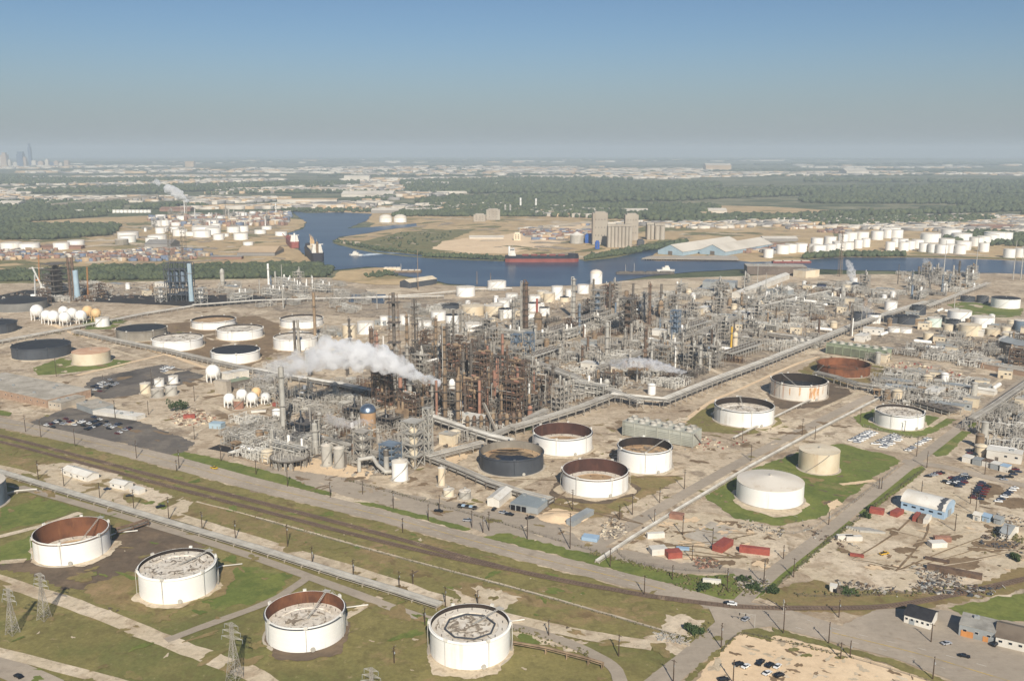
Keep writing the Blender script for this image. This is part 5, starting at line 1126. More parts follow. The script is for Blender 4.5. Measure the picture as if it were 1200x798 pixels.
rack([(-60, 536), (0, 555), (100, 585), (200, 615), (300, 644.5), (400, 676), (460, 694), (516, 712)], 6.5, 1.3, 'long low bed of pale pipes crossing the grass beside the four front tanks', 8, LIGHTST, 1, CONC, 0.4, 12)
rack([(640, 488), (600, 508), (574, 520)], 7, 6, 'short pipe rack dropping to the back of the charcoal open tank', 6, PIPEG)
rack([(960, 405), (900, 430), (840, 453), (779, 478), (716, 472)], 10, 8, 'wide pale pipe rack running along the lawn tanks to the cooling tower corner', 8, PIPEW)
rack([(1085, 360), (1040, 374), (1000, 388), (960, 405)], 10, 8, 'pale pipe rack climbing away past the green cooling tower', 7, PIPEW)
rack([(505, 497), (540, 509), (575, 521), (600, 527)], 9, 7, 'broad pale pipe bridge beside the thick tan column', 7, PIPEW)
rack([(500, 543), (535, 534), (566, 526)], 8, 5, 'grey pipe rack leading up to the charcoal open tank', 6, PIPEG)
rack([(500, 540), (540, 556), (574, 571), (610, 583), (646, 592)], 7, 4, 'low dark pipe rack in front of the charcoal tank', 7, PIPEG, 2, STEELD)
rack([(716, 472), (680, 486), (640, 499), (600, 511)], 8, 7, 'pipe rack passing behind the rust-red inside tank', 7, PIPEG)
rack([(-40, 412), (0, 403), (90, 386), (170, 370), (226, 361)], 9, 3, 'long pale pipe run behind the dark grey tank', 6, PIPEW, 1)
rack([(226, 361), (300, 355.5), (380, 353), (450, 352), (520, 350)], 11, 4, 'pale pipe run between the rimmed tanks and the black dyke', 7, PIPEW, 1)
rack([(88, 391), (140, 403), (200, 415), (254, 428), (300, 438)], 9, 4, 'pipe rack slanting in front of the speckled white tank', 7, PIPEG, 2)
rack([(300, 438), (345, 447), (400, 456), (460, 469)], 8, 5, 'pipe rack passing under the big white plume', 6, PIPEW, 2)
rack([(430, 352), (500, 348), (560, 342), (600, 341)], 8, 4, 'pale bridge pipe to the white tank by the dark shed', 4, PIPEW, 1)
rack([(1087, 364), (1110, 355), (1135, 345), (1158, 336)], 8, 6, 'pale sloping conveyor rising past the far green lawn', 5, PIPEW, 1, name='conveyor', cat='conveyor')
rack([(1138, 502), (1165, 485), (1200, 460), (1240, 432)], 7, 8, 'tall pale pipe rack beside the crossing road', 6, PIPEG, 2)
rack([(955, 443), (980, 449), (1005, 457), (1060, 466)], 7, 6, 'pipe rack with square frames beside the rust-streaked tank', 5, PIPEG, 2)
rack([(270, 536), (300, 526), (322, 518)], 5, 3, 'short pipe rack along the dark liner pond', 5, PIPEW, 1)
rack([(316, 508), (360, 516), (420, 534), (470, 548)], 6, 6, 'pipe rack along the road side of the bins', 6, PIPEG, 2)
rack([(640, 440), (700, 462), (750, 480)], 7, 8, 'pipe rack crossing the core toward the red machinery', 6, PIPEW, 2)
rack([(600, 420), (660, 398), (720, 376), (770, 360)], 8, 8, 'grey pipe rack running away beside the roofed fin-fan rows', 6, PIPEG, 2)
rack([(700, 440), (760, 418), (820, 396), (870, 376)], 8, 8, 'grey pipe rack through the middle of the refinery core', 6, PIPEG, 2)
rack([(560, 408), (620, 430), (680, 452)], 7, 8, 'rust-shadowed pipe rack behind the red stacks', 6, PIPEG, 2, STEELD)
rack([(860, 372), (900, 362), (960, 348), (1010, 338)], 9, 6, 'pale pipe rack below the long white-roofed shed', 6, PIPEW, 2)
rack([(900, 396), (930, 400), (965, 408)], 9, 6, 'row of horizontal pipes before the green cooling tower', 7, PIPEG, 2)
rack([(700, 660), (740, 633), (800, 596), (880, 548), (946, 512), (1000, 484), (1050, 458)], 2.6, 0.9, 'pair of pale pipes along the road by the closed white tank', 3, PIPEW, 1, CONC, 0.45, 10)
rack([(600, 758), (640, 765), (690, 778), (706, 783)], 1.6, 2.2, 'rusty low pipe line on posts beside the eight-sided ring tank', 2, TANST, 1, TANST, 0.3, 8)
rack([(137, 627), (155, 622), (173, 616)], 3, 3.5, 'rusty brown pipe trestle beside the rusty-inside tank', 3, RUST, 2, RUST, 0.4, 6)
rack([(-10, 586), (20, 578), (44, 576)], 1.5, 1.2, 'pale fill line by the blue-grey tank', 2, PIPEW, 1, CONC, 0.4, 8)
rack([(950, 470), (905, 492), (860, 515)], 2.5, 1.5, 'small pale pipes between the lawn tanks and the road', 3, PIPEW, 1, CONC, 0.35, 10)
# ---------------------------------------------------------------- cooling towers
def cooling_tower(pa, pb, depth, h, label, wall, nf, rows, fanm, name='cooling_tower'):
    a, b = P(*pa), P(*pb); d = b-a; L = d.length; az = math.atan2(d.y, d.x)
    t = thing(name, a, label, 'cooling tower', rz=az)
    mb = MB(); mb.box((L/2, depth/2, h*0.5+0.3), (L, depth, h-0.6)); 
    for i in range(nf+1):
        mb.box((L*i/nf, -0.25, h/2), (0.5, 0.5, h)); mb.box((L*i/nf, depth+0.25, h/2), (0.5, 0.5, h))
    mb.build('casing', wall, t)
    for i in range(nf):
        mb = MB()
        for k in range(7): mb.box((L*(i+0.5)/nf, -0.32, 0.9+k*h*0.11), (L/nf*0.86, 0.35, 0.22))
        mb.build('louvre_panel', STEELD if wall is GREENL else wall, t)
    mb = MB(); mb.box((L/2, depth/2, h+0.1), (L+0.8, depth+0.8, 0.25))
    for e in (-0.2, depth+0.2):
        mb.bar((0, e, h+1.2), (L, e, h+1.2), 0.1)
        for i in range(nf*3+1): mb.bar((L*i/nf/3, e, h), (L*i/nf/3, e, h+1.2), 0.09)
    mb.build('fan_deck', wall, t)
    fm = MB(); r = min(L/nf*0.31, depth/rows*0.33)
    fm.lathe((0, 0, 0), [(r*1.1, 0), (r*0.92, 1.2), (r, 2.4), (r*0.94, 2.4), (r*0.86, 1.2), (r*0.9, 0.3)], 18)
    for k in range(5):
        q = k*1.2566; fm.box((math.cos(q)*r*0.42, math.sin(q)*r*0.42, 1.4), (r*0.8, 0.35, 0.1), q)
    me = fm.mesh('fan_stack', fanm)
    for i in range(nf):
        for j in range(rows): put('fan_stack', me, t, (L*(i+0.5)/nf, depth*(j+0.5)/rows, h+0.2))
    mb = MB()
    for k in range(12): mb.box((L+1.0, depth*k/12, h*(1-k/12)), (1.2, depth/11, 0.2))
    mb.bar((L+1.6, 0, h+1), (L+1.6, depth, 1), 0.12); mb.build('access_stair', STEEL, t)
    return t
cooling_tower((729.6, 510), (812, 525), 15, 11, 'long grey cooling tower with two rows of pale fans', CTOWER, 6, 2, LIGHTST)
cooling_tower((968, 414), (1037, 424), 16, 11, 'green cooling tower with one line of fans giving faint vapour', GREENL, 7, 1, LIGHTST)
cooling_tower((924, 404), (956, 409), 14, 5, 'row of small pale fans beside the green cooling tower', LIGHTST, 4, 1, PIPEW, 'fan_bank')
# roofed fin-fan rows in the core
def finfan(pa, pb, depth, h, label, roofm=STEEL):
    a, b = P(*pa), P(*pb); d = b-a; L = d.length; az = math.atan2(d.y, d.x)
    t = thing('air_cooler_bank', a, label, 'air cooler', rz=az)
    mb = MB(); k = max(2, int(L/6))
    for i in range(k+1):
        for y in (0, depth): mb.bar((L*i/k, y, 0), (L*i/k, y, h), 0.45)
    for y in (0, depth): mb.bar((0, y, h*0.5), (L, y, h*0.5), 0.35)
    mb.build('support_frame', LIGHTST, t)
    mb = MB(); mb.box((L/2, depth/2, h+0.5), (L+1, depth+1, 1.0)); mb.build('cooler_bay', roofm, t)
    fm = MB(); r = min(2.0, L/k*0.38); fm.lathe((0, 0, 0), [(r, 0), (r, 0.7), (r*0.9, 0.7), (r*0.9, 0.1), (0.1, 0.1)], 12); me = fm.mesh('fan_ring', STEELD)
    for i in range(k):
        for j in range(2): put('fan_ring', me, t, (L*(i+0.5)/k, depth*(0.27+0.46*j), h+1.0))
    mb = MB()
    for i in range(5): mb.path([(0, depth*(i+0.5)/5, h*0.55), (L, depth*(i+0.5)/5, h*0.55)], 0.28, 5)
    mb.build('piping', PIPEG, t)
finfan((640, 404), (680, 390), 14, 12, 'grey roofed air cooler row with white legs below the shoreline tanks', STEEL)
finfan((684, 388), (716, 376), 14, 13, 'second grey air cooler row, running on toward the domed silo', STEEL)
finfan((625, 428), (660, 416), 12, 8, 'low grey air cooler deck in front of the legged air cooler row', LIGHTST)
finfan((795, 396), (830, 385), 14, 8, 'pale air cooler row beside the blue-grey tower', LIGHTST)
finfan((858, 424), (892, 412), 14, 8, 'grey roofed shed on columns beside the cream vessel', LIGHTST)
finfan((1062, 462), (1096, 470), 16, 4, 'low grey air coolers with white cones beyond the lawn tank road', STEEL)
finfan((1070, 476), (1112, 488), 14, 4, 'dark roofed low air cooler behind the lawn tank', STEELD)
finfan((560, 396), (590, 388), 12, 9, 'air cooler row behind the dark chimneys', STEEL)
# braced steel towers, heaters, coker
def tower_frame(x, yb, yt, w, label, m, levels, inner=None, cat='steel tower'):
    p = P(x, yb); s = scl(p); W = w/s; H = hgt(p, yt)
    t = thing('braced_tower', p, label, cat, rz=ANG_A)
    lh = H/levels; mb = MB()
    for k in range(levels):
        c = [(a*W/2, b*W/2) for a, b in ((1, 1), (-1, 1), (-1, -1), (1, -1))]
        for i in range(4):
            a, b = c[i], c[(i+1) % 4]
            mb.bar((*a, k*lh), (*a, (k+1)*lh), 0.6); mb.bar((*a, (k+1)*lh), (*b, (k+1)*lh), 0.5)
            mb.bar((*a, k*lh), (*b, (k+1)*lh), 0.35); mb.bar((*b, k*lh), (*a, (k+1)*lh), 0.35)
    mb.build('steel_frame', m, t)
    for k in range(1, levels+1):
        mb = MB(); mb.box((0, 0, k*lh+0.2), (W*1.15, W*1.15, 0.2))
        for e in (-1, 1): mb.bar((-W*0.57, e*W*0.57, k*lh+1.2), (W*0.57, e*W*0.57, k*lh+1.2), 0.14); mb.bar((e*W*0.57, -W*0.57, k*lh+1.2), (e*W*0.57, W*0.57, k*lh+1.2), 0.14)
        mb.build('deck', m, t)
    if inner:
        mb = MB(); mb.lathe((0, 0, 0), [(W*0.12, 0), (W*0.28, H*0.2), (W*0.28, H*0.8), (W*0.1, H*0.95), (0.02, H*0.95)], 16); mb.build('reactor_vessel', inner, t)
    return t
tower_frame(485, 546, 493, 18, 'tall braced steel tower with white decks around a pale reactor', LIGHTST, 4, CREAM)
tower_frame(502, 540, 478, 8, 'slender braced stair tower beside the pale reactor tower', LIGHTST, 6)
tower_frame(458, 548, 520, 18, 'blue-grey decked structure between the white duct and the pale reactor tower', BLUEST, 4, STEEL)
tower_frame(425, 545, 505, 14, 'grey open steel tower in front of the dark dome', STEEL, 4, LIGHTST)
tower_frame(791, 396, 364, 9, 'blue-grey square tower standing over the pale air cooler row', BLUEST, 5, BLUEST)
tower_frame(700, 378, 340, 12, 'crowded grey steel tower below the domed silo', STEEL, 5, BLUEST)
tower_frame(735, 392, 350, 14, 'rust-brown open tower beside the black slim stacks', STEELD, 5, RUST)
tower_frame(330, 470, 440, 10, 'grey frame tower in the haze of the plume', STEEL, 3, STEEL)
tower_frame(605, 418, 392, 9, 'blue-grey paired tower below the twin grey and rust columns', BLUEST, 3, BLUEST)
tower_frame(620, 420, 390, 9, 'second blue-grey tower below the twin grey and rust columns', BLUEST, 3, LIGHTST)
# circular gantry of dark steel by the road (pipe grid)
p = P(340, 545)
t = thing('valve_gantry', p, 'round low gantry packed with grey valves beside the road corner', 'gantry')
mb = MB(); mb.lathe((0, 0, 6.4), [(14, 0), (14, 0.5), (13.2, 0.5), (13.2, 0)], 16, smooth=False)
for i in range(16):
    a = i*math.pi/8; mb.bar((13.6*math.cos(a), 13.6*math.sin(a), 0), (13.6*math.cos(a), 13.6*math.sin(a), 6.4), 0.4)
mb.build('ring_frame', STEELD, t)
rnd.seed(5); mb = MB()
for i in range(70):
    a = rnd.uniform(0, 6.28); r = 12.5*math.sqrt(rnd.random()); mb.cyl((r*math.cos(a), r*math.sin(a), 0), (r*math.cos(a), r*math.sin(a), rnd.uniform(6, 11)), rnd.uniform(0.3, 0.7), n=6)
mb.build('piping', PIPEG, t)
mb = MB(); mb.disc((0, 0, 6.6), 13.1, 24); mb.build('deck', STEEL, t)
# dark dome (shiny) on tan drum
p = P(432, 512); s = scl(p)
t = thing('domed_vessel', p, 'tan drum topped by a shiny blue-grey dome in the smoky unit', 'vessel')
R = 9.2/s; H = hgt(p, 482)
mb = MB(); mb.lathe((0, 0, 0), [(R, 0), (R, H)], 28); mb.build('drum', mat('warm_tan_cladding', (182, 148, 112), (158, 126, 94), 0.7, 0.1, 0.7), t)
mb = MB(); mb.lathe((0, 0, H), [(R*1.05*math.cos(i*math.pi/16), R*1.0*math.sin(i*math.pi/16)) for i in range(8)]+[(0.02, R)], 28)
mb.build('dome', mat('shiny_blue_metal', (150, 164, 178), (124, 138, 154), 0.35, 0.2, 0.4, metal=0.9, rand=0), t)
# dark sooty boxes round the dome
def sooty(x, yb, yt, w, d, label):
    p = P(x, yb); s = scl(p); W = w/s; H = hgt(p, yt)
    t = thing('furnace_house', p, label, 'furnace', rz=ANG_A)
    mb = MB(); mb.box((-W*0.12, 0, H*0.3), (W*0.7, d*0.9, H*0.58)); mb.box((W*0.32, d*0.1, H*0.22), (W*0.3, d*0.7, H*0.42)); mb.cyl((-W*0.1, 0, H*0.58), (-W*0.1, 0, H*0.8), W*0.16, W*0.08, n=12)
    mb.build('casing', BLACK, t)
    mb = MB()
    for i in range(5):
        for e in (-1, 1): mb.bar((-W/2+W*i/4, e*d/2, 0), (-W/2+W*i/4, e*d/2, H*(0.75+0.05*(i % 3))), 0.42)
    for k in range(1, 4):
        for e in (-1, 1): mb.bar((-W/2, e*d/2, H*0.25*k), (W/2, e*d/2, H*0.25*k), 0.34); mb.bar((e*W/2, -d/2, H*0.25*k), (e*W/2, d/2, H*0.25*k), 0.34); mb.bar((-W/2, e*d/2, H*0.25*(k-1)), (0, e*d/2, H*0.25*k), 0.24)
    mb.build('steel_frame', STEELD, t)
    for i in range(2):
        mb = MB(); mb.cyl((-W*0.3+W*0.5*i, d*0.2, H*0.4), (-W*0.3+W*0.5*i, d*0.2, H*(1.02+0.12*i)), W*0.035, n=10); mb.build('flue', (DARK, STEEL)[i], t)
    mb = MB(); mb.box((W*0.1, d*0.1, H*0.62), (W*0.7, d*0.8, 0.25)); mb.build('deck', STEELD, t)
    mb = MB()
    for i in range(5): mb.path([(-W/2, -d/2-1-0.5*i, H*0.2+i), (W/2, -d/2-1-0.5*i, H*0.2+i)], 0.25, 5)
    mb.build('piping', STEELD, t)
sooty(418, 492, 468, 22, 16, 'soot-black furnace house behind the shiny dome')
sooty(455, 500, 482, 26, 16, 'soot-black furnace house beside the tan drum of the dome')
sooty(356, 512, 484, 30, 18, 'black smoke-darkened furnace block beside the thick whitish column')
sooty(800, 442, 430, 20, 12, 'dark furnace at the source of the thin grey plume')
# brown brick heaters
def heater(x, yb, yt, w, d, label, m, nst=2):
    p = P(x, yb); s = scl(p); W = w/s; H = hgt(p, yt)
    t = thing('fired_heater', p, label, 'furnace', rz=ANG_A)
    mb = MB(); mb.box((0, 0, H*0.35+1), (W, d, H*0.7)); mb.prism([(-W/2, -d*0.35), (W/2, -d*0.35), (W/2, d*0.35), (-W/2, d*0.35)], H*0.7+1, H*0.82)
    mb.build('firebox', m, t)
    for i in range(nst):
        mb = MB(); x_ = (i+0.5-nst/2)*W*0.5; mb.lathe((x_, 0, H*0.82), [(1.3, 0), (1.0, H*0.5), (0.8, H*0.5)], 12); mb.build('flue', m, t)
    mb = MB()
    for k in range(3):
        z = H*(0.2+0.22*k)
        for e in (-1, 1): mb.box((0, e*(d/2+0.6), z), (W, 1.1, 0.2)); mb.bar((-W/2, e*(d/2+1.1), z+1.1), (W/2, e*(d/2+1.1), z+1.1), 0.12)
    for i in range(6): mb.bar((-W/2+W*i/5, -d/2-1.1, 0), (-W/2+W*i/5, -d/2-1.1, H*0.66), 0.25)
    mb.build('walkway', STEELD, t)
for q in ((470, 494, 476, 12, 10, 'tan boxed heater under the plume source', TANST), (590, 470, 458, 14, 10, 'rust-brown boxed heater among the red stacks', RUST), (720, 412, 400, 12, 9, 'grey boxed heater beside the broad pale column', STEEL), (745, 442, 428, 14, 10, 'tan boxed heater half hidden by the thin grey plume', TANST), (905, 388, 378, 12, 9, 'pale boxed heater near the long white-roofed shed', LIGHTST), (880, 388, 376, 14, 12, 'grey box-shaped unit beside the dark maroon tank', LIGHTST)):
    heater(*q)
# big white elbow duct
p = P(432, 556); t = thing('gas_duct', p, 'fat pale bent duct lying beside the tapered stack', 'duct')
mb = MB(); mb.path([(-7, 5, 0.4), (-7, 5, 9), (2, 8, 9.5), (6, 2, 6), (12, -3, 3), (20, 0, 2.5), (24, 6, 2.5)], 1.35, 12)
for q in ((-7, 5, 9), (2, 8, 9.5), (6, 2, 6), (12, -3, 3), (20, 0, 2.5)): mb.sphere(q, 1.37, 12, 6)
mb.build('duct_run', LIGHTST, t)
mb = MB()
for q in ((2, 8), (6, 2), (12, -3), (20, 0)): mb.bar((q[0]-1.5, q[1], 0), (q[0], q[1], 3), 0.4); mb.bar((q[0]+1.5, q[1], 0), (q[0], q[1], 3), 0.4)
mb.build('duct_support', STEEL, t)
mb = MB()
for k in range(3): mb.lathe((22-6*k, -1, 2.5), [(1.6, -0.2), (1.6, 0.2)], 12)
mb.build('flange', LIGHTST, t)
# leaning conveyor by the red heaters
p = P(584, 512); t = thing('leaning_chute', p, 'dark slanting chute leaning in front of the rusty vessels', 'chute')
mb = MB(); mb.cyl((0, 0, 0), (-12, 4, 26), 0.9, n=6); mb.build('chute_tube', STEELD, t)
mb = MB(); mb.bar((1.4, 0, 0), (-10.6, 4, 26), 0.5); mb.bar((-6, 2, 0), (-6, 2, 13), 0.4); mb.build('chute_rail', LIGHTST, t)
# black coker tower at the far bank side with its derrick, blue silos
p = P(212, 352); s = scl(p); W = 30/s; H = hgt(p, 308)
t = thing('coker_tower', p, 'black many-legged coker tower with drums and a lattice derrick on top', 'process tower', rz=0.05)
mb = MB()
for i in range(6):
    for j in range(3): mb.bar((-W/2+W*i/5, -W*0.25+W*0.25*j, 0), (-W/2+W*i/5, -W*0.25+W*0.25*j, H), 0.9)
for k in range(6):
    z = H*(k+1)/6; mb.box((0, W*0.1*(k % 2), z), (W*(1.05-0.12*(k % 2)), W*0.42, 0.6)); mb.bar((-W/2, -W*0.25, H*k/6), (-W*0.3, -W*0.25, z), 0.5); mb.bar((W/2, -W*0.25, H*k/6), (W*0.3, -W*0.25, z), 0.5)
mb.build('steel_frame', DARK, t)
for i in range(4):
    mb = MB(); x = -W*0.36+W*0.24*i; mb.lathe((x, 0, H*0.28), [(0.5, 0), (W*0.09, H*0.16), (W*0.09, H*0.5), (W*0.03, H*0.55)], 14); mb.build('coke_drum', BLUEST, t)
for i in range(2):
    x = -W*0.25+W*0.5*i; mb = MB(); zt = hgt(p, 268)
    for k in range(8):
        z0 = H+(zt-H)*k/8; z1 = H+(zt-H)*(k+1)/8
        for a, b in ((-3, -3), (3, -3), (3, 3), (-3, 3)): mb.bar((x+a, b, z0), (x+a, b, z1), 0.5)
        mb.bar((x-3, -3, z0), (x+3, -3, z1), 0.35); mb.bar((x-3, -3, z1), (x+3, -3, z1), 0.35); mb.bar((x-3, 3, z1), (x+3, 3, z1), 0.35); mb.bar((x-3, -3, z1), (x-3, 3, z1), 0.35)
    mb.build('drill_derrick', STEELD, t)
C(224.5, 353, 309, 5, SKYBL, 'stack', 'pale blue tower standing in front of the black coker tower')
C(91, 350, 317, 6, SKYBL, 'stack', 'pale blue silo beside the scaffolded tower', plat=0); C(83, 350, 302, 2.6, RUST, 'stack', 'rusty chimney behind the pale blue silo, thinner of the pair'); C(88, 350, 302, 3.2, RUST, 'stack', 'rusty chimney directly behind the pale blue silo')
tower_frame(68, 347, 309, 22, 'wide brown scaffolded tower beside the pale blue silo', STEELD, 6, RUST)
C(261, 334, 315, 5, LIGHTST, 'vessel', 'pale bullet-topped silo before the green tree belt'); C(315, 334, 309, 2.4, WHITE, 'stack', 'slim white stack before the green tree belt'); C(323, 334, 318, 2.2, LIGHTST, 'stack'); C(332, 362, 310, 1.6, LIGHTST, 'mast', 'tall thin mast at the end of the tree belt'); C(442, 362, 340, 1.5, LIGHTST, 'mast', 'white T-shaped lamp mast by the settling pond')
for x, yb, yt, w, lb, m in ((189, 354, 337, 9, 'white leaning hopper frame at the foot of the coker tower', LIGHTST), (236, 355, 338, 10, 'white hopper frame on the pond side of the coker tower', LIGHTST)):
    tower_frame(x, yb, yt, w, lb, m, 3, WHITE)
def crane(x, yb, xt, yt, label, m):
    p = P(x, yb); s = scl(p); H = hgt(p, yt); dx = (xt-x)/s
    t = thing('crawler_crane', p, label, 'crane')
    mb = MB(); k = 14
    for i in range(k):
        a = Vector((dx*i/k, 0, 2+(H-2)*i/k)); b = Vector((dx*(i+1)/k, 0, 2+(H-2)*(i+1)/k)); h = 0.9
        for e in (-h, h): mb.bar(a+Vector((0, e, 0)), b+Vector((0, e, 0)), 0.4); mb.bar(a+Vector((h, e, 0)), b+Vector((h, e, 0)), 0.4)
        mb.bar(a+Vector((0, -h, 0)), b+Vector((0, h, 0)), 0.25)
    mb.build('boom', m, t)
    mb = MB(); mb.box((-2, 0, 2.6), (7, 3.6, 2.6)); mb.build('cab', m, t)
    for e in (-2, 2):
        mb = MB(); mb.box((-1, e, 0.7), (8, 1.2, 1.3)); mb.build('crawler_track', BLACK, t)
crane(103, 350, 105, 313, 'yellow crane boom standing up before the tree belt', ORANGE); crane(46, 330, 48, 298, 'orange crane at the container stacks', ORANGE)
crane(54, 348, 41, 313, 'white crane boom leaning over by the sphere cluster', WHITE); crane(41, 348, 43, 322, 'short white crane beside the leaning white boom', WHITE)
settle_labels()
# ================================================================ buildings, yards, vehicles, poles
def building(pa, pb, depth, h, label, wall, roof, kind='flat', name='building', cat='building', doors=(), win=0, door_mat=None, over=0.4, rise=None):
    """box building: front base edge pa->pb (photo), depth away from the camera"""
    a, b = P(*pa), P(*pb); d = b-a; L = d.length; az = math.atan2(d.y, d.x)
    t = thing(name, a, label, cat, rz=az)
    mb = MB(); mb.box((L/2, depth/2, h/2), (L, depth, h)); 
    if kind == 'flat':
        mb.build('wall', wall, t)
        mb = MB(); mb.box((L/2, depth/2, h+0.15), (L+over, depth+over, 0.28))
        rf = mb.build('roof', roof, t)
        if L*depth > 150:
            for i in range(int(min(5, L*depth/300))+1):
                mb = MB(); x, y = rnd.uniform(0.1, 0.9)*L, rnd.uniform(0.15, 0.85)*depth; mb.box((x, y, h+0.9), (2.2, 1.8, 1.2)); mb.cyl((x+0.4, y, h+1.5), (x+0.4, y, h+1.8), 0.5, n=8); mb.build('roof_unit', METALG, rf)
    elif kind == 'gable':       # ridge along the length
        rs = rise or depth*0.18
        mb.prism([(0.001, 0.001), (L-0.001, 0.001), (L-0.001, 0.002), (0.001, 0.002)], h-0.1, h-0.05)
        mb.add([(0, 0, h), (0, depth, h), (0, depth/2, h+rs), (L, 0, h), (L, depth, h), (L, depth/2, h+rs)], [(0, 2, 1), (3, 4, 5)])
        mb.build('wall', wall, t)
        mb = MB(); o = 0.5; k = rs*o/(depth/2)
        for e in (0, 1):
            y0 = -o if e == 0 else depth+o
            q = [(-o, y0, h-k+0.06), (L+o, y0, h-k+0.06), (L+o, depth/2, h+rs+0.06), (-o, depth/2, h+rs+0.06)]
            q2 = [(x, y, z+0.2) for x, y, z in q]
            mb.add(q+q2, [(0, 1, 2, 3), (7, 6, 5, 4), (0, 4, 5, 1), (1, 5, 6, 2), (3, 2, 6, 7), (0, 3, 7, 4)])
        rf = mb.build('roof', roof, t)
        if L > 25:
            for i in range(int(L/14)):
                mb = MB(); mb.lathe((7+14*i, depth/2, h+rs+0.2), [(0.5, 0), (0.5, 0.7), (0.8, 0.8), (0.02, 1.1)], 8); mb.build('ridge_vent', METALG, rf)
    for x, w_, dh in doors:
        mb = MB(); mb.box((L*x, -0.06, dh/2), (w_, 0.14, dh)); mb.build('door', door_mat or METALG, t)
    for i in range(win):
        mb = MB(); x = L*(i+0.5)/win; mb.box((x, -0.05, h*0.58), (min(1.6, L/win*0.5), 0.12, 1.2)); f = mb.build('window', METALW, t)
        mb = MB(); mb.box((x, -0.09, h*0.58), (min(1.4, L/win*0.44), 0.12, 1.0)); mb.build('pane', GLASS, f)
    return t
B = building
# arched warehouse
a, b = P(1055.5, 596), P(1106, 609); d = b-a; L = d.length; az = math.atan2(d.y, d.x)
t = thing('arched_warehouse', a, 'blue arched warehouse with a pale curved roof at the storage yard', 'warehouse', rz=az)
D, hw, hr = 17.0, 5.0, 5.0
arc = [(-0.2+(D+0.4)*(0.5-0.5*math.cos(math.pi*i/12)), hw+hr*math.sin(math.pi*i/12)) for i in range(13)]
mb = MB(); mb.box((L/2, D/2, hw/2), (L, D, hw)); mb.build('wall', METALB, t)
for e, nm in ((0.03, 'gable_wall'), (L-0.03, 'gable_wall')):
    mb = MB(); s_ = 1 if e > 1 else -1
    mb.add([(e, y, z) for y, z in arc], [tuple(range(13))]); mb.add([(e+0.15*s_, y, z) for y, z in arc], [tuple(range(13))]); mb.build(nm, METALB, t)
mb = MB()
for (y0, z0), (y1, z1) in zip(arc, arc[1:]): mb.add([(-0.5, y0, z0), (L+0.5, y0, z0), (L+0.5, y1, z1), (-0.5, y1, z1)], [(0, 1, 2, 3)], smooth=False)
r = mb.build('roof', METALW, t)
mb = MB()
for (y0, z0), (y1, z1) in zip(arc[:10], arc[1:10]): mb.add([(L*0.84, y0-0.02, z0+0.06), (L*0.95, y0-0.02, z0+0.06), (L*0.95+rnd.uniform(-1, 1), y1, z1+0.06), (L*0.84+rnd.uniform(-1, 1), y1, z1+0.06)], [(0, 1, 2, 3)])
mb.build('roof_patch', mat('tar_patch', (84, 88, 94), (62, 64, 70), 0.8, 0.3, 0.8), r)
mb = MB(); mb.box((L+0.25, D/2, 2.2), (0.2, 5, 4.4)); mb.build('door', METALG, t)
for i in range(5):
    mb = MB(); mb.box((L*(i+0.5)/5, -0.08, 3.2), (2.4, 0.14, 1.0)); mb.build('window', GLASS, t)
B((1059, 729), (1090, 738), 12, 4.2, 'small white building with a black roof beside the road apron', METALW, ROOFB, 'gable', doors=((0.3, 2.4, 2.6),), win=5)
B((1123, 744), (1165, 754.5), 13, 5.5, 'grey flat-roofed shop with orange and green doors by the apron', METALG, mat('blotchy_grey_roof', (164, 160, 150), (126, 122, 114), 0.9, 0.15, 0.9), 'flat', doors=((0.15, 2.6, 3), (0.32, 2.6, 3), (0.75, 2.2, 2.6)), win=3, door_mat=ORANGE, name='shop_building')
B((1166, 756), (1225, 770), 16, 4.5, 'long low brown-roofed building cut off by the picture edge', METALW, ROOFBR, 'gable', win=5)
B((-45, 456), (56, 478), 42, 7, 'wide brick building with a stained gravel flat roof', BRICK, FLATROOF, 'flat', win=14)
B((57, 478), (72, 480), 26, 5.5, 'grey end block joined to the wide brick building', CONC, FLATROOF, 'flat', win=3)
B((90, 479), (109, 486), 18, 5, 'square grey shed between the brick building and the dark car lot', METALG, FLATROOF)
B((109, 486), (160, 493), 10, 3.2, 'long white low canopy at the edge of the dark car lot', METALW, METALW)
for i, x in enumerate((258, 266.5, 276)): B((x, 445-i*1.6), (x+8, 447-i*1.6), 8, 7, ('white box shed next to the single sphere', 'middle white box shed of the row by the single sphere', 'end white box shed of the row, toward the plume')[i], METALW, METALW)
B((252, 461), (266, 463), 6, 12, 'tan concrete slab wall below the single white sphere', CONC, CONC, name='blast_wall', cat='wall')
B((266, 458), (294, 452), 10, 7, 'dark green glassy shed beside the tan slab wall', STEELD, GREENL)
B((245, 502), (259, 503), 7, 4, 'small light blue hut in the dirt yard', SKYBL, SKYBL, doors=((0.3, 1.2, 2.2), (0.7, 1.2, 2.2)), name='blue_hut', cat='hut')
B((585, 595), (600, 582), 8, 5, 'white canopy building at the pipe rack by the parked trucks', METALW, METALW, 'gable')
B((598, 597), (630, 603), 20, 4.2, 'grey-blue metal shelter with open truck bays', METALG, mat('blue_grey_roof', (142, 150, 152), (124, 132, 134), 0.7, 0.08, 0.7), doors=((0.1, 3, 3.4), (0.3, 3, 3.4), (0.5, 3, 3.4)), door_mat=BLACK)
B((672, 617), (696, 603), 5, 3, 'long narrow grey shed beside the sand pile', METALG, METALG)
B((752, 362), (757, 363), 9, 6, 'pale sheet beside the black slim stack', METALG, METALG)
B((823, 338), (861, 340), 30, 11, 'large grey flat-roofed hall in the bare clearing', METALG, METALG, doors=((0.2, 6, 5), (0.75, 9, 7)))
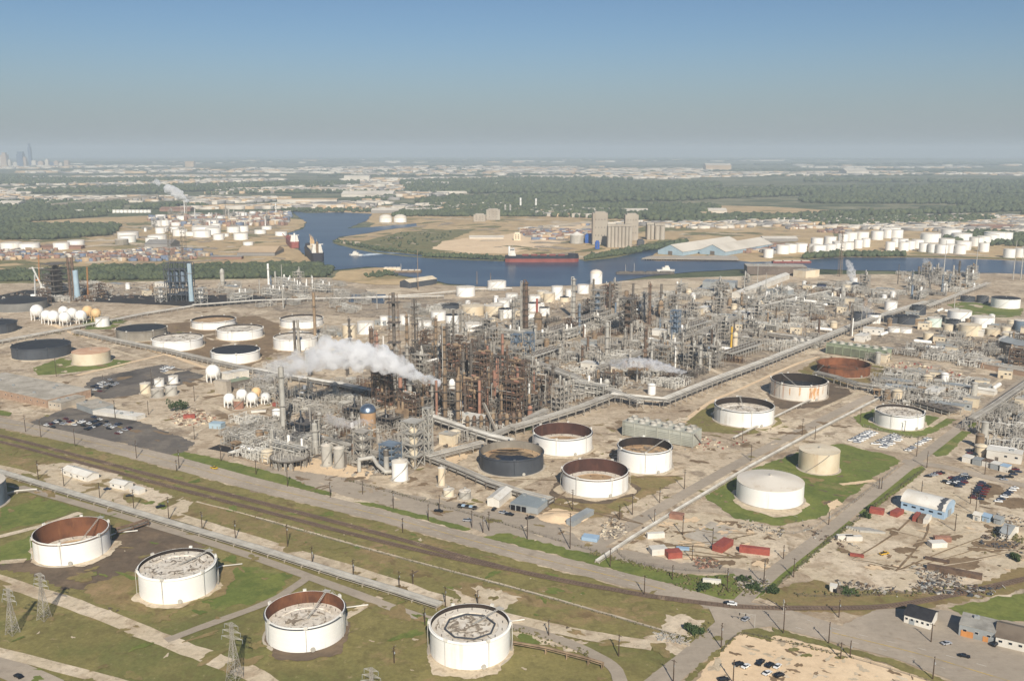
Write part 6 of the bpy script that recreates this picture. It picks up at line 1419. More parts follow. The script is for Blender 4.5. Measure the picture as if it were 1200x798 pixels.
B((868, 350), (925, 327), 14, 8, 'long pale shed with a white ridged roof past the bare clearing', METALW, METALW, 'gable')
B((912, 349), (930, 346), 22, 9, 'tan metal hall at the end of the long pale shed', METALG, METALW, 'gable')
B((875, 322), (945, 323), 40, 15, 'dark industrial dock building with flat roof on the channel edge', mat('sooty_brown_wall', (110, 98, 88), (84, 74, 68), 0.8, 0.05, 0.8), FLATROOF, win=12)
B((944, 326), (960, 324), 26, 12, 'tan block at the end of the dark dock building', CREAM, FLATROOF)
B((480, 338), (512, 333), 22, 9, 'dark-sided shed with a cream roof by the slip', DARK, CREAM, 'gable')
B((1128, 426), (1150, 432), 26, 6, 'brick-brown flat building at the head of the yard', BRICK, FLATROOF)
B((1152, 432), (1215, 444), 18, 5, 'long low brick building with a pale roof at the head of the yard', BRICK, FLATROOF)
B((1170, 412), (1200, 420), 20, 12, 'dark machinery shed with a grey pitched roof', STEELD, METALG, 'gable')
B((1118, 456), (1165, 464), 8, 4, 'white half-round tank lying along the yard road', METALW, METALW, 'gable')
for i, (x, y, w_, m_) in enumerate(((1006, 605, 5, 0),)): pass
# rows of little roofed sheds by the lot
for i, (zx, zy, m_) in enumerate(((768, 372, METALW), (825, 380, METALB), (898, 395, METALG))):
    x, y = 1000+zx/5.32-4.5, 540+zy/5.32
    B((x, y-1), (x+8, y+1.2), 6, 3.4, ('white gabled hut', 'light blue gabled hut', 'grey gabled hut')[i]+' in the row of three behind the arched warehouse', METALW if i == 0 else m_, m_, 'gable', name='storage_hut', cat='hut', doors=((0.5, 1.4, 2.2),))
B((1171, 630), (1182, 633), 16, 3.5, 'long white trailer building in the storage yard corner', METALW, METALG, 'gable', win=4)
for i, (x, y) in enumerate(((1127, 541), (1139, 544), (1150, 546), (1160, 549), (1171, 552))):
    B((x, y), (x+9.5, y+2.2), 7, 4, (('white','grey','rust-roofed','pale','blue')[i])+' flat shed in the row along the crossing yard road', METALW if i % 2 == 0 else METALG, (METALW, METALG, RUST, METALW, METALB)[i], name='storage_shed', cat='shed')
B((73, 556), (102, 565), 9, 3.6, 'white long-roofed site office on the gravel strip', METALW, METALW, 'gable', win=4, name='site_office', cat='office')
B((129, 571), (146, 575), 7, 3.6, 'white square site office next to the long-roofed one', METALW, METALW, 'gable', win=2, name='site_office', cat='office')
B((152, 577), (163, 580), 5, 3, 'small white cabin at the end of the gravel strip', METALW, METALW, name='site_office', cat='office')
B((76, 555), (83, 553), 4, 2.6, 'tiny white cabin beside the long-roofed site office', METALW, METALW, name='site_office', cat='office')
B((972, 693), (980, 694.5), 3.5, 3, 'tiny white hut with a dark doorway by the curved railway', METALW, METALW, doors=((0.7, 1.2, 2),), door_mat=BLACK, name='rail_hut', cat='hut')
B((980.5, 696), (987, 697), 4, 2.6, 'low brown hut touching the tiny white hut', ROOFBR, ROOFBR, name='rail_hut', cat='hut')
# containers
def container(x, y, L, m, label, rz, n='shipping_container', W=2.6, H=2.8, group=None):
    p = P(x, y); t = thing(n, p, label, 'container', group, rz)
    mb = MB(); mb.box((0, 0, H/2+0.15), (L, W, H))
    k = int(L/0.6)
    for i in range(k):
        for e in (-1, 1): mb.box((-L/2+0.3+i*L/k, e*(W/2+0.03), H/2+0.15), (0.28, 0.07, H*0.92))
    mb.build('box_wall', m, t)
    mb = MB(); mb.box((L/2+0.04, W/4, H/2+0.15), (0.08, W*0.46, H*0.9)); mb.box((L/2+0.04, -W/4, H/2+0.15), (0.08, W*0.46, H*0.9)); mb.build('door', m, t)
    return t
K = container
K(847, 642, 14, REDC, 'bright red container at the corner of the concrete pad', 0.9, W=6, H=3.4); K(789, 652, 8, REDC, 'orange-red square container beside the white ribbed one', 0.2, W=6, H=3.4); K(771, 648, 9, METALW, 'white ribbed container in front of the square red one', 0.2, W=6, H=3.4)
K(793, 607, 8, SALMON, 'faded orange container by the lawn fence', -0.4, W=5, H=3); K(884, 648, 16, REDC, 'long dull red container pair at the yard edge', -0.3, W=3.4, H=3.4); K(800, 644, 7, METALB, 'small grey-blue open container behind the square red one', -0.2, W=3, H=1.2)
K(692, 632, 9, METALB, 'blue tarpaulin-covered stack beside the narrow grey shed', -0.35, W=6, H=2, n='covered_stack'); K(768, 630, 10, METALW, 'white box trailer parked alone in the tan yard', 0.15, W=2.6, H=3, n='trailer')
K(1027.5, 601, 8, REDC, 'faded red container close to the grass verge', -0.5, W=5); K(1051, 603, 9, REDC, 'bright red container between the verge and the arched warehouse', 0.75, W=4.5)
for i, (x, y, m_, lb) in enumerate(((1074, 608, REDC, 'red container leaning to the arched warehouse wall'), (1080, 610, RUST, 'dark red-brown container between the red and white ones'), (1086.5, 611, METALW, 'white container in front of the arched warehouse wall'))): K(x, y, 10, m_, lb, 0.95)
K(1098, 640, 9, METALW, 'pale white container with a red one behind it, mid yard', 0.1, W=5); K(1104, 634, 9, SALMON, 'faded red container behind the pale white one, mid yard', -0.1, W=3)
K(1118, 672, 26, RUST, 'long rust-topped white wagon lying on the scrap heap', -0.5, W=3.6, H=2.4, n='old_wagon'); K(1098, 657, 12, RUST, 'rusty flat frame alone in the storage yard', -0.5, W=3, H=1, n='steel_skid'); K(1004, 652, 7, REDC, 'small red steel box by the weedy yard edge', -0.4, W=2, H=1.4, n='steel_box')
for i, (x, y) in enumerate(((990, 632), (1000, 633))): K(x, y, 9, METALW, ('white tanker body toward the crossing road', 'white tanker body beside the stacked beams')[i], 0.0, W=3, H=2.6, n='tanker_body')
for i in range(6): K(1006+i*3.2, 620+i*0.9, 14, LIGHTST, 'pale steel beam laid in the stack by the white tanker bodies', -0.2, W=0.9, H=1.2, n='steel_beam', group='steel beams stacked by the tanker bodies')
K(222, 490, 9, REDC, 'red box van shape beside the rubble near the bush', 0.2, W=4, H=3, n='box_trailer'); K(325, 476, 8, REDC, 'small red truck box on the dirt beside the tall grey column', -0.2, n='box_trailer'); K(303, 483, 12, METALW, 'cream flat trailer below the small spheres', 0.25, W=3, H=1.4, n='flat_trailer')
# scrap and rubble heaps: loose material
def heap(px, n, mats, name, size, zmax=1.6, kind='stuff'):
    pts = [P(*q) for q in px]; mbs = MB()
    x0, x1 = min(q.x for q in pts), max(q.x for q in pts); y0, y1 = min(q.y for q in pts), max(q.y for q in pts); k = 0
    while k < n:
        p = Vector((rnd.uniform(x0, x1), rnd.uniform(y0, y1)))
        c = False
        for i in range(len(pts)):
            a, b = pts[i], pts[i-1]
            if (a.y > p.y) != (b.y > p.y) and p.x < (b.x-a.x)*(p.y-a.y)/(b.y-a.y)+a.x: c = not c
        if not c: continue
        k += 1; s = rnd.uniform(0.4, 1.0)*size
        if rnd.random() < 0.4: mbs.bar((p.x, p.y, rnd.uniform(0.2, zmax)), (p.x+rnd.uniform(-3, 3)*s, p.y+rnd.uniform(-3, 3)*s, rnd.uniform(0.2, zmax)), 0.3*s, m=rnd.randrange(len(mats)))
        else: mbs.box((p.x, p.y, s*0.4), (s*rnd.uniform(0.6, 2.2), s, s*0.8), rnd.uniform(0, 3), m=rnd.randrange(len(mats)))
    o = mbs.build(name, mats, kind=kind); o['label'] = 'loose scrap and rubble lying on the ground'
HM = [RUST, STEELD, LIGHTST, CONC]
heap([(1068, 668), (1078, 662), (1130, 678), (1122, 690), (1085, 682)], 170, HM, 'scrap_debris', 1.3)
heap([(1072, 684), (1085, 682), (1180, 690), (1150, 700), (1075, 694)], 190, [STEELD, DARK, LIGHTST, RUST], 'scrap_debris', 1.4)
heap([(980, 680), (1050, 690), (1052, 700), (985, 694)], 80, HM, 'scrap_debris', 1.2)
heap([(700, 622), (716, 606), (738, 618), (728, 632), (706, 632)], 130, [CONC, STEELD, CREAM], 'scrap_debris', 1.3)
heap([(810, 654), (832, 652), (850, 666), (820, 668)], 90, [RUST, SALMON, STEELD], 'scrap_debris', 1.2)
heap([(860, 676), (905, 680), (900, 692), (865, 690)], 110, [STEELD, LIGHTST, CONC], 'scrap_debris', 1.2)
heap([(928, 604), (960, 622), (1010, 642), (1000, 648), (950, 630)], 60, HM, 'scrap_debris', 1.1)
heap([(1150, 626), (1210, 640), (1205, 650), (1150, 640)], 80, [STEELD, DARK, RUST], 'scrap_debris', 1.3)
heap([(1160, 600), (1215, 612), (1210, 620), (1160, 608)], 60, HM, 'scrap_debris', 1.2)
heap([(765, 741), (800, 748), (808, 757), (768, 750)], 90, [CONC, LIGHTST], 'scrap_debris', 1.2)
heap([(195, 488), (230, 478), (255, 492), (235, 500), (205, 498)], 140, [RUST, SALMON, CREAM, CONC], 'scrap_debris', 1.7, 2.2)
heap([(865, 606), (920, 622), (915, 632), (870, 618)], 70, [CONC, LIGHTST, STEELD], 'scrap_debris', 1.2)
heap([(1000, 455), (1060, 440), (1130, 448), (1160, 470), (1080, 484), (1040, 476)], 260, [STEEL, LIGHTST, RUST, CONC], 'scrap_debris', 1.6, 2.5)
heap([(1020, 430), (1060, 424), (1128, 436), (1120, 446), (1050, 440)], 180, [REDC, STEEL, CREAM, CONC], 'scrap_debris', 1.8, 2.5)
heap([(1080, 400), (1180, 390), (1200, 404), (1120, 420), (1060, 416)], 260, [RUST, CREAM, STEEL, CONC, STEELD], 'scrap_debris', 2.4, 3.0)
heap([(1150, 505), (1200, 480), (1240, 500), (1220, 545), (1130, 535)], 120, HM, 'scrap_debris', 1.3)
heap([(820, 508), (850, 520), (880, 515), (860, 525), (800, 530)], 60, [CREAM, REDC, STEEL], 'scrap_debris', 1.2)
heap([(330, 400), (420, 380), (520, 360), (640, 350), (720, 345), (640, 372), (480, 402), (360, 430)], 620, [LIGHTST, STEEL, CONC, STEELD, CREAM], 'scrap_debris', 2.2, 4)
heap([(350, 540), (420, 560), (500, 548), (640, 490), (760, 455), (850, 420), (760, 400), (640, 430), (500, 470), (420, 440), (330, 470)], 1500, [STEEL, STEELD, LIGHTST, RUST, CONC], 'scrap_debris', 2.0, 4)
heap([(720, 345), (820, 360), (1000, 335), (1050, 350), (960, 395), (860, 390)], 900, [STEEL, STEELD, LIGHTST, CONC, CREAM], 'scrap_debris', 2.4, 4)
heap([(0, 350), (60, 332), (330, 336), (320, 352), (120, 352), (40, 362)], 420, [STEEL, STEELD, RUST, LIGHTST], 'scrap_debris', 2.8, 4)
# sand heap: a low mound
pm = P(660, 607); mb = MB()
mb.lathe((0, 0, 0), [(15, 0.3), (11, 1.3), (6, 2.6), (0.02, 3.2)], 18); o = mb.build('sand_mound', SAND, kind='structure', loc=(pm.x, pm.y, 0)); o.scale = (1, 0.6, 1)
# ---------------------------------------------------------------- vehicles
def car_mesh(kind):
    """body, glasshouse and wheels of a vehicle facing +x"""
    bd, gl, wh = MB(), MB(), MB()
    Lc, Wc = (5.6, 2.0) if kind == 'pickup' else (4.7, 1.85)
    def hull(prof, w0, w1, mb):
        n = len(prof); v = []
        for e in (-1, 1):
            for x, z, k in prof: v.append((x, e*(w0 if k == 0 else w1)/2, z))
        f = [tuple(range(n-1, -1, -1)), tuple(range(n, 2*n))]+[(i, (i+1) % n, (i+1) % n+n, i+n) for i in range(n)]
        mb.add(v, f)
    h = Lc/2
    if kind == 'pickup':
        hull([(-h, 0.55, 0), (-h+0.1, 0.38, 0), (h-0.1, 0.38, 0), (h, 0.6, 0), (h-0.05, 1.0, 0), (h-1.4, 1.14, 0), (-h, 1.14, 0)], Wc, Wc, bd)
        hull([(h-1.45, 1.12, 0), (h-2.0, 1.78, 1), (h-3.1, 1.8, 1), (h-3.3, 1.12, 0)], Wc*0.93, Wc*0.78, gl)
        bd.box((h-2.55, 0, 1.82), (1.1, Wc*0.76, 0.06)); gl.box((-h+1.15, 0, 1.15), (2.0, Wc*0.78, 0.04))
    elif kind == 'suv':
        hull([(-h, 0.55, 0), (-h+0.1, 0.36, 0), (h-0.1, 0.36, 0), (h, 0.6, 0), (h-0.08, 0.95, 0), (h-1.2, 1.08, 0), (-h+0.05, 1.1, 0)], Wc, Wc, bd)
        hull([(h-1.25, 1.06, 0), (h-1.9, 1.66, 1), (-h+0.5, 1.68, 1), (-h+0.1, 1.08, 0)], Wc*0.94, Wc*0.78, gl)
        bd.box((-0.35, 0, 1.70), (2.4, Wc*0.77, 0.06))
    else:
        hull([(-h, 0.5, 0), (-h+0.1, 0.3, 0), (h-0.1, 0.3, 0), (h, 0.5, 0), (h-0.1, 0.76, 0), (h-1.2, 0.9, 0), (-h+0.8, 0.95, 0), (-h, 0.85, 0)], Wc, Wc, bd)
        hull([(h-1.3, 0.88, 0), (h-2.0, 1.38, 1), (-h+1.5, 1.38, 1), (-h+0.75, 0.92, 0)], Wc*0.94, Wc*0.74, gl)
        bd.box((-0.1, 0, 1.40), (1.3, Wc*0.72, 0.05))
    wh.cyl((0, -0.11, 0.34), (0, 0.11, 0.34), 0.34, n=12); wh.cyl((0, -0.12, 0.34), (0, 0.12, 0.34), 0.18, n=8)
    return bd, gl, wh, Lc, Wc
CARM = {}
def car(x, y, rz, kind, m, label, group=None, detail=0, p=None):
    key = (kind, m.name)
    if key not in CARM:
        bd, gl, wh, Lc, Wc = car_mesh(kind); CARM[key] = (bd.mesh('car_body', m), gl.mesh('car_windows', GLASS), wh.mesh('wheel', RUBBER), Lc, Wc)
    b_, g_, w_, Lc, Wc = CARM[key]
    p = p or P(x, y)
    t = thing({'pickup': 'pickup_truck', 'suv': 'parked_car', 'sedan': 'parked_car'}[kind], p, label, {'pickup': 'pickup'}.get(kind, 'car'), group, rz, 0.3)
    put('body', b_, t); put('windows', g_, t)
    if detail:
        for sx in (-1, 1):
            for sy in (-1, 1): put('wheel', w_, t, (sx*Lc*0.31, sy*(Wc/2-0.08), 0))
    return t
def rows(pa, pb, nrow, ncol, heading, mats, kinds, place, gapskip=0.1, detail=0):
    """block of parked cars between two photo corners a (start of first row) and the extents given by b"""
    A_, B_, Cc = [P(*q) for q in (pa, pb[0], pb[1])]
    for r in range(nrow):
        for c in range(ncol):
            if rnd.random() < gapskip: continue
            u = (c+0.5)/ncol; v = (r+0.5)/nrow
            p = A_+(B_-A_)*u+(Cc-A_)*v
            m, w = rnd.choice(mats); k = rnd.choice(kinds)
            kn = {'pickup': 'pickup truck', 'suv': 'high-roofed car', 'sedan': 'low car'}[k]
            car(0, 0, heading+rnd.uniform(-0.05, 0.05)+(math.pi if rnd.random() < 0.3 else 0), k, m, f'{w} {kn} in {place}', f'{w} {kn}s in {place}', detail, p)
WW = [(CARW, 'white'), (CARW, 'white'), (CARW, 'white'), (CARS, 'silver')]
MX = [(CARW, 'white'), (BLACK, 'black'), (CARB, 'dark blue'), (CARR, 'dark red'), (CARS, 'silver'), (BLACK, 'black')]
DK = [(BLACK, 'black'), (CARB, 'dark blue'), (CARR, 'dark red'), (BLACK, 'black')]
hd = ANG_A+0.25
rows((994, 517), ((1017, 505), (1006, 521)), 2, 8, hd, WW, ('pickup',), 'the white block by the entrance of the truck lot')
rows((1021, 521), ((1046, 509), (1036, 527)), 3, 8, hd, WW, ('pickup', 'pickup', 'suv'), 'the middle block of the truck lot')
rows((1060, 529), ((1086, 514), (1065, 530.5)), 1, 9, hd, WW, ('pickup', 'suv'), 'the row of the truck lot along the crossing road', 0.05)
rows((1104, 566), ((1118, 557), (1124, 573)), 4, 4, hd, DK+[(CARW, 'white')], ('sedan', 'suv'), 'the dark block behind the arched warehouse', 0.2)
rows((1120, 560), ((1128, 556), (1134, 563)), 2, 3, hd, MX, ('sedan', 'suv'), 'the few cars at the edge of the dark block', 0.2)
rows((1136, 585), ((1148, 565), (1152, 588)), 2, 7, hd, MX, ('sedan', 'suv'), 'the double row behind the gabled huts', 0.15)
rows((1162, 592), ((1188, 571), (1168, 593)), 1, 8, hd, [(CARW, 'white'), (CARS, 'silver'), (CARB, 'dark blue')], ('sedan', 'suv'), 'the single pale row next to the stained ground', 0.05)
rows((1084, 558), ((1102, 553), (1088, 561)), 1, 5, hd, MX, ('sedan', 'pickup'), 'the short row by the crossing yard road', 0.1)
rows((1132, 532), ((1150, 522), (1142, 536)), 2, 4, hd, DK, ('sedan', 'suv'), 'the scrapyard group behind the flat sheds', 0.2)
rows((1165, 536), ((1186, 520), (1178, 542)), 3, 5, hd, [(CARR, 'dark red'), (BLACK, 'black'), (CARS, 'silver')], ('sedan', 'suv'), 'the dark red group in the scrapyard corner', 0.2)
rows((1168, 560), ((1190, 548), (1176, 566)), 2, 4, hd, MX, ('sedan', 'pickup'), 'the loose cars beyond the flat sheds', 0.2)
rows((82, 498), ((108, 488), (104, 506)), 3, 8, -0.5, DK+[(CARW, 'white')], ('sedan', 'suv', 'pickup'), 'the dark asphalt lot by the grey shed', 0.15)
rows((112, 502), ((132, 493), (126, 507)), 2, 6, -0.5, MX, ('sedan', 'suv'), 'the middle of the dark asphalt lot', 0.25)
rows((132, 508), ((150, 500), (140, 511)), 1, 6, -0.5, MX, ('sedan', 'pickup'), 'the empty end of the dark asphalt lot', 0.3)
rows((100, 456), ((128, 444), (118, 461)), 3, 7, -0.4, MX, ('sedan', 'suv', 'pickup'), 'the far asphalt lot by the lawn', 0.3)
rows((185, 434), ((198, 428), (192, 438)), 2, 5, -0.4, WW, ('pickup',), 'the far asphalt lot near the rack corner', 0.25)
rows((45, 500), ((75, 490), (60, 505)), 2, 8, -0.5, MX, ('sedan', 'suv'), 'the row of the dark lot before the grey shed', 0.3)
for x, y, k, m, lb, rz in ((866, 780, 'suv', BLACK, 'black car parked beside a white car at the edge of the sand lot', 0.35), (874, 782, 'sedan', CARW, 'white car parked next to the black car on the sand', 0.7), (891, 778, 'pickup', BLACK, 'large black pickup alone between the pairs of cars on the sand', 0.9),
                          (902, 781, 'suv', BLACK, 'black car beside the white car in the middle of the sand lot', 0.8), (911, 782, 'sedan', CARW, 'white car with dark windows beside the middle black car', 0.85), (899, 790, 'sedan', CARW, 'small white car in front of the middle pair on the sand', 0.7), (913, 793, 'suv', BLACK, 'black car parked lowest of the group by the weeds', 0.5), (848, 798, 'suv', BLACK, 'black car at the bottom edge of the sand lot', 0.2),
                          (858, 709, 'suv', CARW, 'white car crossing the rails at the road junction', -0.25), (854, 708, 'sedan', BLACK, 'black car right behind the white one at the junction', -0.25), (874, 727, 'suv', CARS, 'grey car turning from the side road at the junction', 0.8),
                          (514, 600, 'pickup', BLACK, 'dark pickup parked along the refinery road fence', -0.3), (548, 611, 'pickup', CARS, 'grey pickup near the gate by the grass verge', -0.2), (579, 598, 'suv', BLACK, 'dark van nosed in beside the canopy building', 1.2), (597, 604, 'pickup', BLACK, 'black flatbed in front of the metal shelter', -0.4), (590, 602, 'pickup', CARS, 'silver pickup behind the black flatbed', -0.4), (621, 608, 'pickup', BLACK, 'dark pickup at the corner of the metal shelter', 0.5),
                          (22, 794, 'sedan', BLACK, 'black car driving on the road at the lower picture corner', -0.55), (251, 549.5, 'pickup', mat('yellow_car', (214, 178, 50), (190, 156, 40), 0.4, 0.3, 0.4), 'yellow pickup on the verge of the highway', -0.5), (1109, 755, 'sedan', CARS, 'silver car standing on the apron before the shop', 0.3), (1130, 770, 'sedan', BLACK, 'dark car on the apron beside the road', -0.4), (1166, 756.5, 'suv', BLACK, 'black car at the corner of the shop', 0.6),
                          (152, 582, 'sedan', BLACK, 'dark car by the small white cabin', 0.3), (1036, 650, 'pickup', YELLOW, 'small yellow vehicle in the storage yard', 0.4), (126, 574, 'sedan', CARB, 'dark car between the two larger site offices', 0.2), (188, 595, 'pickup', BLACK, 'dark pickup at the end of the gravel strip', 0.6)):
    car(x, y, rz, k, m, lb, None, 1)
# flat trailers / tank trucks
def trailer(x, y, rz, label):
    t = thing('flat_trailer', P(x, y), label, 'trailer', rz=rz, z=0.2)
    mb = MB(); mb.box((0, 0, 1.2), (13, 2.5, 0.3)); mb.build('bed', STEELD, t)
    for x_ in (-5, -3.6, 4.5):
        mb = MB(); mb.cyl((x_, -1.2, 0.5), (x_, 1.2, 0.5), 0.5, n=10); mb.build('wheel', RUBBER, t)
    for k in range(5): 
        mb = MB(); mb.box((-5+2.5*k, 0, 1.75), (2, 2, 0.8)); mb.build('load_crate', METALB if k % 2 else BLACK, t)
trailer(547.5, 596, -0.35, 'long dark trailer with crates beside the concrete slab')
# ---------------------------------------------------------------- poles and pylons
def pole_proto(h, arms=1):
    t = thing('utility_pole', P(600, 5000), '?', 'pole')
    mb = MB(); mb.cyl((0, 0, 0), (0, 0, h), 0.28, 0.19, n=8); mb.build('pole_shaft', WOODP, t)
    for k in range(arms):
        mb = MB(); mb.box((0, 0, h-0.6-1.3*k), (0.16, 2.6, 0.18)); a = mb.build('crossarm', WOODP, t)
        for e in (-1.1, 0, 1.1):
            mb = MB(); mb.cyl((0, e, h-0.5-1.3*k), (0, e, h-0.15-1.3*k), 0.07, n=5); mb.build('insulator', LIGHTST, a)
    mb = MB(); mb.cyl((0.35, 0, h-2.9-0.5), (0.35, 0, h-2.0-0.5), 0.26, n=8); mb.build('transformer', METALG, t)
    return t
POLES = {}
PL = [(45, 562, 540, 'rack'), (75, 570, 548, 'rack'), (117, 584, 565, 'rack'), (157, 598, 574, 'rack'), (198, 610, 582, 'rack'), (237, 622, 600, 'rack'), (276, 633, 610, 'rack'), (337, 641, 613, 'rack'), (366, 663, 640, 'rack'), (414, 678, 655, 'rack'), (468, 692, 669, 'rack'), (484, 685, 670, 'rack'), (522, 711, 688, 'rack'), (560, 709, 694, 'rack'), (498, 733, 711, 'tank'), (462, 777, 758, 'tank'),
      (337, 570, 546, 'hwy'), (387, 583, 565, 'hwy'), (425, 579, 564, 'yard'), (461, 596, 574, 'yard'), (472, 624, 607, 'hwy'), (515, 599, 579, 'yard'), (502, 610, 590, 'hwy'), (553, 618, 597, 'yard'), (566, 624, 605, 'hwy'), (573, 622, 600, 'hwy'), (618, 632, 604, 'hwy'), (668, 643, 602, 'hwy'), (671, 598, 572, 'yard'), (715, 664, 641, 'hwy'), (741, 603, 577, 'yard'), (726, 609, 593, 'yard'), (767, 613, 595, 'yard'), (800, 627, 605, 'yard'), (802, 573, 551, 'yard'), (773, 589, 569, 'yard'), (755, 697, 674, 'hwy'), (811, 657, 637, 'yard'), (835, 639, 617, 'yard'), (788, 679, 662, 'hwy'), (852, 692, 667, 'yard'), (895, 685, 657, 'hwy'), (643, 745, 733, 'rack'), (725, 769, 744, 'rack'),
      (845, 759, 730, 'side'), (789, 800, 771, 'side'), (859, 800, 774, 'sand'), (918, 742, 706, 'hwy'), (983, 723, 701, 'hwy'), (971, 754, 729, 'hwy'), (1091, 752, 729, 'hwy'), (1093, 796, 768, 'sand'), (930, 676, 655, 'yard'), (971, 615, 601, 'cross'), (1030, 573, 560, 'cross'), (1033, 573, 560, 'cross'), (1119, 622, 602, 'store'), (1143, 603, 577, 'store'), (1080, 577, 565, 'store'), (1179, 635, 613, 'store'), (1137, 590, 572, 'store'), (918, 655, 640, 'cross'), (985, 772, 752, 'sand'), (996, 770, 752, 'sand'),
      (30, 506, 486, 'hwy'), (48, 512, 492, 'hwy'), (88, 523, 503, 'hwy'), (160, 537, 515, 'hwy'), (210, 549, 528, 'hwy'), (207, 552, 540, 'hwy'), (66, 441, 420, 'left'), (122, 460, 440, 'left'), (178, 452, 432, 'left'), (228, 470, 452, 'left'), (135, 490, 470, 'left'), (174, 486, 470, 'left'), (228, 515, 500, 'left'), (259, 540, 520, 'hwy'), (300, 556, 538, 'hwy'), (1008, 495, 478, 'cross'), (1060, 506, 492, 'cross'), (1074, 535, 512, 'cross'), (1086, 548, 528, 'cross'), (1154, 556, 536, 'store'), (880, 540, 520, 'yard'), (940, 510, 490, 'yard'), (870, 516, 500, 'yard'), (955, 515, 500, 'yard')]
PWORD = {'rack': 'along the low pipe bed', 'tank': 'standing in the tank grass', 'hwy': 'along the highway', 'yard': 'in the refinery yards', 'side': 'on the side road', 'sand': 'at the sand lot', 'cross': 'on the crossing road', 'store': 'in the storage yard', 'left': 'around the asphalt lots'}
cnt = {}
for x, yb, yt, w_ in sorted(PL, key=lambda q: (P(q[0], q[1])-P(845, 735)).length):
    p = P(x, yb); h = max(8, round(hgt(p, yt)/1.5)*1.5); az = rnd.choice((ANG_A, ANG_B))
    i = cnt.get(w_, 0); cnt[w_] = i+1
    lb = f'brown wooden pole {PWORD[w_]}, {ordinal(i)} out from the road junction'
    if h not in POLES: POLES[h] = pole_proto(h, 1 if h < 11 else 2); o = POLES[h]; o.location = (p.x, p.y, 0); o.rotation_euler = (0, 0, az); o['label'] = lb
    else: o = dup(POLES[h], p, az, lb)
def pylon(x, yb, yt, label, hh=None):
    p = P(x, yb); H = hh or hgt(p, yt)
    t = thing('transmission_pylon', p, label, 'pylon', rz=ANG_A+0.2)
    mb = MB(); lv = 9; w0, w1 = H*0.10, H*0.02
    f = lambda z: w0+(w1-w0)*min(1, z/(H*0.72)) if z < H*0.72 else w1
    for k in range(lv):
        z0, z1 = H*k/lv, H*(k+1)/lv; a, b = f(z0), f(z1)
        c0 = [(q*a, r*a, z0) for q, r in ((1, 1), (-1, 1), (-1, -1), (1, -1))]; c1 = [(q*b, r*b, z1) for q, r in ((1, 1), (-1, 1), (-1, -1), (1, -1))]
        for i in range(4):
            j = (i+1) % 4; mb.bar(c0[i], c1[i], 0.17); mb.bar(c0[i], c1[j], 0.10); mb.bar(c0[j], c1[i], 0.10); mb.bar(c1[i], c1[j], 0.10)
    mb.build('lattice_frame', STEEL, t)
    for k, (z, wd) in enumerate(((0.74, 0.20), (0.85, 0.17), (0.96, 0.13))):
        mb = MB(); z *= H; wd *= H
        for e in (-1, 1):
            for y in (-w1, w1): mb.bar((0, y, z), (e*wd, 0, z+0.3), 0.12); mb.bar((0, y, z+1.3), (e*wd, 0, z+0.3), 0.1)
        a = mb.build('crossarm', LIGHTST, t)
        for e in (-1, 1):
            mb = MB(); mb.cyl((e*wd, 0, z+0.3), (e*wd, 0, z-1.5), 0.09, n=5); mb.build('insulator', METALG, a)
pylon(52, 725, 672, 'grey lattice pylon beside the dirt road below the damp soil'); pylon(15, 742, 690, 'grey lattice pylon close to the picture edge'); pylon(275, 797, 730, 'grey lattice pylon standing at the bend of the dirt road'); pylon(437, 848, 783, 'grey lattice pylon whose tip shows at the bottom edge')
# road signs and lights at the junction
t = thing('traffic_signal', P(884, 736), 'grey signal post with a hanging light at the road junction', 'traffic light')
mb = MB(); mb.cyl((0, 0, 0), (0, 0, 7), 0.16, n=8); mb.cyl((0, 0, 6.6), (-7, 2, 6.9), 0.12, n=6); mb.build('post', LIGHTST, t)
for k in range(2):
    mb = MB(); mb.box((-4-2.6*k, 1.1+0.8*k, 6.2), (0.4, 0.4, 1.1)); mb.build('signal_head', BLACK, t)
t = thing('crossing_gantry', P(918, 716), 'black slanting railway crossing gate at the junction', 'crossing gate')
mb = MB(); mb.cyl((0, 0, 0), (0, 0, 6), 0.2, n=8); mb.box((0, 0, 5.2), (0.3, 2.2, 0.5)); mb.build('post', LIGHTST, t)
mb = MB(); mb.bar((0, 0, 1.2), (-8, 1.5, 6), 0.25); mb.build('barrier_arm', BLACK, t)
# fences
def fence(px, h, label, m=STEELD, step=4.0):
    pts = smooth_line([P(*q) for q in px], 5); c = pts[0].copy(); t = thing('chain_fence', c, label, 'fence'); loc = [q-c for q in pts]
    pm = MB(); pm.cyl((0, 0, 0), (0, 0, h), 0.09, n=5); me = pm.mesh('post', m); acc = 0; n = 0
    for a, b in zip(loc, loc[1:]):
        k = max(1, int((b-a).length/step))
        for i in range(k):
            if n < 100: q = a+(b-a)*(i/k); put('post', me, t, (q.x, q.y, 0)); n += 1
    mb = MB()
    for z in (h, h*0.66, h*0.33): mb.path([(q.x, q.y, z) for q in loc], 0.05, 3)
    mb.build('fence_wire', m, t)
fence([(908, 690), (935, 668), (975, 632), (1010, 606), (1045, 578), (1085, 550)], 2.2, 'dark wire fence between the crossing road and the storage yard')
fence([(400, 562), (480, 584), (560, 606), (640, 630), (700, 648)], 2.0, 'thin fence along the refinery road above the highway')
fence([(300, 608), (450, 650), (600, 690), (700, 718), (798, 747)], 1.3, 'low fence along the pale path beside the railway', LIGHTST, 8)
fence([(846, 764), (868, 744), (915, 752), (1000, 772), (1100, 802)], 1.2, 'low rail fence round the sand lot', STEELD)
fence([(1012, 500), (1060, 512), (1095, 515)], 2.0, 'fence between the lawn tank and the truck lot', LIGHTST)
fence([(1135, 692), (1060, 696), (980, 700), (930, 698)], 1.6, 'wire fence along the curved railway')
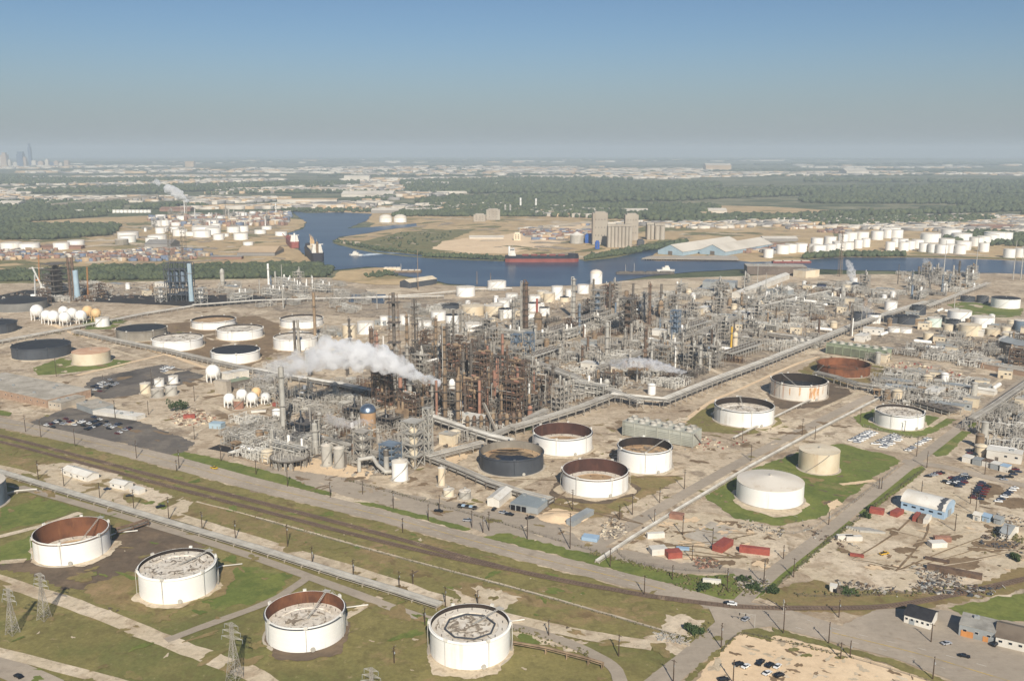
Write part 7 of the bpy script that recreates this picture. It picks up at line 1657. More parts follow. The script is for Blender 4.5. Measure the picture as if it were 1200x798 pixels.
fence([(722, 646), (738, 658), (790, 668), (860, 672)], 2.0, 'fence round the tan container yard')
fence([(868, 614), (930, 626), (985, 600), (1052, 548)], 1.8, 'fence round the lawn of the closed tanks', LIGHTST)
# ---------------------------------------------------------------- near bushes and trees
def tree(x, y, h, r, label, group=None):
    p = P(x, y); t = thing('tree', p, label, 'tree', group)
    mb = MB(); mb.cyl((0, 0, 0), (0.2, 0, h*0.55), 0.28, 0.12, n=7)
    for i in range(5):
        a = i*1.26; mb.cyl((0.1, 0, h*0.35), (math.cos(a)*r*0.6, math.sin(a)*r*0.6, h*0.7), 0.12, 0.05, n=5)
    mb.build('trunk', BARK, t)
    mb = MB()
    cl = [(rnd.gauss(0, r*0.45), rnd.gauss(0, r*0.45), h*0.62+rnd.uniform(-0.28, 0.32)*h, rnd.uniform(0.25, 0.5)*r) for _ in range(12)]
    for i in range(420):
        c = rnd.choice(cl); d = Vector((rnd.gauss(0, 1), rnd.gauss(0, 1), rnd.gauss(0, 1))).normalized()*c[3]*rnd.uniform(0.6, 1.1)
        q = Vector(c[:3])+d; s = rnd.uniform(0.25, 0.6); u = Vector((rnd.gauss(0, 1), rnd.gauss(0, 1), rnd.gauss(0, 1))).normalized(); v = u.orthogonal().normalized()
        mb.add([q-u*s-v*s*0.6, q+u*s-v*s*0.6, q+u*s+v*s*0.6, q-u*s+v*s*0.6], [(0, 1, 2, 3)])
    mb.build('crown', LEAF, t)
for x, y, h, r, lb in ((206, 482, 8, 6, 'round green tree beside the small group of white tanks'), (214, 480, 7, 5, 'lower green tree leaning over the dark hut roof'), (48, 473, 6, 4, 'small dark tree against the brick building'), (615, 505, 5, 4, 'small bush beside the pipe rack behind the red inside tank'), (626, 498, 4, 4, 'low bush on the sandy ground by the pipe rack'),
                       (826, 690, 2.2, 3, 'scrubby bush at the road verge by the white drum'), (902, 693, 2.6, 3, 'bushy scrub at the corner of the crossing road'), (884, 690, 2.2, 3.4, 'wide scrub beside the rubble at the road corner'), (996, 697, 2.2, 4, 'green scrub behind the low brown hut'), (818, 742, 2.2, 3.4, 'dark scrub by the side road'), (808, 738, 3, 3, 'small scrub beside the grey rubble'), (1190, 655, 2.5, 3, 'scrub at the yard corner near the railway'), (870, 680, 2, 3, 'scrub behind the white drum'), (1014, 606, 2.5, 2.5, 'bush by the fence near the red container'), (1022, 598, 2.5, 2.5, 'bush on the verge above the red container')):
    tree(x, y, h, r, lb)
K(834, 683, 9, METALW, 'white tank trailer lying in the verge scrub', -0.2, W=2.2, H=2, n='tank_trailer')
# ================================================================ far bank, ships, woods, town, skyline, steam
rnd.seed(4242); nrg = np.random.default_rng(11)
LEAFA = mat('woodland_leaf', (84, 92, 64), (56, 66, 50), 0.95, 0.02, 0.9, stain=(96, 98, 58), stain_amt=0.3, rand=0)
# rough crown template (20 faces)
g_ = (1+5**0.5)/2
ICO = np.array([(-1, g_, 0), (1, g_, 0), (-1, -g_, 0), (1, -g_, 0), (0, -1, g_), (0, 1, g_), (0, -1, -g_), (0, 1, -g_), (g_, 0, -1), (g_, 0, 1), (-g_, 0, -1), (-g_, 0, 1)], float)/1.9
ICF = np.array([(0, 11, 5), (0, 5, 1), (0, 1, 7), (0, 7, 10), (0, 10, 11), (1, 5, 9), (5, 11, 4), (11, 10, 2), (10, 7, 6), (7, 1, 8), (3, 9, 4), (3, 4, 2), (3, 2, 6), (3, 6, 8), (3, 8, 9), (4, 9, 5), (2, 4, 11), (6, 2, 10), (8, 6, 7), (9, 8, 1)])
def poly_points(px, n, jitter=1.0, density=None):
    g = np.array([P(*q)[:] for q in px]); out = []
    x0, y0 = g.min(0); x1, y1 = g.max(0)
    tot = 0; k = 0
    while tot < n and k < 60:
        k += 1
        q = np.column_stack((nrg.uniform(x0, x1, 4*n), nrg.uniform(y0, y1, 4*n)))
        c = np.zeros(len(q), bool)
        for i in range(len(g)):
            a, b = g[i], g[i-1]
            if a[1] == b[1]: continue
            m = ((a[1] > q[:, 1]) != (b[1] > q[:, 1])) & (q[:, 0] < (b[0]-a[0])*(q[:, 1]-a[1])/(b[1]-a[1])+a[0])
            c ^= m
        q = q[c]
        if density:      # clearings: drop points where a few broad waves are low
            w = np.sin(q[:, 0]/density+1.3)+np.sin(q[:, 1]/(density*0.8)+q[:, 0]/(density*2.1))+np.sin((q[:, 0]*0.6-q[:, 1])/(density*0.45))
            q = q[w > -0.25]
        out.append(q); tot += len(q)
    return np.concatenate(out)[:n]
def bulk(name, V, F, m, label, kind='stuff'):
    me = bpy.data.meshes.new(name); me.vertices.add(len(V)); me.vertices.foreach_set('co', V.astype(np.float32).ravel())
    k = F.shape[1]; me.loops.add(F.size); me.loops.foreach_set('vertex_index', F.astype(np.int32).ravel())
    me.polygons.add(len(F)); me.polygons.foreach_set('loop_start', np.arange(0, F.size, k, dtype=np.int32)); me.polygons.foreach_set('loop_total', np.full(len(F), k, dtype=np.int32))
    me.materials.append(m); me.update(calc_edges=True)
    o = put(name, me, kind=kind); o['label'] = label; return o
def woods(name, areas, label, m=LEAFA, flatk=1.0):
    Vs, Fs, o = [], [], 0
    for px, n, r0, r1, dens in areas:
        q = poly_points(px, n, density=dens); n = len(q)
        r = nrg.uniform(r0, r1, n)
        V = ICO[None]*(1+nrg.uniform(-0.32, 0.32, (n, 12, 1)))*r[:, None, None]
        V[:, :, 2] *= nrg.uniform(0.7, 1.1, n)[:, None]*flatk
        a = nrg.uniform(0, 6.28, n); ca, sa = np.cos(a)[:, None], np.sin(a)[:, None]
        x, y = V[:, :, 0]*ca-V[:, :, 1]*sa, V[:, :, 0]*sa+V[:, :, 1]*ca
        V[:, :, 0] = x+q[:, :1]; V[:, :, 1] = y+q[:, 1:2]; V[:, :, 2] += (r*0.75*flatk)[:, None]
        Vs.append(V.reshape(-1, 3)); Fs.append((ICF[None]+(np.arange(n)*12)[:, None, None]+o).reshape(-1, 3)); o += n*12
    return bulk(name, np.concatenate(Vs), np.concatenate(Fs), m, label)
woods('tree_belt_woods', [([(-60, 331), (120, 329), (250, 327), (385, 325), (390, 317), (372, 311), (200, 313), (110, 314), (100, 318), (-60, 322)], 2600, 3.0, 6.5, None)], 'belt of green woodland along the near side of the dock yard')
woods('bank_woods', [([(-60, 282), (60, 281), (130, 276), (146, 262), (120, 252), (-60, 250)], 3600, 5, 11, 300), ([(430, 326), (470, 324), (455, 318), (425, 321)], 60, 2, 4, None),
                     ([(680, 306), (745, 297), (800, 287), (806, 284), (760, 290), (690, 303)], 420, 3, 7, None), ([(940, 304), (985, 301.5), (1060, 301), (1060, 299), (985, 298), (945, 301)], 300, 3, 7, None), ([(495, 301), (560, 304), (600, 306), (596, 303), (540, 300), (500, 299)], 220, 2.5, 5, None),
                     ([(390, 284), (440, 293), (500, 299), (498, 297), (440, 290), (396, 282)], 120, 2, 4, None), ([(330, 249), (440, 249), (440, 246), (330, 246)], 160, 4, 8, None), ([(470, 290), (440, 286), (470, 274), (540, 272), (520, 283)], 60, 2, 4, None)], 'dark woods and bushes along the channel banks')
woods('far_woods', [([(700, 256), (820, 262), (1000, 254), (1260, 246), (1260, 232), (1000, 228), (880, 232), (760, 240), (620, 232), (480, 236), (540, 252)], 6500, 5, 13, 300),
                    ([(480, 236), (620, 238), (800, 236), (1000, 230), (1260, 228), (1260, 214), (900, 212), (600, 210), (470, 214)], 6500, 8, 18, 500),
                    ([(820, 262), (1000, 255), (1260, 248), (1260, 276), (1100, 262), (1000, 266), (880, 258)], 1100, 4, 9, 160), ([(1090, 282), (1150, 272), (1260, 278), (1260, 290), (1150, 288)], 500, 4, 8, None), ([(460, 254), (560, 254), (640, 254), (620, 246), (520, 240), (490, 244)], 1800, 5, 10, 260),
                    ([(-80, 232), (140, 232), (240, 224), (420, 218), (420, 206), (200, 208), (-80, 206)], 3000, 9, 16, 800), ([(-80, 250), (140, 250), (150, 238), (-80, 236)], 900, 6, 12, 260), ([(150, 246), (430, 244), (480, 226), (260, 224)], 500, 6, 12, 420)], 'wide far woods between the refinery and the horizon')
woods('distant_woods', [([(-1200, 207), (2400, 207), (3000, 194), (-1800, 194)], 12000, 16, 40, 1600), ([(-1800, 194), (3000, 194), (5000, 187), (-3600, 187)], 12000, 40, 90, 4200)], 'woods reaching to the horizon', flatk=0.22)
def boxes(name, areas, label, mats, single=0, sname='', scat='', slabel=None, ars=0):
    k_ = 0
    if single:
        for px, n, s0, s1, h0, h1, dens in areas[:ars]:
            for q in poly_points(px, single, density=dens):
                L = rnd.uniform(s0, s1)*rnd.choice((1, 1.5)); W = rnd.uniform(s0, s1)*0.7; H = rnd.uniform(h0, h1); m = rnd.randrange(len(mats))
                mb = MB(); mb.box((0, 0, H/2), (L, W, H)); mb.prism([(-L/2-0.2, -W/2-0.2), (L/2+0.2, -W/2-0.2), (L/2+0.2, W/2+0.2), (-L/2-0.2, W/2+0.2)], H+0.003, H+0.35)
                o_ = mb.build(sname, mats[m], loc=(q[0], q[1], 0.05), rz=rnd.choice((-0.55, 0.2, 1.02, -0.1))); lb = slabel[k_]%COLW[mats[m].name]
                tag(o_, lb, scat, lb)
            k_ += 1

    Vs, Fs, o, mi = [], [], 0, []
    for px, n, s0, s1, h0, h1, dens in areas:
        q = poly_points(px, n, density=dens); n = len(q)
        L = nrg.uniform(s0, s1, n)*nrg.choice([1, 1, 1.8], n); W = nrg.uniform(s0, s1, n)*0.7; H = nrg.uniform(h0, h1, n); a = nrg.choice([-0.55, 0.2, 1.02, -0.1], n)
        c = np.array([(-1, -1, 0), (1, -1, 0), (1, 1, 0), (-1, 1, 0), (-1, -1, 1), (1, -1, 1), (1, 1, 1), (-1, 1, 1)], float)
        X = c[None, :, 0]*L[:, None]/2; Y = c[None, :, 1]*W[:, None]/2; Z = c[None, :, 2]*H[:, None]
        ca, sa = np.cos(a)[:, None], np.sin(a)[:, None]
        V = np.stack((X*ca-Y*sa+q[:, :1], X*sa+Y*ca+q[:, 1:2], Z), -1)
        f = np.array([(4, 5, 6, 7), (0, 1, 5, 4), (1, 2, 6, 5), (2, 3, 7, 6), (3, 0, 4, 7)])
        Vs.append(V.reshape(-1, 3)); Fs.append((f[None]+(np.arange(n)*8)[:, None, None]+o).reshape(-1, 4)); o += n*8
        mi.append(np.repeat(nrg.integers(0, len(mats), n), 5))
    ob = bulk(name, np.concatenate(Vs), np.concatenate(Fs), mats[0], label)
    for m in mats[1:]: ob.data.materials.append(m)
    ob.data.polygons.foreach_set('material_index', np.concatenate(mi).astype(np.int32))
    return ob
FARW = mat('far_pale_building', (206, 198, 184), (174, 165, 150), 0.8, 0.01, 0.7, rand=0); FART = mat('far_tan_building', (190, 166, 134), (160, 138, 112), 0.8, 0.01, 0.7, rand=0); FARG = mat('far_grey_building', (146, 142, 136), (120, 116, 112), 0.8, 0.01, 0.7, rand=0); FARR = mat('far_red_building', (146, 114, 98), (122, 98, 86), 0.8, 0.01, 0.7, rand=0)
COLW = {FARW.name: 'pale', FART.name: 'tan', FARG.name: 'grey', FARR.name: 'red-brown', 'far_blue_goods': 'blue-grey'}
boxes('distant_town', [([(-80, 240), (420, 240), (460, 226), (420, 206), (-80, 206)], 2600, 18, 60, 5, 12, 500), ([(200, 246), (430, 244), (500, 230), (480, 214), (260, 224)], 900, 20, 60, 5, 14, 300), ([(440, 246), (560, 250), (700, 256), (690, 246), (520, 238)], 420, 14, 40, 5, 14, 200), ([(420, 240), (700, 210), (1260, 210), (1260, 203), (400, 203)], 1300, 25, 90, 5, 14, 900), ([(600, 206), (1000, 206), (1150, 196), (560, 196)], 1100, 40, 130, 6, 16, 900), ([(-400, 206), (600, 206), (600, 195), (-700, 195)], 1100, 40, 130, 6, 22, 1500), ([(-1500, 195), (2600, 195), (3600, 188), (-2500, 188)], 600, 80, 260, 8, 25, 4000),
                       ([(800, 256), (1000, 262), (1260, 268), (1260, 246), (1000, 254)], 900, 10, 30, 4, 8, 200), ([(700, 262), (800, 268), (1000, 268), (1260, 278), (1260, 262), (980, 256), (800, 258)], 900, 10, 36, 4, 8, 180)], 'pale buildings of the distant town', [FARW, FART, FARG, FARW])
boxes('woodside_sheds', [([(800, 256), (1000, 262), (1260, 268), (1260, 250), (1000, 256)], 10, 14, 36, 5, 9, 200), ([(440, 246), (560, 250), (700, 256), (690, 247), (520, 240)], 10, 16, 44, 6, 14, 200), ([(200, 246), (430, 244), (470, 232), (260, 226)], 10, 24, 70, 6, 14, 300)], 'low sheds among the far woods', [FARW, FART, FARG, FARW], 45, 'far_shed', 'shed', ('%s small shed at the edge of the far woods', '%s shed in the works behind the two domes', '%s flat hall in the works past the river bend'), 3)
boxes('dock_yard_goods', [([(-40, 308), (180, 306), (280, 303), (270, 294), (120, 292), (-40, 296)], 520, 5, 13, 3, 8, 60), ([(620, 282), (690, 278), (692, 264), (610, 268)], 160, 8, 20, 3, 7, 80), ([(820, 296), (960, 298), (980, 290), (870, 286)], 120, 6, 16, 3, 7, 80), ([(920, 270), (990, 274), (1000, 268), (930, 264)], 120, 8, 18, 3, 7, 80), ([(160, 270), (340, 264), (340, 250), (180, 250)], 500, 6, 18, 4, 14, 120)], 'stacked goods and low structures in the dock yards', [FARR, FARR, FART, FARG, mat('far_blue_goods', (112, 122, 140), (94, 104, 122), 0.8, 0.05, 0.5, rand=0), FARW], 60, 'goods_stack', 'container stack', ('%s stack of goods in the near dock yard', '%s stack of goods behind the grain elevator', '%s goods stack behind the wharf sheds'), 3)
# long pale warehouses and works one can pick out
def far_building(x, y, w, h_px, depth, label, wall, roof, gable=True, group=None):
    p = P(x-w/2, y); s = scl(p); L = w/s; H = max(4, h_px/s)
    t = thing('warehouse', p, label, 'warehouse', group)
    mb = MB(); mb.box((L/2, depth/2, H/2), (L, depth, H)); mb.build('wall', wall, t)
    mb = MB()
    if gable:
        mb.add([(-1, -1, H), (L+1, -1, H), (L+1, depth+1, H), (-1, depth+1, H), (-1, depth/2, H+depth*0.12), (L+1, depth/2, H+depth*0.12)], [(0, 1, 5, 4), (2, 3, 4, 5), (0, 4, 3), (1, 2, 5)])
    else: mb.box((L/2, depth/2, H+0.4), (L+1, depth+1, 0.8))
    mb.build('roof', roof, t)
    return t
FB = far_building
for q in ((475, 250, 80, 3, 60, 'long cream-roofed warehouse behind the two white domes', FARG, FARW), (430, 231, 60, 3, 120, 'white flat works hall up the river from the domes', FARW, FARW), (360, 240, 70, 6, 30, 'row of pale silo-like blocks at the bend of the channel', FARW, FART), (418, 212, 30, 5, 60, 'cream works block beyond the channel bend', FARW, FARW),
          (500, 218, 50, 1.5, 120, 'thin white hall far beyond the rail yard', FARW, FARW), (580, 222, 24, 1.5, 90, 'short white hall far beyond the woods', FARW, FARW), (570, 280, 40, 2, 25, 'pair of long white roofs on the sand yard', FARW, FARW), (840, 250, 24, 3, 60, 'white shed before the far woods', FARW, FARW), (828, 255, 16, 4, 50, 'cream shed beside the white shed before the far woods', FARW, FART), (870, 254, 36, 2.5, 40, 'long red-roofed shed before the far woods', FARR, FARR),
          (700, 250, 30, 3, 60, 'pale conveyor shed behind the grain elevator', FARW, FARW), (745, 252, 30, 4, 70, 'wide pale mound-roofed shed behind the grain elevator', FARW, FARW), (660, 245, 50, 2, 60, 'long tan plant building beyond the sand yard', FART, FARW), (1005, 205, 26, 4, 200, 'white plant block beyond the woods', FARW, FARW), (842, 200, 30, 6, 150, 'tan plant block in the far town', FART, FARW), (222, 196, 10, 6, 80, 'tan high block on the horizon above the far works', FART, FART),
          (10, 243, 24, 5, 60, 'white hall beside the dark woods at the picture edge', FARW, FARW), (205, 248, 36, 3, 50, 'long red-walled shed under the far white steam', FARR, FARR), (240, 262, 40, 4, 30, 'grey processing hall in the far tank works', FARG, FARG), (1075, 270, 60, 2, 40, 'long grey shed roofs behind the far white tank farm', FARG, FARW), (1165, 268, 50, 2, 40, 'pink-roofed shed behind the far white tank farm', FARR, FARR), (915, 283, 40, 3, 40, 'low grey rail sheds beside the far white tanks', FARG, FARW), (60, 292, 70, 3, 20, 'long red scrap shed in the dock yard', FARR, FARR), (185, 292, 30, 6, 60, 'pale grey scrap mound hall in the dock yard', FARG, FARG), (300, 300, 44, 4, 80, 'grey-brown dock shed beside the cargo ship', FARG, FART), (265, 304, 36, 3, 16, 'dark long dock shed', FARR, FARG), (42, 318, 16, 3, 12, 'white hall near the cranes', FARW, FARW), (1105, 322, 6, 2.5, 8, 'tiny white hut on the near channel bank', FARW, FARW), (470, 245, 20, 4, 30, 'small works beside the domes', FARW, FARG)):
    FB(*q)
# wharf sheds with white roofs
for pa, pb, lb in (((800, 300), (868, 289), 'big white-roofed wharf shed with blue end walls'), ((850, 300), (905, 290), 'second wharf shed joined behind the big white-roofed one')):
    a, b = P(*pa), P(*pb); d = b-a; L = d.length; az = math.atan2(d.y, d.x)
    t = thing('wharf_shed', a, lb, 'warehouse', rz=az); dp = 60
    mb = MB(); mb.box((L/2, dp/2, 4), (L, dp, 8)); mb.add([(0, 0, 8), (0, dp, 8), (0, dp/2, 21), (L, 0, 8), (L, dp, 8), (L, dp/2, 21)], [(0, 2, 1), (3, 4, 5)]); mb.build('wall', SKYBL, t)
    mb = MB(); mb.add([(-1, -1, 8), (L+1, -1, 8), (L+1, dp/2, 21.6), (-1, dp/2, 21.6), (-1, dp+1, 8), (L+1, dp+1, 8)], [(0, 1, 2, 3), (3, 2, 5, 4)]); mb.build('roof', FARW if 'big' in lb else CREAM, t)
    mb = MB(); mb.box((-0.2, dp/2, 4), (0.4, 10, 8)); mb.build('door', STEELD, t)
# wharf on piles
t = thing('wharf', P(808, 305), 'long concrete wharf on dark piles before the white-roofed sheds', 'wharf')
a, b = P(752, 305), P(866, 306.5); d = b-a; mb = MB(); c = P(808, 305)
mb.prism([(a-c)[:], (b-c)[:], (b-c+Vector((10, 70)))[:], (a-c+Vector((20, 40)))[:]], 2.6, 3.8); mb.build('deck', CONC, t)
pm = MB(); pm.cyl((0, 0, 0), (0, 0, 2.7), 0.9, n=6); me = pm.mesh('pile', STEELD)
for i in range(40): q = a+d*(i/39)-c; put('pile', me, t, (q.x, q.y+1, 0))
# grain elevator
p = P(706, 291); s = scl(p)
def silo_block(x, yb, yt, w, label, n, m=SILO):
    p = P(x, yb); s = scl(p); W = w/s; H = hgt(p, yt); r = W/(2*n)
    t = thing('grain_silo_block', p, label, 'grain silo')
    sm = MB(); sm.lathe((0, 0, 0), [(r, 0), (r, H), (0.02, H+0.3)], 14); me = sm.mesh('silo', m)
    for i in range(n):
        for j in range(3): put('silo', me, t, (-W/2+r+2*r*i, 2*r*j, 0))
    mb = MB(); mb.box((0, 2*r, H+3.2), (W*0.96, r*3, 5)); mb.build('gallery', m, t)
    return t
def slab(x, yb, yt, w, dp, label, m=SILO, name='grain_elevator', win=4):
    p = P(x, yb); s = scl(p); W = w/s; H = hgt(p, yt); t = thing(name, p, label, 'grain elevator')
    mb = MB(); mb.box((0, dp/2, H/2), (W, dp, H)); mb.build('wall', m, t)
    mb = MB(); mb.box((0, dp/2, H+1.5), (W*0.7, dp*0.7, 3)); mb.build('penthouse', m, t)
    for i in range(win):
        for k in range(3):
            mb = MB(); mb.box((-W*0.4+W*0.8*(i+0.5)/win, -0.2, H*(0.3+0.25*k)), (1.8, 0.5, 2.6)); mb.build('window', STEELD, t)
slab(703, 287, 250, 17.5, 30, 'tall tan grain elevator tower beside the blue hoppers'); slab(740, 282, 252, 15.5, 30, 'second tan grain elevator tower behind the silo row')
silo_block(726, 290, 266, 29, 'long row of tan grain silos between the two elevator towers', 7); silo_block(762, 281, 264, 9, 'pair of slim tan silos past the elevator towers', 2); silo_block(773, 281, 265, 12, 'short tan silo block past the slim pair', 2)
slab(691, 285, 276, 11, 20, 'strong blue hopper house at the foot of the elevator', BLUE, 'hopper_house', 1); slab(704, 286, 278, 7, 14, 'small blue hopper beside the strong blue hopper house', BLUE, 'hopper_house', 1); slab(700, 292, 284, 5, 10, 'blue conveyor head house at the bank', BLUE, 'hopper_house', 1)
slab(751, 288, 282, 8, 12, 'dark navy shed below the short silo block', DARK, 'hopper_house', 1); slab(606, 282, 274, 8, 20, 'cream works block behind the ship stern', CREAM, 'works_block', 2)
slab(578, 258, 246, 16, 30, 'tan plant tower row by the far works', SILO, 'works_block', 3); slab(562, 260, 252, 14, 30, 'lower tan plant block by the far works', SILO, 'works_block', 3)
roof_tank(676, 16, 276, 286, 'round white grain bin beside the blue hoppers', LIGHTST, METALW, 0.5, detail=0)
for x, w, lb in ((452, 15, 'white dome at the water side of the pair'), (469, 15, 'white dome at the warehouse side of the pair')):
    roof_tank(x, w, 256, 261, lb, WHITE, ROOFW, 0.55, detail=0, dome=True, name='storage_dome', kind='dome')
for x, yb, yt in ((610, 246, 232), (628, 246, 233)): C(x, yb, yt, 2.2, WHITE, 'stack', 'white plant chimney beyond the sand yard, ' + ('first from the domes' if x == 610 else 'second from the domes'))
for x, yb, yt in ((592, 252, 240), (598, 252, 240)): C(x, yb, yt, 2.4, LIGHTST, 'stack', 'grey plant silo of the pair beside the tan plant tower row, ' + ('domes side' if x == 592 else 'sand side'))
# white far tank farms
FT = [(901, 548, 45), (968, 530, 60), (1005, 525, 56), (1055, 522, 56), (1128, 496, 56), (1115, 526, 50), (1127, 530, 40), (1145, 530, 50), (1190, 490, 56), (1190, 526, 56), (1222, 512, 46), (1230, 518, 50), (1275, 516, 50), (1285, 470, 60), (1321, 504, 40), (1340, 468, 60), (1357, 498, 40), (1410, 464, 56), (1445, 450, 46), (1460, 456, 46), (1485, 448, 66), (1502, 458, 56), (1250, 478, 46)]
FT2 = [(1472, 514, 44), (1500, 498, 46), (1530, 500, 50), (1535, 516, 46), (1565, 510, 44), (1600, 504, 54), (1630, 520, 46), (1660, 476, 90), (1672, 524, 46), (1712, 528, 54), (1735, 500, 70), (1757, 526, 46), (1755, 456, 90), (1812, 512, 72), (1805, 476, 90), (1800, 530, 50), (1875, 494, 64), (1910, 488, 60), (1945, 480, 64), (1960, 470, 90), (2012, 470, 60), (2030, 548, 54), (2085, 546, 60), (2120, 540, 60), (1910, 520, 46)]
for lst, nm in ((FT, 'nearer group of the far white tank farm'), (FT2, 'outer group of the far white tank farm')):
    for i, (zx, zy, zw) in enumerate(sorted(lst)):
        roof_tank((900+(zx-900)/4) if zx < 1e4 else 0, zw/4.0, 160+zy/4-4.6, 160+(zy+28)/4-1.5, f'white closed tank, {ordinal(i)} along the {nm}', WHITE, ROOFW, 0.06, detail=0)
FL = [(55, 515, 92), (140, 518, 92), (290, 515, 72), (358, 504, 74), (572, 498, 60), (600, 482, 74), (602, 466, 94), (712, 492, 56), (738, 480, 84), (845, 452, 66), (948, 458, 82), (965, 440, 124), (1000, 446, 70), (1025, 474, 50), (1130, 470, 66), (1095, 440, 60), (1140, 436, 50), (1013, 424, 46), (735, 410, 46), (775, 408, 40), (752, 444, 44), (755, 382, 46), (1030, 388, 40), (980, 380, 34), (1100, 376, 36), (1140, 372, 40), (1185, 366, 30), (820, 440, 40)]
for i, (zx, zy, zw) in enumerate(sorted(FL)):
    roof_tank(zx/4, zw/4, 160+zy/4-3.5, 160+zy/4+(4 if zw > 60 else 3), f'white tank, {ordinal(i)} along the tank works beyond the tree belt', WHITE if i != 4 else GREYT, ROOFW, 0.06, detail=0)
rnd.seed(61)
for i in range(18):
    x = 190+i*8.3+rnd.uniform(-2, 2); y = rnd.uniform(252, 288); w_ = rnd.uniform(8, 17)
    roof_tank(x, w_, y-w_*0.33, y, f'white works tank at the bend side of the far tank works, {ordinal(i)} toward the ships', WHITE, ROOFW, 0.06, detail=0)
for i in range(21):
    roof_tank(83+i*4.6, 4.4, 246.2, 249.6, 'small white tank in the long line by the dark woods', WHITE, ROOFW, 0.1, detail=0, group='small white tanks in the long line by the dark woods')
for i in range(16):
    x = 205+rnd.uniform(0, 130); y = rnd.uniform(250, 268); C(x, y, y-rnd.uniform(8, 17), rnd.uniform(0.8, 1.5), rnd.choice((LIGHTST, STEEL, WHITE)), rnd.choice(('stack', 'col', 'mast')), f'thin far column, {ordinal(i)} added in the works under the far steam' if False else f'thin upright in the far tank works, {ordinal(i)} of the scattered ones')
# ships
def ship(x0, x1, yw, label, hull_m, band_m, house_end, cranes, scale_h=1.0, rz=None, pa=None, pb=None):
    a, b = (P(x0, yw), P(x1, yw)) if pa is None else (pa, pb); d = b-a; L = d.length; az = math.atan2(d.y, d.x); Wd = L*0.14; c = (a+b)/2
    t = thing('cargo_ship', c, label, 'ship', rz=az, z=0.3)
    def hull(z0, z1, mm, nm, k=1.0):
        mb = MB(); out = []
        pts = [(-L/2, -Wd*0.36), (-L*0.44, -Wd/2), (L*0.34, -Wd/2), (L*0.45, -Wd*0.3), (L/2, 0), (L*0.45, Wd*0.3), (L*0.34, Wd/2), (-L*0.44, Wd/2), (-L/2, Wd*0.36)]
        mb.prism([(x*k, y*k) for x, y in pts], z0, z1); mb.build(nm, mm, t)
    H = L*0.075*scale_h
    hull(0, H*0.55, band_m, 'boot_band', 1.0); hull(H*0.552, H, hull_m, 'hull', 1.004); 
    mb = MB(); mb.prism([(L*0.36, -Wd*0.42), (L*0.455, -Wd*0.26), (L*0.495, 0), (L*0.455, Wd*0.26), (L*0.36, Wd*0.42)], H, H*1.3); mb.build('forecastle', hull_m, t)
    hx = house_end*L*0.40
    mb = MB()
    for k in range(5): mb.box((hx, 0, H+L*0.018*(k+0.5)), (L*(0.09-0.008*k), Wd*(0.86-0.05*k), L*0.0178))
    mb.box((hx, 0, H+L*0.0925), (L*0.05, Wd*1.0, L*0.006)); hs = mb.build('deckhouse', METALW, t)
    mb = MB(); mb.cyl((hx+house_end*L*0.045, 0, H), (hx+house_end*L*0.045, 0, H+L*0.125), L*0.014, n=10); mb.build('funnel', TANST if cranes else WHITE, t)
    for k in range(5):
        mb = MB(); x = -house_end*L*0.02+L*0.13*(k-2)*0.95; x = x if abs(x-hx) > L*0.1 else x; mb.box((x, 0, H+L*0.008), (L*0.085, Wd*0.62, L*0.014)); mb.build('hatch_cover', HULLR if not cranes else CREAM, t)
    for k in range(cranes):
        mb = MB(); x = L*(0.26-0.17*k)*(-house_end); mb.cyl((x, 0, H), (x, 0, H+L*0.11), L*0.008, n=8); mb.bar((x, 0, H+L*0.1), (x-house_end*L*0.1, 0, H+L*0.14), L*0.005); mb.build('deck_crane', TANS, t)
    mb = MB(); mb.cyl((hx, 0, H+L*0.09), (hx, 0, H+L*0.15), L*0.002, n=5); mb.cyl((L*0.44, 0, H), (L*0.44, 0, H+L*0.06), L*0.002, n=5); mb.build('mast', LIGHTST, t)
    return t
ship(592, 678, 307, 'long dark bulk ship with a dull red band moored below the grain works', HULL, HULLR, -1, 0, 1.15)
pa = P(373, 307.5); pb = P(353, 287); pb = pa+(pb-pa).normalized()*175
ship(0, 0, 0, 'cargo ship with yellow cranes moored end-on at the dock', HULL, HULL, -1, 3, 1.3, pa=pa, pb=pb)
pa = P(346, 291); pb = P(337, 281); pb = pa+(pb-pa).normalized()*150
ship(0, 0, 0, 'white-housed ship with a red crane moored farther up the dock', HULLR, HULLR, -1, 0, 1.2, pa=pa, pb=pb)
crane(338, 283, 331, 274, 'red dock crane leaning over the white-housed ship', REDC)
def tug(x, y, L, az, label, hm=METALW):
    t = thing('tug_boat', P(x, y), label, 'boat', rz=az, z=0.3)
    mb = MB(); mb.prism([(-L/2, -L*0.15), (L*0.3, -L*0.16), (L/2, 0), (L*0.3, L*0.16), (-L/2, L*0.15)], 0, L*0.09); mb.build('hull', hm, t)
    mb = MB(); mb.box((0, 0, L*0.15), (L*0.4, L*0.2, L*0.12)); mb.box((L*0.05, 0, L*0.25), (L*0.2, L*0.16, L*0.08)); mb.build('wheelhouse', METALW, t)
    mb = MB(); mb.cyl((0, 0, L*0.28), (0, 0, L*0.42), L*0.012, n=5); mb.build('mast', STEELD, t)
tug(417, 299.5, 30, 2.9, 'small white boat under way in the channel, trailing a wake')
tug(780, 318, 34, 0.1, 'white boat at the near bank pier')
WAKE = ground_mat('foam_wake', [((120, 140, 160), 0.05, 0.45, 0.6, 0.8, None)], (190, 200, 206), fine=0.4)
flat('water_wake', ragged([P(420, 299.3), P(434, 297.4), P(470, 296.6), P(436, 299.4), P(421, 300.5)], 8, 1.0), WAKE, 0.40)
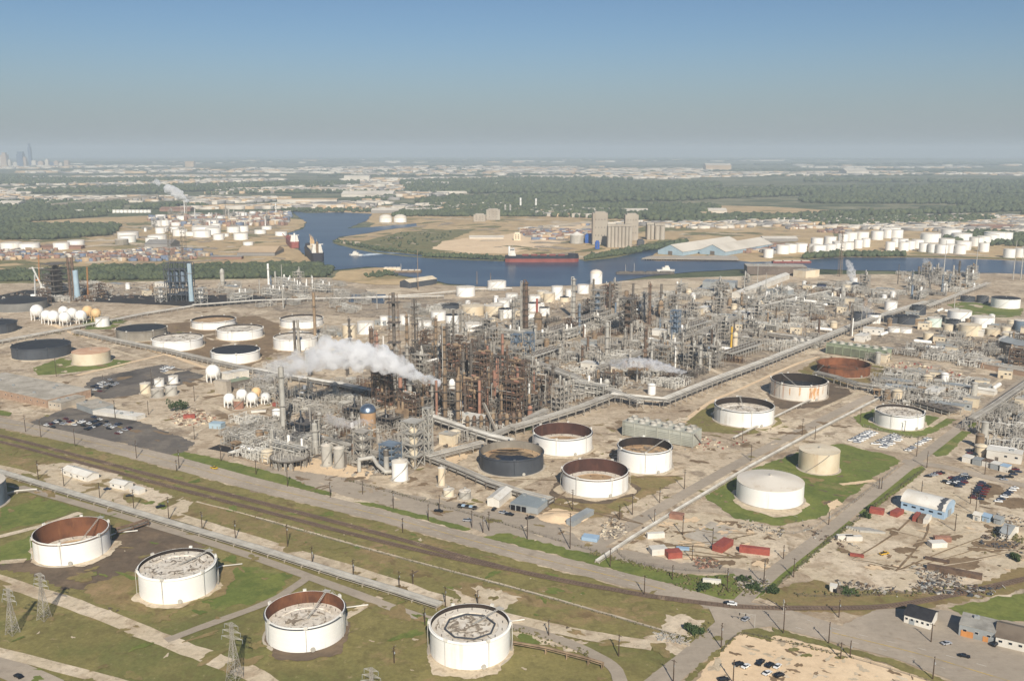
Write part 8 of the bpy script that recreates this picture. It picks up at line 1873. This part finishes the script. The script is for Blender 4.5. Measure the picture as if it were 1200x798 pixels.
def barge(x0, x1, y, label, m, load=True):
    a, b = P(x0, y), P(x1, y); d = b-a; L = d.length; t = thing('river_barge', (a+b)/2, label, 'barge', rz=math.atan2(d.y, d.x), z=0.3)
    mb = MB(); mb.prism([(-L/2, -6), (L*0.47, -6), (L/2, -4), (L/2, 4), (L*0.47, 6), (-L/2, 6)], 0, 3); mb.build('hull', m, t)
    mb = MB()
    for k in range(4): mb.box((-L*0.36+L*0.24*k, 0, 3.7), (L*0.2, 8, 1.4))
    mb.build('cargo_hatch', FARW if load else m, t)
barge(463, 494, 319, 'brown barge moored at the near pier', TANST); barge(722, 790, 321, 'low dark flat barge along the near bank', STEELD, False); barge(905, 950, 308, 'rusty red barge below the far white tank farm', HULLR); barge(450, 470, 316, 'short tan barge at the dock land', CREAM)
for x, yb, yt, lb in ((470, 318, 309, 'pale mast on the pier barge'), (733, 321, 310, 'white loading mast on the near bank, silo side'), (743, 321, 309, 'white loading mast on the near bank, wharf side'), (559, 333, 318, 'grey loading mast behind the large shoreline tank'), (575, 331, 320, 'short loading mast behind the large shoreline tank'), (490, 340, 292, 'tall thin tan mast by the slip shed')):
    C(x, yb, yt, 1.1, LIGHTST if 'tan' not in lb else TANST, 'mast', lb)
# bridge over the far channel arm
t = thing('road_bridge', P(150, 243), 'long low grey bridge with a braced middle over the far channel arm', 'bridge')
c = P(150, 243); a = P(60, 244)-c; b = P(185, 235)-c
mb = MB(); mb.bar((*a, 12), (*b, 22), 8); mb.build('deck', CONC, t)
for i in range(12):
    q = a+(b-a)*(i/11); mb = MB(); mb.box((q.x, q.y, 6+i*0.4), (6, 14, 12+i*0.8)); mb.build('pier', CONC, t)
# downtown skyline
SK = [(2, 182, 5, 0), (6.5, 179, 6.5, 1), (12, 187, 3, 0), (25.5, 178, 7, 2), (30, 184, 4, 1), (36.5, 168.5, 3.2, 2), (41, 188, 5, 0), (49, 189, 6, 1), (56, 186.5, 4, 0), (62, 190, 5, 2), (67, 188.5, 5, 1), (72, 191, 4, 0), (79, 188, 5, 1), (19, 190, 5, 0), (45, 191, 4, 2)]
SKM = [FARW, mat('far_tan_tower', (180, 160, 140), (160, 142, 124), 0.7, 0.004, 0.5, rand=0), mat('far_blue_glass_tower', (92, 106, 128), (80, 92, 112), 0.4, 0.004, 0.5, rand=0)]
for i, (x, yt, w, k) in enumerate(SK):
    p = P(x, 195.5); s = scl(p); W = w/s; H = hgt(p, yt)
    t = thing('skyscraper', p, f'{("pale", "tan", "blue-grey")[k]} {"tall" if yt < 180 else "mid-height" if yt < 187.5 else "low"} skyline tower on the horizon, {ordinal(sum(1 for q in SK if q[0] < x))} from the edge', 'skyscraper')
    mb = MB(); mb.box((0, 0, H*0.42), (W, W, H*0.84)); mb.build('tower_shaft', SKM[k], t)
    mb = MB(); mb.box((0, 0, H*0.92), (W*(0.6 if i % 3 else 0.9), W*0.7, H*0.16)); mb.build('crown_block', SKM[k], t)
# ---------------------------------------------------------------- steam: closed volumes with uneven density
def vapour(name, path, label, dens, col=(0.95, 0.95, 0.95), tail=0.25, Y=None, seed=0, lump=0.35):
    """path of (x, y, radius) in photo numbers at one distance, first point is the source"""
    rnd.seed(seed); pts = [at(x, y, Y) for x, y, r in path]; s = scl(Vector((0, Y))); rs = [r/s for _, _, r in path]
    mb = MB()
    for i in range(len(pts)-1):
        n = max(2, int((pts[i+1]-pts[i]).length/(0.35*(rs[i]+rs[i+1])/2)))
        for k in range(n):
            u = k/n; c = pts[i].lerp(pts[i+1], u); r = rs[i]*(1-u)+rs[i+1]*u
            mb.sphere(c, r*0.8, 14, 8)
            for q in range(3):
                d = Vector((rnd.gauss(0, 1), rnd.gauss(0, 1), rnd.gauss(0, 1))).normalized()*r*rnd.uniform(0.4, 0.85); mb.sphere(c+d, r*rnd.uniform(0.25, 0.5), 12, 6)
    org = pts[0]
    m = bpy.data.materials.new(name+'_vapour'); m.use_nodes = True; nt = m.node_tree; nt.nodes.clear()
    out = nt.nodes.new('ShaderNodeOutputMaterial'); pv = nt.nodes.new('ShaderNodeVolumePrincipled')
    pv.inputs['Color'].default_value = (*col, 1); pv.inputs['Anisotropy'].default_value = 0.1
    f = ramp(nt, noise(nt, 1.0/(max(rs)*0.55), 5, 0.62, None, seed), 0.36, 0.66)
    g = nt.nodes.new('ShaderNodeNewGeometry'); vd = nt.nodes.new('ShaderNodeVectorMath'); vd.operation = 'DISTANCE'; vd.inputs[1].default_value = org
    nt.links.new(g.outputs['Position'], vd.inputs[0])
    mr = nt.nodes.new('ShaderNodeMapRange'); mr.inputs['From Max'].default_value = (pts[-1]-org).length; mr.inputs['To Min'].default_value = dens; mr.inputs['To Max'].default_value = dens*tail
    nt.links.new(vd.outputs['Value'], mr.inputs['Value'])
    nt.links.new(mathn(nt, 'MULTIPLY', f, mr.outputs[0]), pv.inputs['Density']); nt.links.new(pv.outputs[0], out.inputs['Volume'])
    t = mb.build(name, m)
    rm = t.modifiers.new('merge', 'REMESH'); rm.mode = 'VOXEL'; rm.voxel_size = max(0.5, min(rs)*0.22 if min(rs) > 3 else max(rs)*0.1); rm.use_smooth_shade = True
    tx = bpy.data.textures.new(name+'_lumps', 'CLOUDS'); tx.noise_scale = max(rs)*0.45; tx.noise_depth = 3
    dm = t.modifiers.new('lumps', 'DISPLACE'); dm.texture = tx; dm.texture_coords = 'GLOBAL'; dm.strength = max(rs)*lump*1.6; dm.mid_level = 0.55
    tag(t, label, 'steam'); return t
YS = P(495, 488).y
vapour('steam_plume', [(512, 449, 4), (501, 444, 6), (487, 440, 8), (470, 432, 13), (450, 423, 18), (428, 417, 21), (404, 415, 22), (378, 419, 21), (354, 425, 19), (332, 430, 16), (312, 436, 13), (296, 440, 9)], 'big white steam plume drifting off the stacks in front of the rusty columns', 0.8, (0.995, 0.995, 0.995), 0.02, Y=YS, seed=3, lump=0.5)
vapour('steam_plume', [(437, 494, 2.5), (425, 494, 4), (410, 497, 6), (396, 495, 8), (382, 489, 8)], 'pale pinkish steam wisp low over the smoke-darkened unit', 0.5, (0.95, 0.92, 0.90), 0.3, P(410, 540).y, 5)
vapour('steam_plume', [(803, 436, 3), (790, 434, 5), (775, 429, 7), (755, 425, 8), (735, 425, 8), (716, 428, 7)], 'thin grey plume trailing across the core from the dark furnace', 0.6, (0.94, 0.94, 0.95), 0.25, P(800, 452).y, 7)
vapour('steam_plume', [(1000, 330, 4), (998, 320, 6), (996, 311, 5), (992, 305, 3)], 'white steam puff standing over the small white tank', 0.4, (0.95, 0.95, 0.95), 0.5, P(1000, 334).y, 9)
vapour('steam_plume', [(1092, 316, 2), (1088, 309, 4), (1084, 304, 4)], 'small slanting steam puff at the far pipework', 0.35, (0.95, 0.95, 0.95), 0.4, P(1092, 322).y, 10)
vapour('steam_plume', [(1018, 372, 8), (1016, 362, 9), (1015, 352, 6)], 'grey cone of steam over the black tank', 0.06, (0.86, 0.86, 0.88), 0.6, P(1016, 378).y-4, 12)
vapour('steam_plume', [(219, 236, 3), (211, 229, 5.5), (203, 224, 7), (194, 220, 7)], 'far white steam plume slanting up over the tank works', 1.2, (0.95, 0.95, 0.95), 0.5, P(219, 246).y, 14)
vapour('steam_plume', [(186, 216, 3), (182, 212, 4)], 'small detached steam puff beyond the far slanting plume', 0.5, (0.95, 0.95, 0.95), 0.5, P(219, 246).y, 15)
vapour('steam_plume', [(345, 515, 8), (356, 500, 12), (362, 488, 10), (366, 478, 6)], 'bluish dark smoke hanging over the black furnace block', 0.09, (0.16, 0.19, 0.24), 0.4, P(356, 525).y, 16)

woods('fence_brush', [([(896, 692), (908, 692), (935, 670), (975, 634), (1010, 608), (1085, 552), (1080, 550), (1004, 606), (970, 630), (930, 666)], 200, 0.25, 0.7, None), ([(930, 700), (1010, 696), (1060, 700), (1110, 696), (1140, 690), (1135, 686), (1060, 692), (1000, 690), (930, 694)], 130, 0.25, 0.8, None),
    ([(790, 690), (860, 700), (905, 694), (900, 680), (850, 676), (800, 676)], 150, 0.3, 0.9, None), ([(690, 650), (790, 676), (850, 690), (850, 686), (790, 671), (690, 645)], 200, 0.2, 0.8, None), ([(796, 752), (826, 748), (832, 730), (812, 738)], 90, 0.25, 0.7, None), ([(846, 764), (868, 744), (915, 752), (1000, 773), (1000, 769), (915, 748), (868, 740), (842, 764)], 120, 0.2, 0.5, None),
    ([(520, 704), (600, 740), (690, 772), (690, 764), (600, 732), (530, 700)], 160, 0.2, 0.7, None), ([(300, 648), (510, 716), (512, 712), (300, 643)], 160, 0.2, 0.6, None), ([(230, 590), (300, 608), (450, 650), (600, 690), (800, 748), (800, 744), (600, 686), (450, 646), (300, 604)], 300, 0.15, 0.5, None), ([(1160, 628), (1210, 640), (1212, 632), (1165, 620)], 120, 0.3, 0.9, None), ([(1012, 500), (1060, 513), (1095, 516), (1095, 513), (1060, 509), (1012, 497)], 120, 0.2, 0.6, None), ([(400, 562), (560, 606), (700, 648), (700, 645), (560, 603), (400, 559)], 160, 0.15, 0.5, None)],
    'scrubby weeds growing along the fences and verges', mat('dry_scrub_leaf', (112, 106, 70), (82, 80, 52), 0.95, 0.3, 0.9, stain=(120, 104, 72), stain_amt=0.3, rand=0))
# ================================================================ camera, light, air
cam = bpy.data.cameras.new('camera'); co = bpy.data.objects.new('camera', cam); COL.objects.link(co)
co.location = (0, 0, CAM_H); co.rotation_euler = (math.pi/2-PITCH, 0, 0)
cam.sensor_width = 36.0; cam.lens = 36.0*FPX/1200; cam.clip_start = 1.0; cam.clip_end = 80000
S.camera = co
AZ = math.radians(171.2); EL = math.radians(35.0)
sl = bpy.data.lights.new('sun', 'SUN'); so = bpy.data.objects.new('sun', sl); COL.objects.link(so)
sl.energy = 4.9; sl.angle = math.radians(0.53); sl.color = (1.0, 0.93, 0.82)
so.rotation_euler = Vector((math.sin(AZ)*math.cos(EL), math.cos(AZ)*math.cos(EL), math.sin(EL))).to_track_quat('Z', 'Y').to_euler()
so.location = (100, -300, 600)
w = bpy.data.worlds.new('World'); S.world = w; w.use_nodes = True
nt = w.node_tree; bg = nt.nodes['Background']
sk = nt.nodes.new('ShaderNodeTexSky'); sk.sky_type = 'NISHITA'; sk.sun_disc = False
sk.sun_elevation = EL; sk.sun_rotation = AZ; sk.altitude = 200; sk.air_density = 1.0; sk.dust_density = 0.35; sk.ozone_density = 2.5
tn = nt.nodes.new('ShaderNodeMix'); tn.data_type = 'RGBA'; tn.blend_type = 'MULTIPLY'; tn.inputs[0].default_value = 1.0; tn.inputs[7].default_value = (0.78, 0.89, 1.02, 1)
tc = nt.nodes.new('ShaderNodeTexCoord'); sx = nt.nodes.new('ShaderNodeSeparateXYZ'); nt.links.new(tc.outputs['Generated'], sx.inputs[0])
mh = nt.nodes.new('ShaderNodeMix'); mh.data_type = 'RGBA'; mh.inputs[7].default_value = (5.6, 5.7, 5.6, 1)      # smog layer low in the sky
el = nt.nodes.new('ShaderNodeMapRange'); el.interpolation_type = 'SMOOTHSTEP'; el.inputs['From Min'].default_value = -0.02; el.inputs['From Max'].default_value = 0.13; el.inputs['To Min'].default_value = 0.9; el.inputs['To Max'].default_value = 0.0
nt.links.new(sx.outputs['Z'], el.inputs['Value']); nt.links.new(el.outputs[0], mh.inputs[0]); nt.links.new(sk.outputs[0], mh.inputs[6])
nt.links.new(mh.outputs[2], tn.inputs[6]); nt.links.new(tn.outputs[2], bg.inputs['Color']); bg.inputs['Strength'].default_value = 0.055
# one even box of air round everything, sky outside
hz = MB(); hz.box((0, 0, 160), (64000, 64000, 326))
m = bpy.data.materials.new('haze_air'); m.use_nodes = True; nt = m.node_tree; nt.nodes.clear()
out = nt.nodes.new('ShaderNodeOutputMaterial'); pv = nt.nodes.new('ShaderNodeVolumePrincipled')
pv.inputs['Density'].default_value = 0.00009; pv.inputs['Color'].default_value = (0.67, 0.77, 0.86, 1); pv.inputs['Anisotropy'].default_value = 0.0
nt.links.new(pv.outputs[0], out.inputs['Volume'])
try: m.cycles.homogeneous_volume = True
except Exception: pass
hz.build('haze', m, kind='stuff')
S.view_settings.view_transform = 'Standard'; S.view_settings.look = 'None'
S.view_settings.exposure = 0.0; S.view_settings.gamma = 1.0; S.view_settings.use_curve_mapping = False
S.render.engine = 'CYCLES'
S.cycles.use_denoising = True
S.cycles.max_bounces = 12; S.cycles.diffuse_bounces = 3; S.cycles.glossy_bounces = 2; S.cycles.transmission_bounces = 2; S.cycles.volume_bounces = 10
S.cycles.transparent_max_bounces = 8; S.cycles.sample_clamp_indirect = 4.0; S.cycles.caustics_reflective = False; S.cycles.caustics_refractive = False
S.view_settings.exposure = 0.28
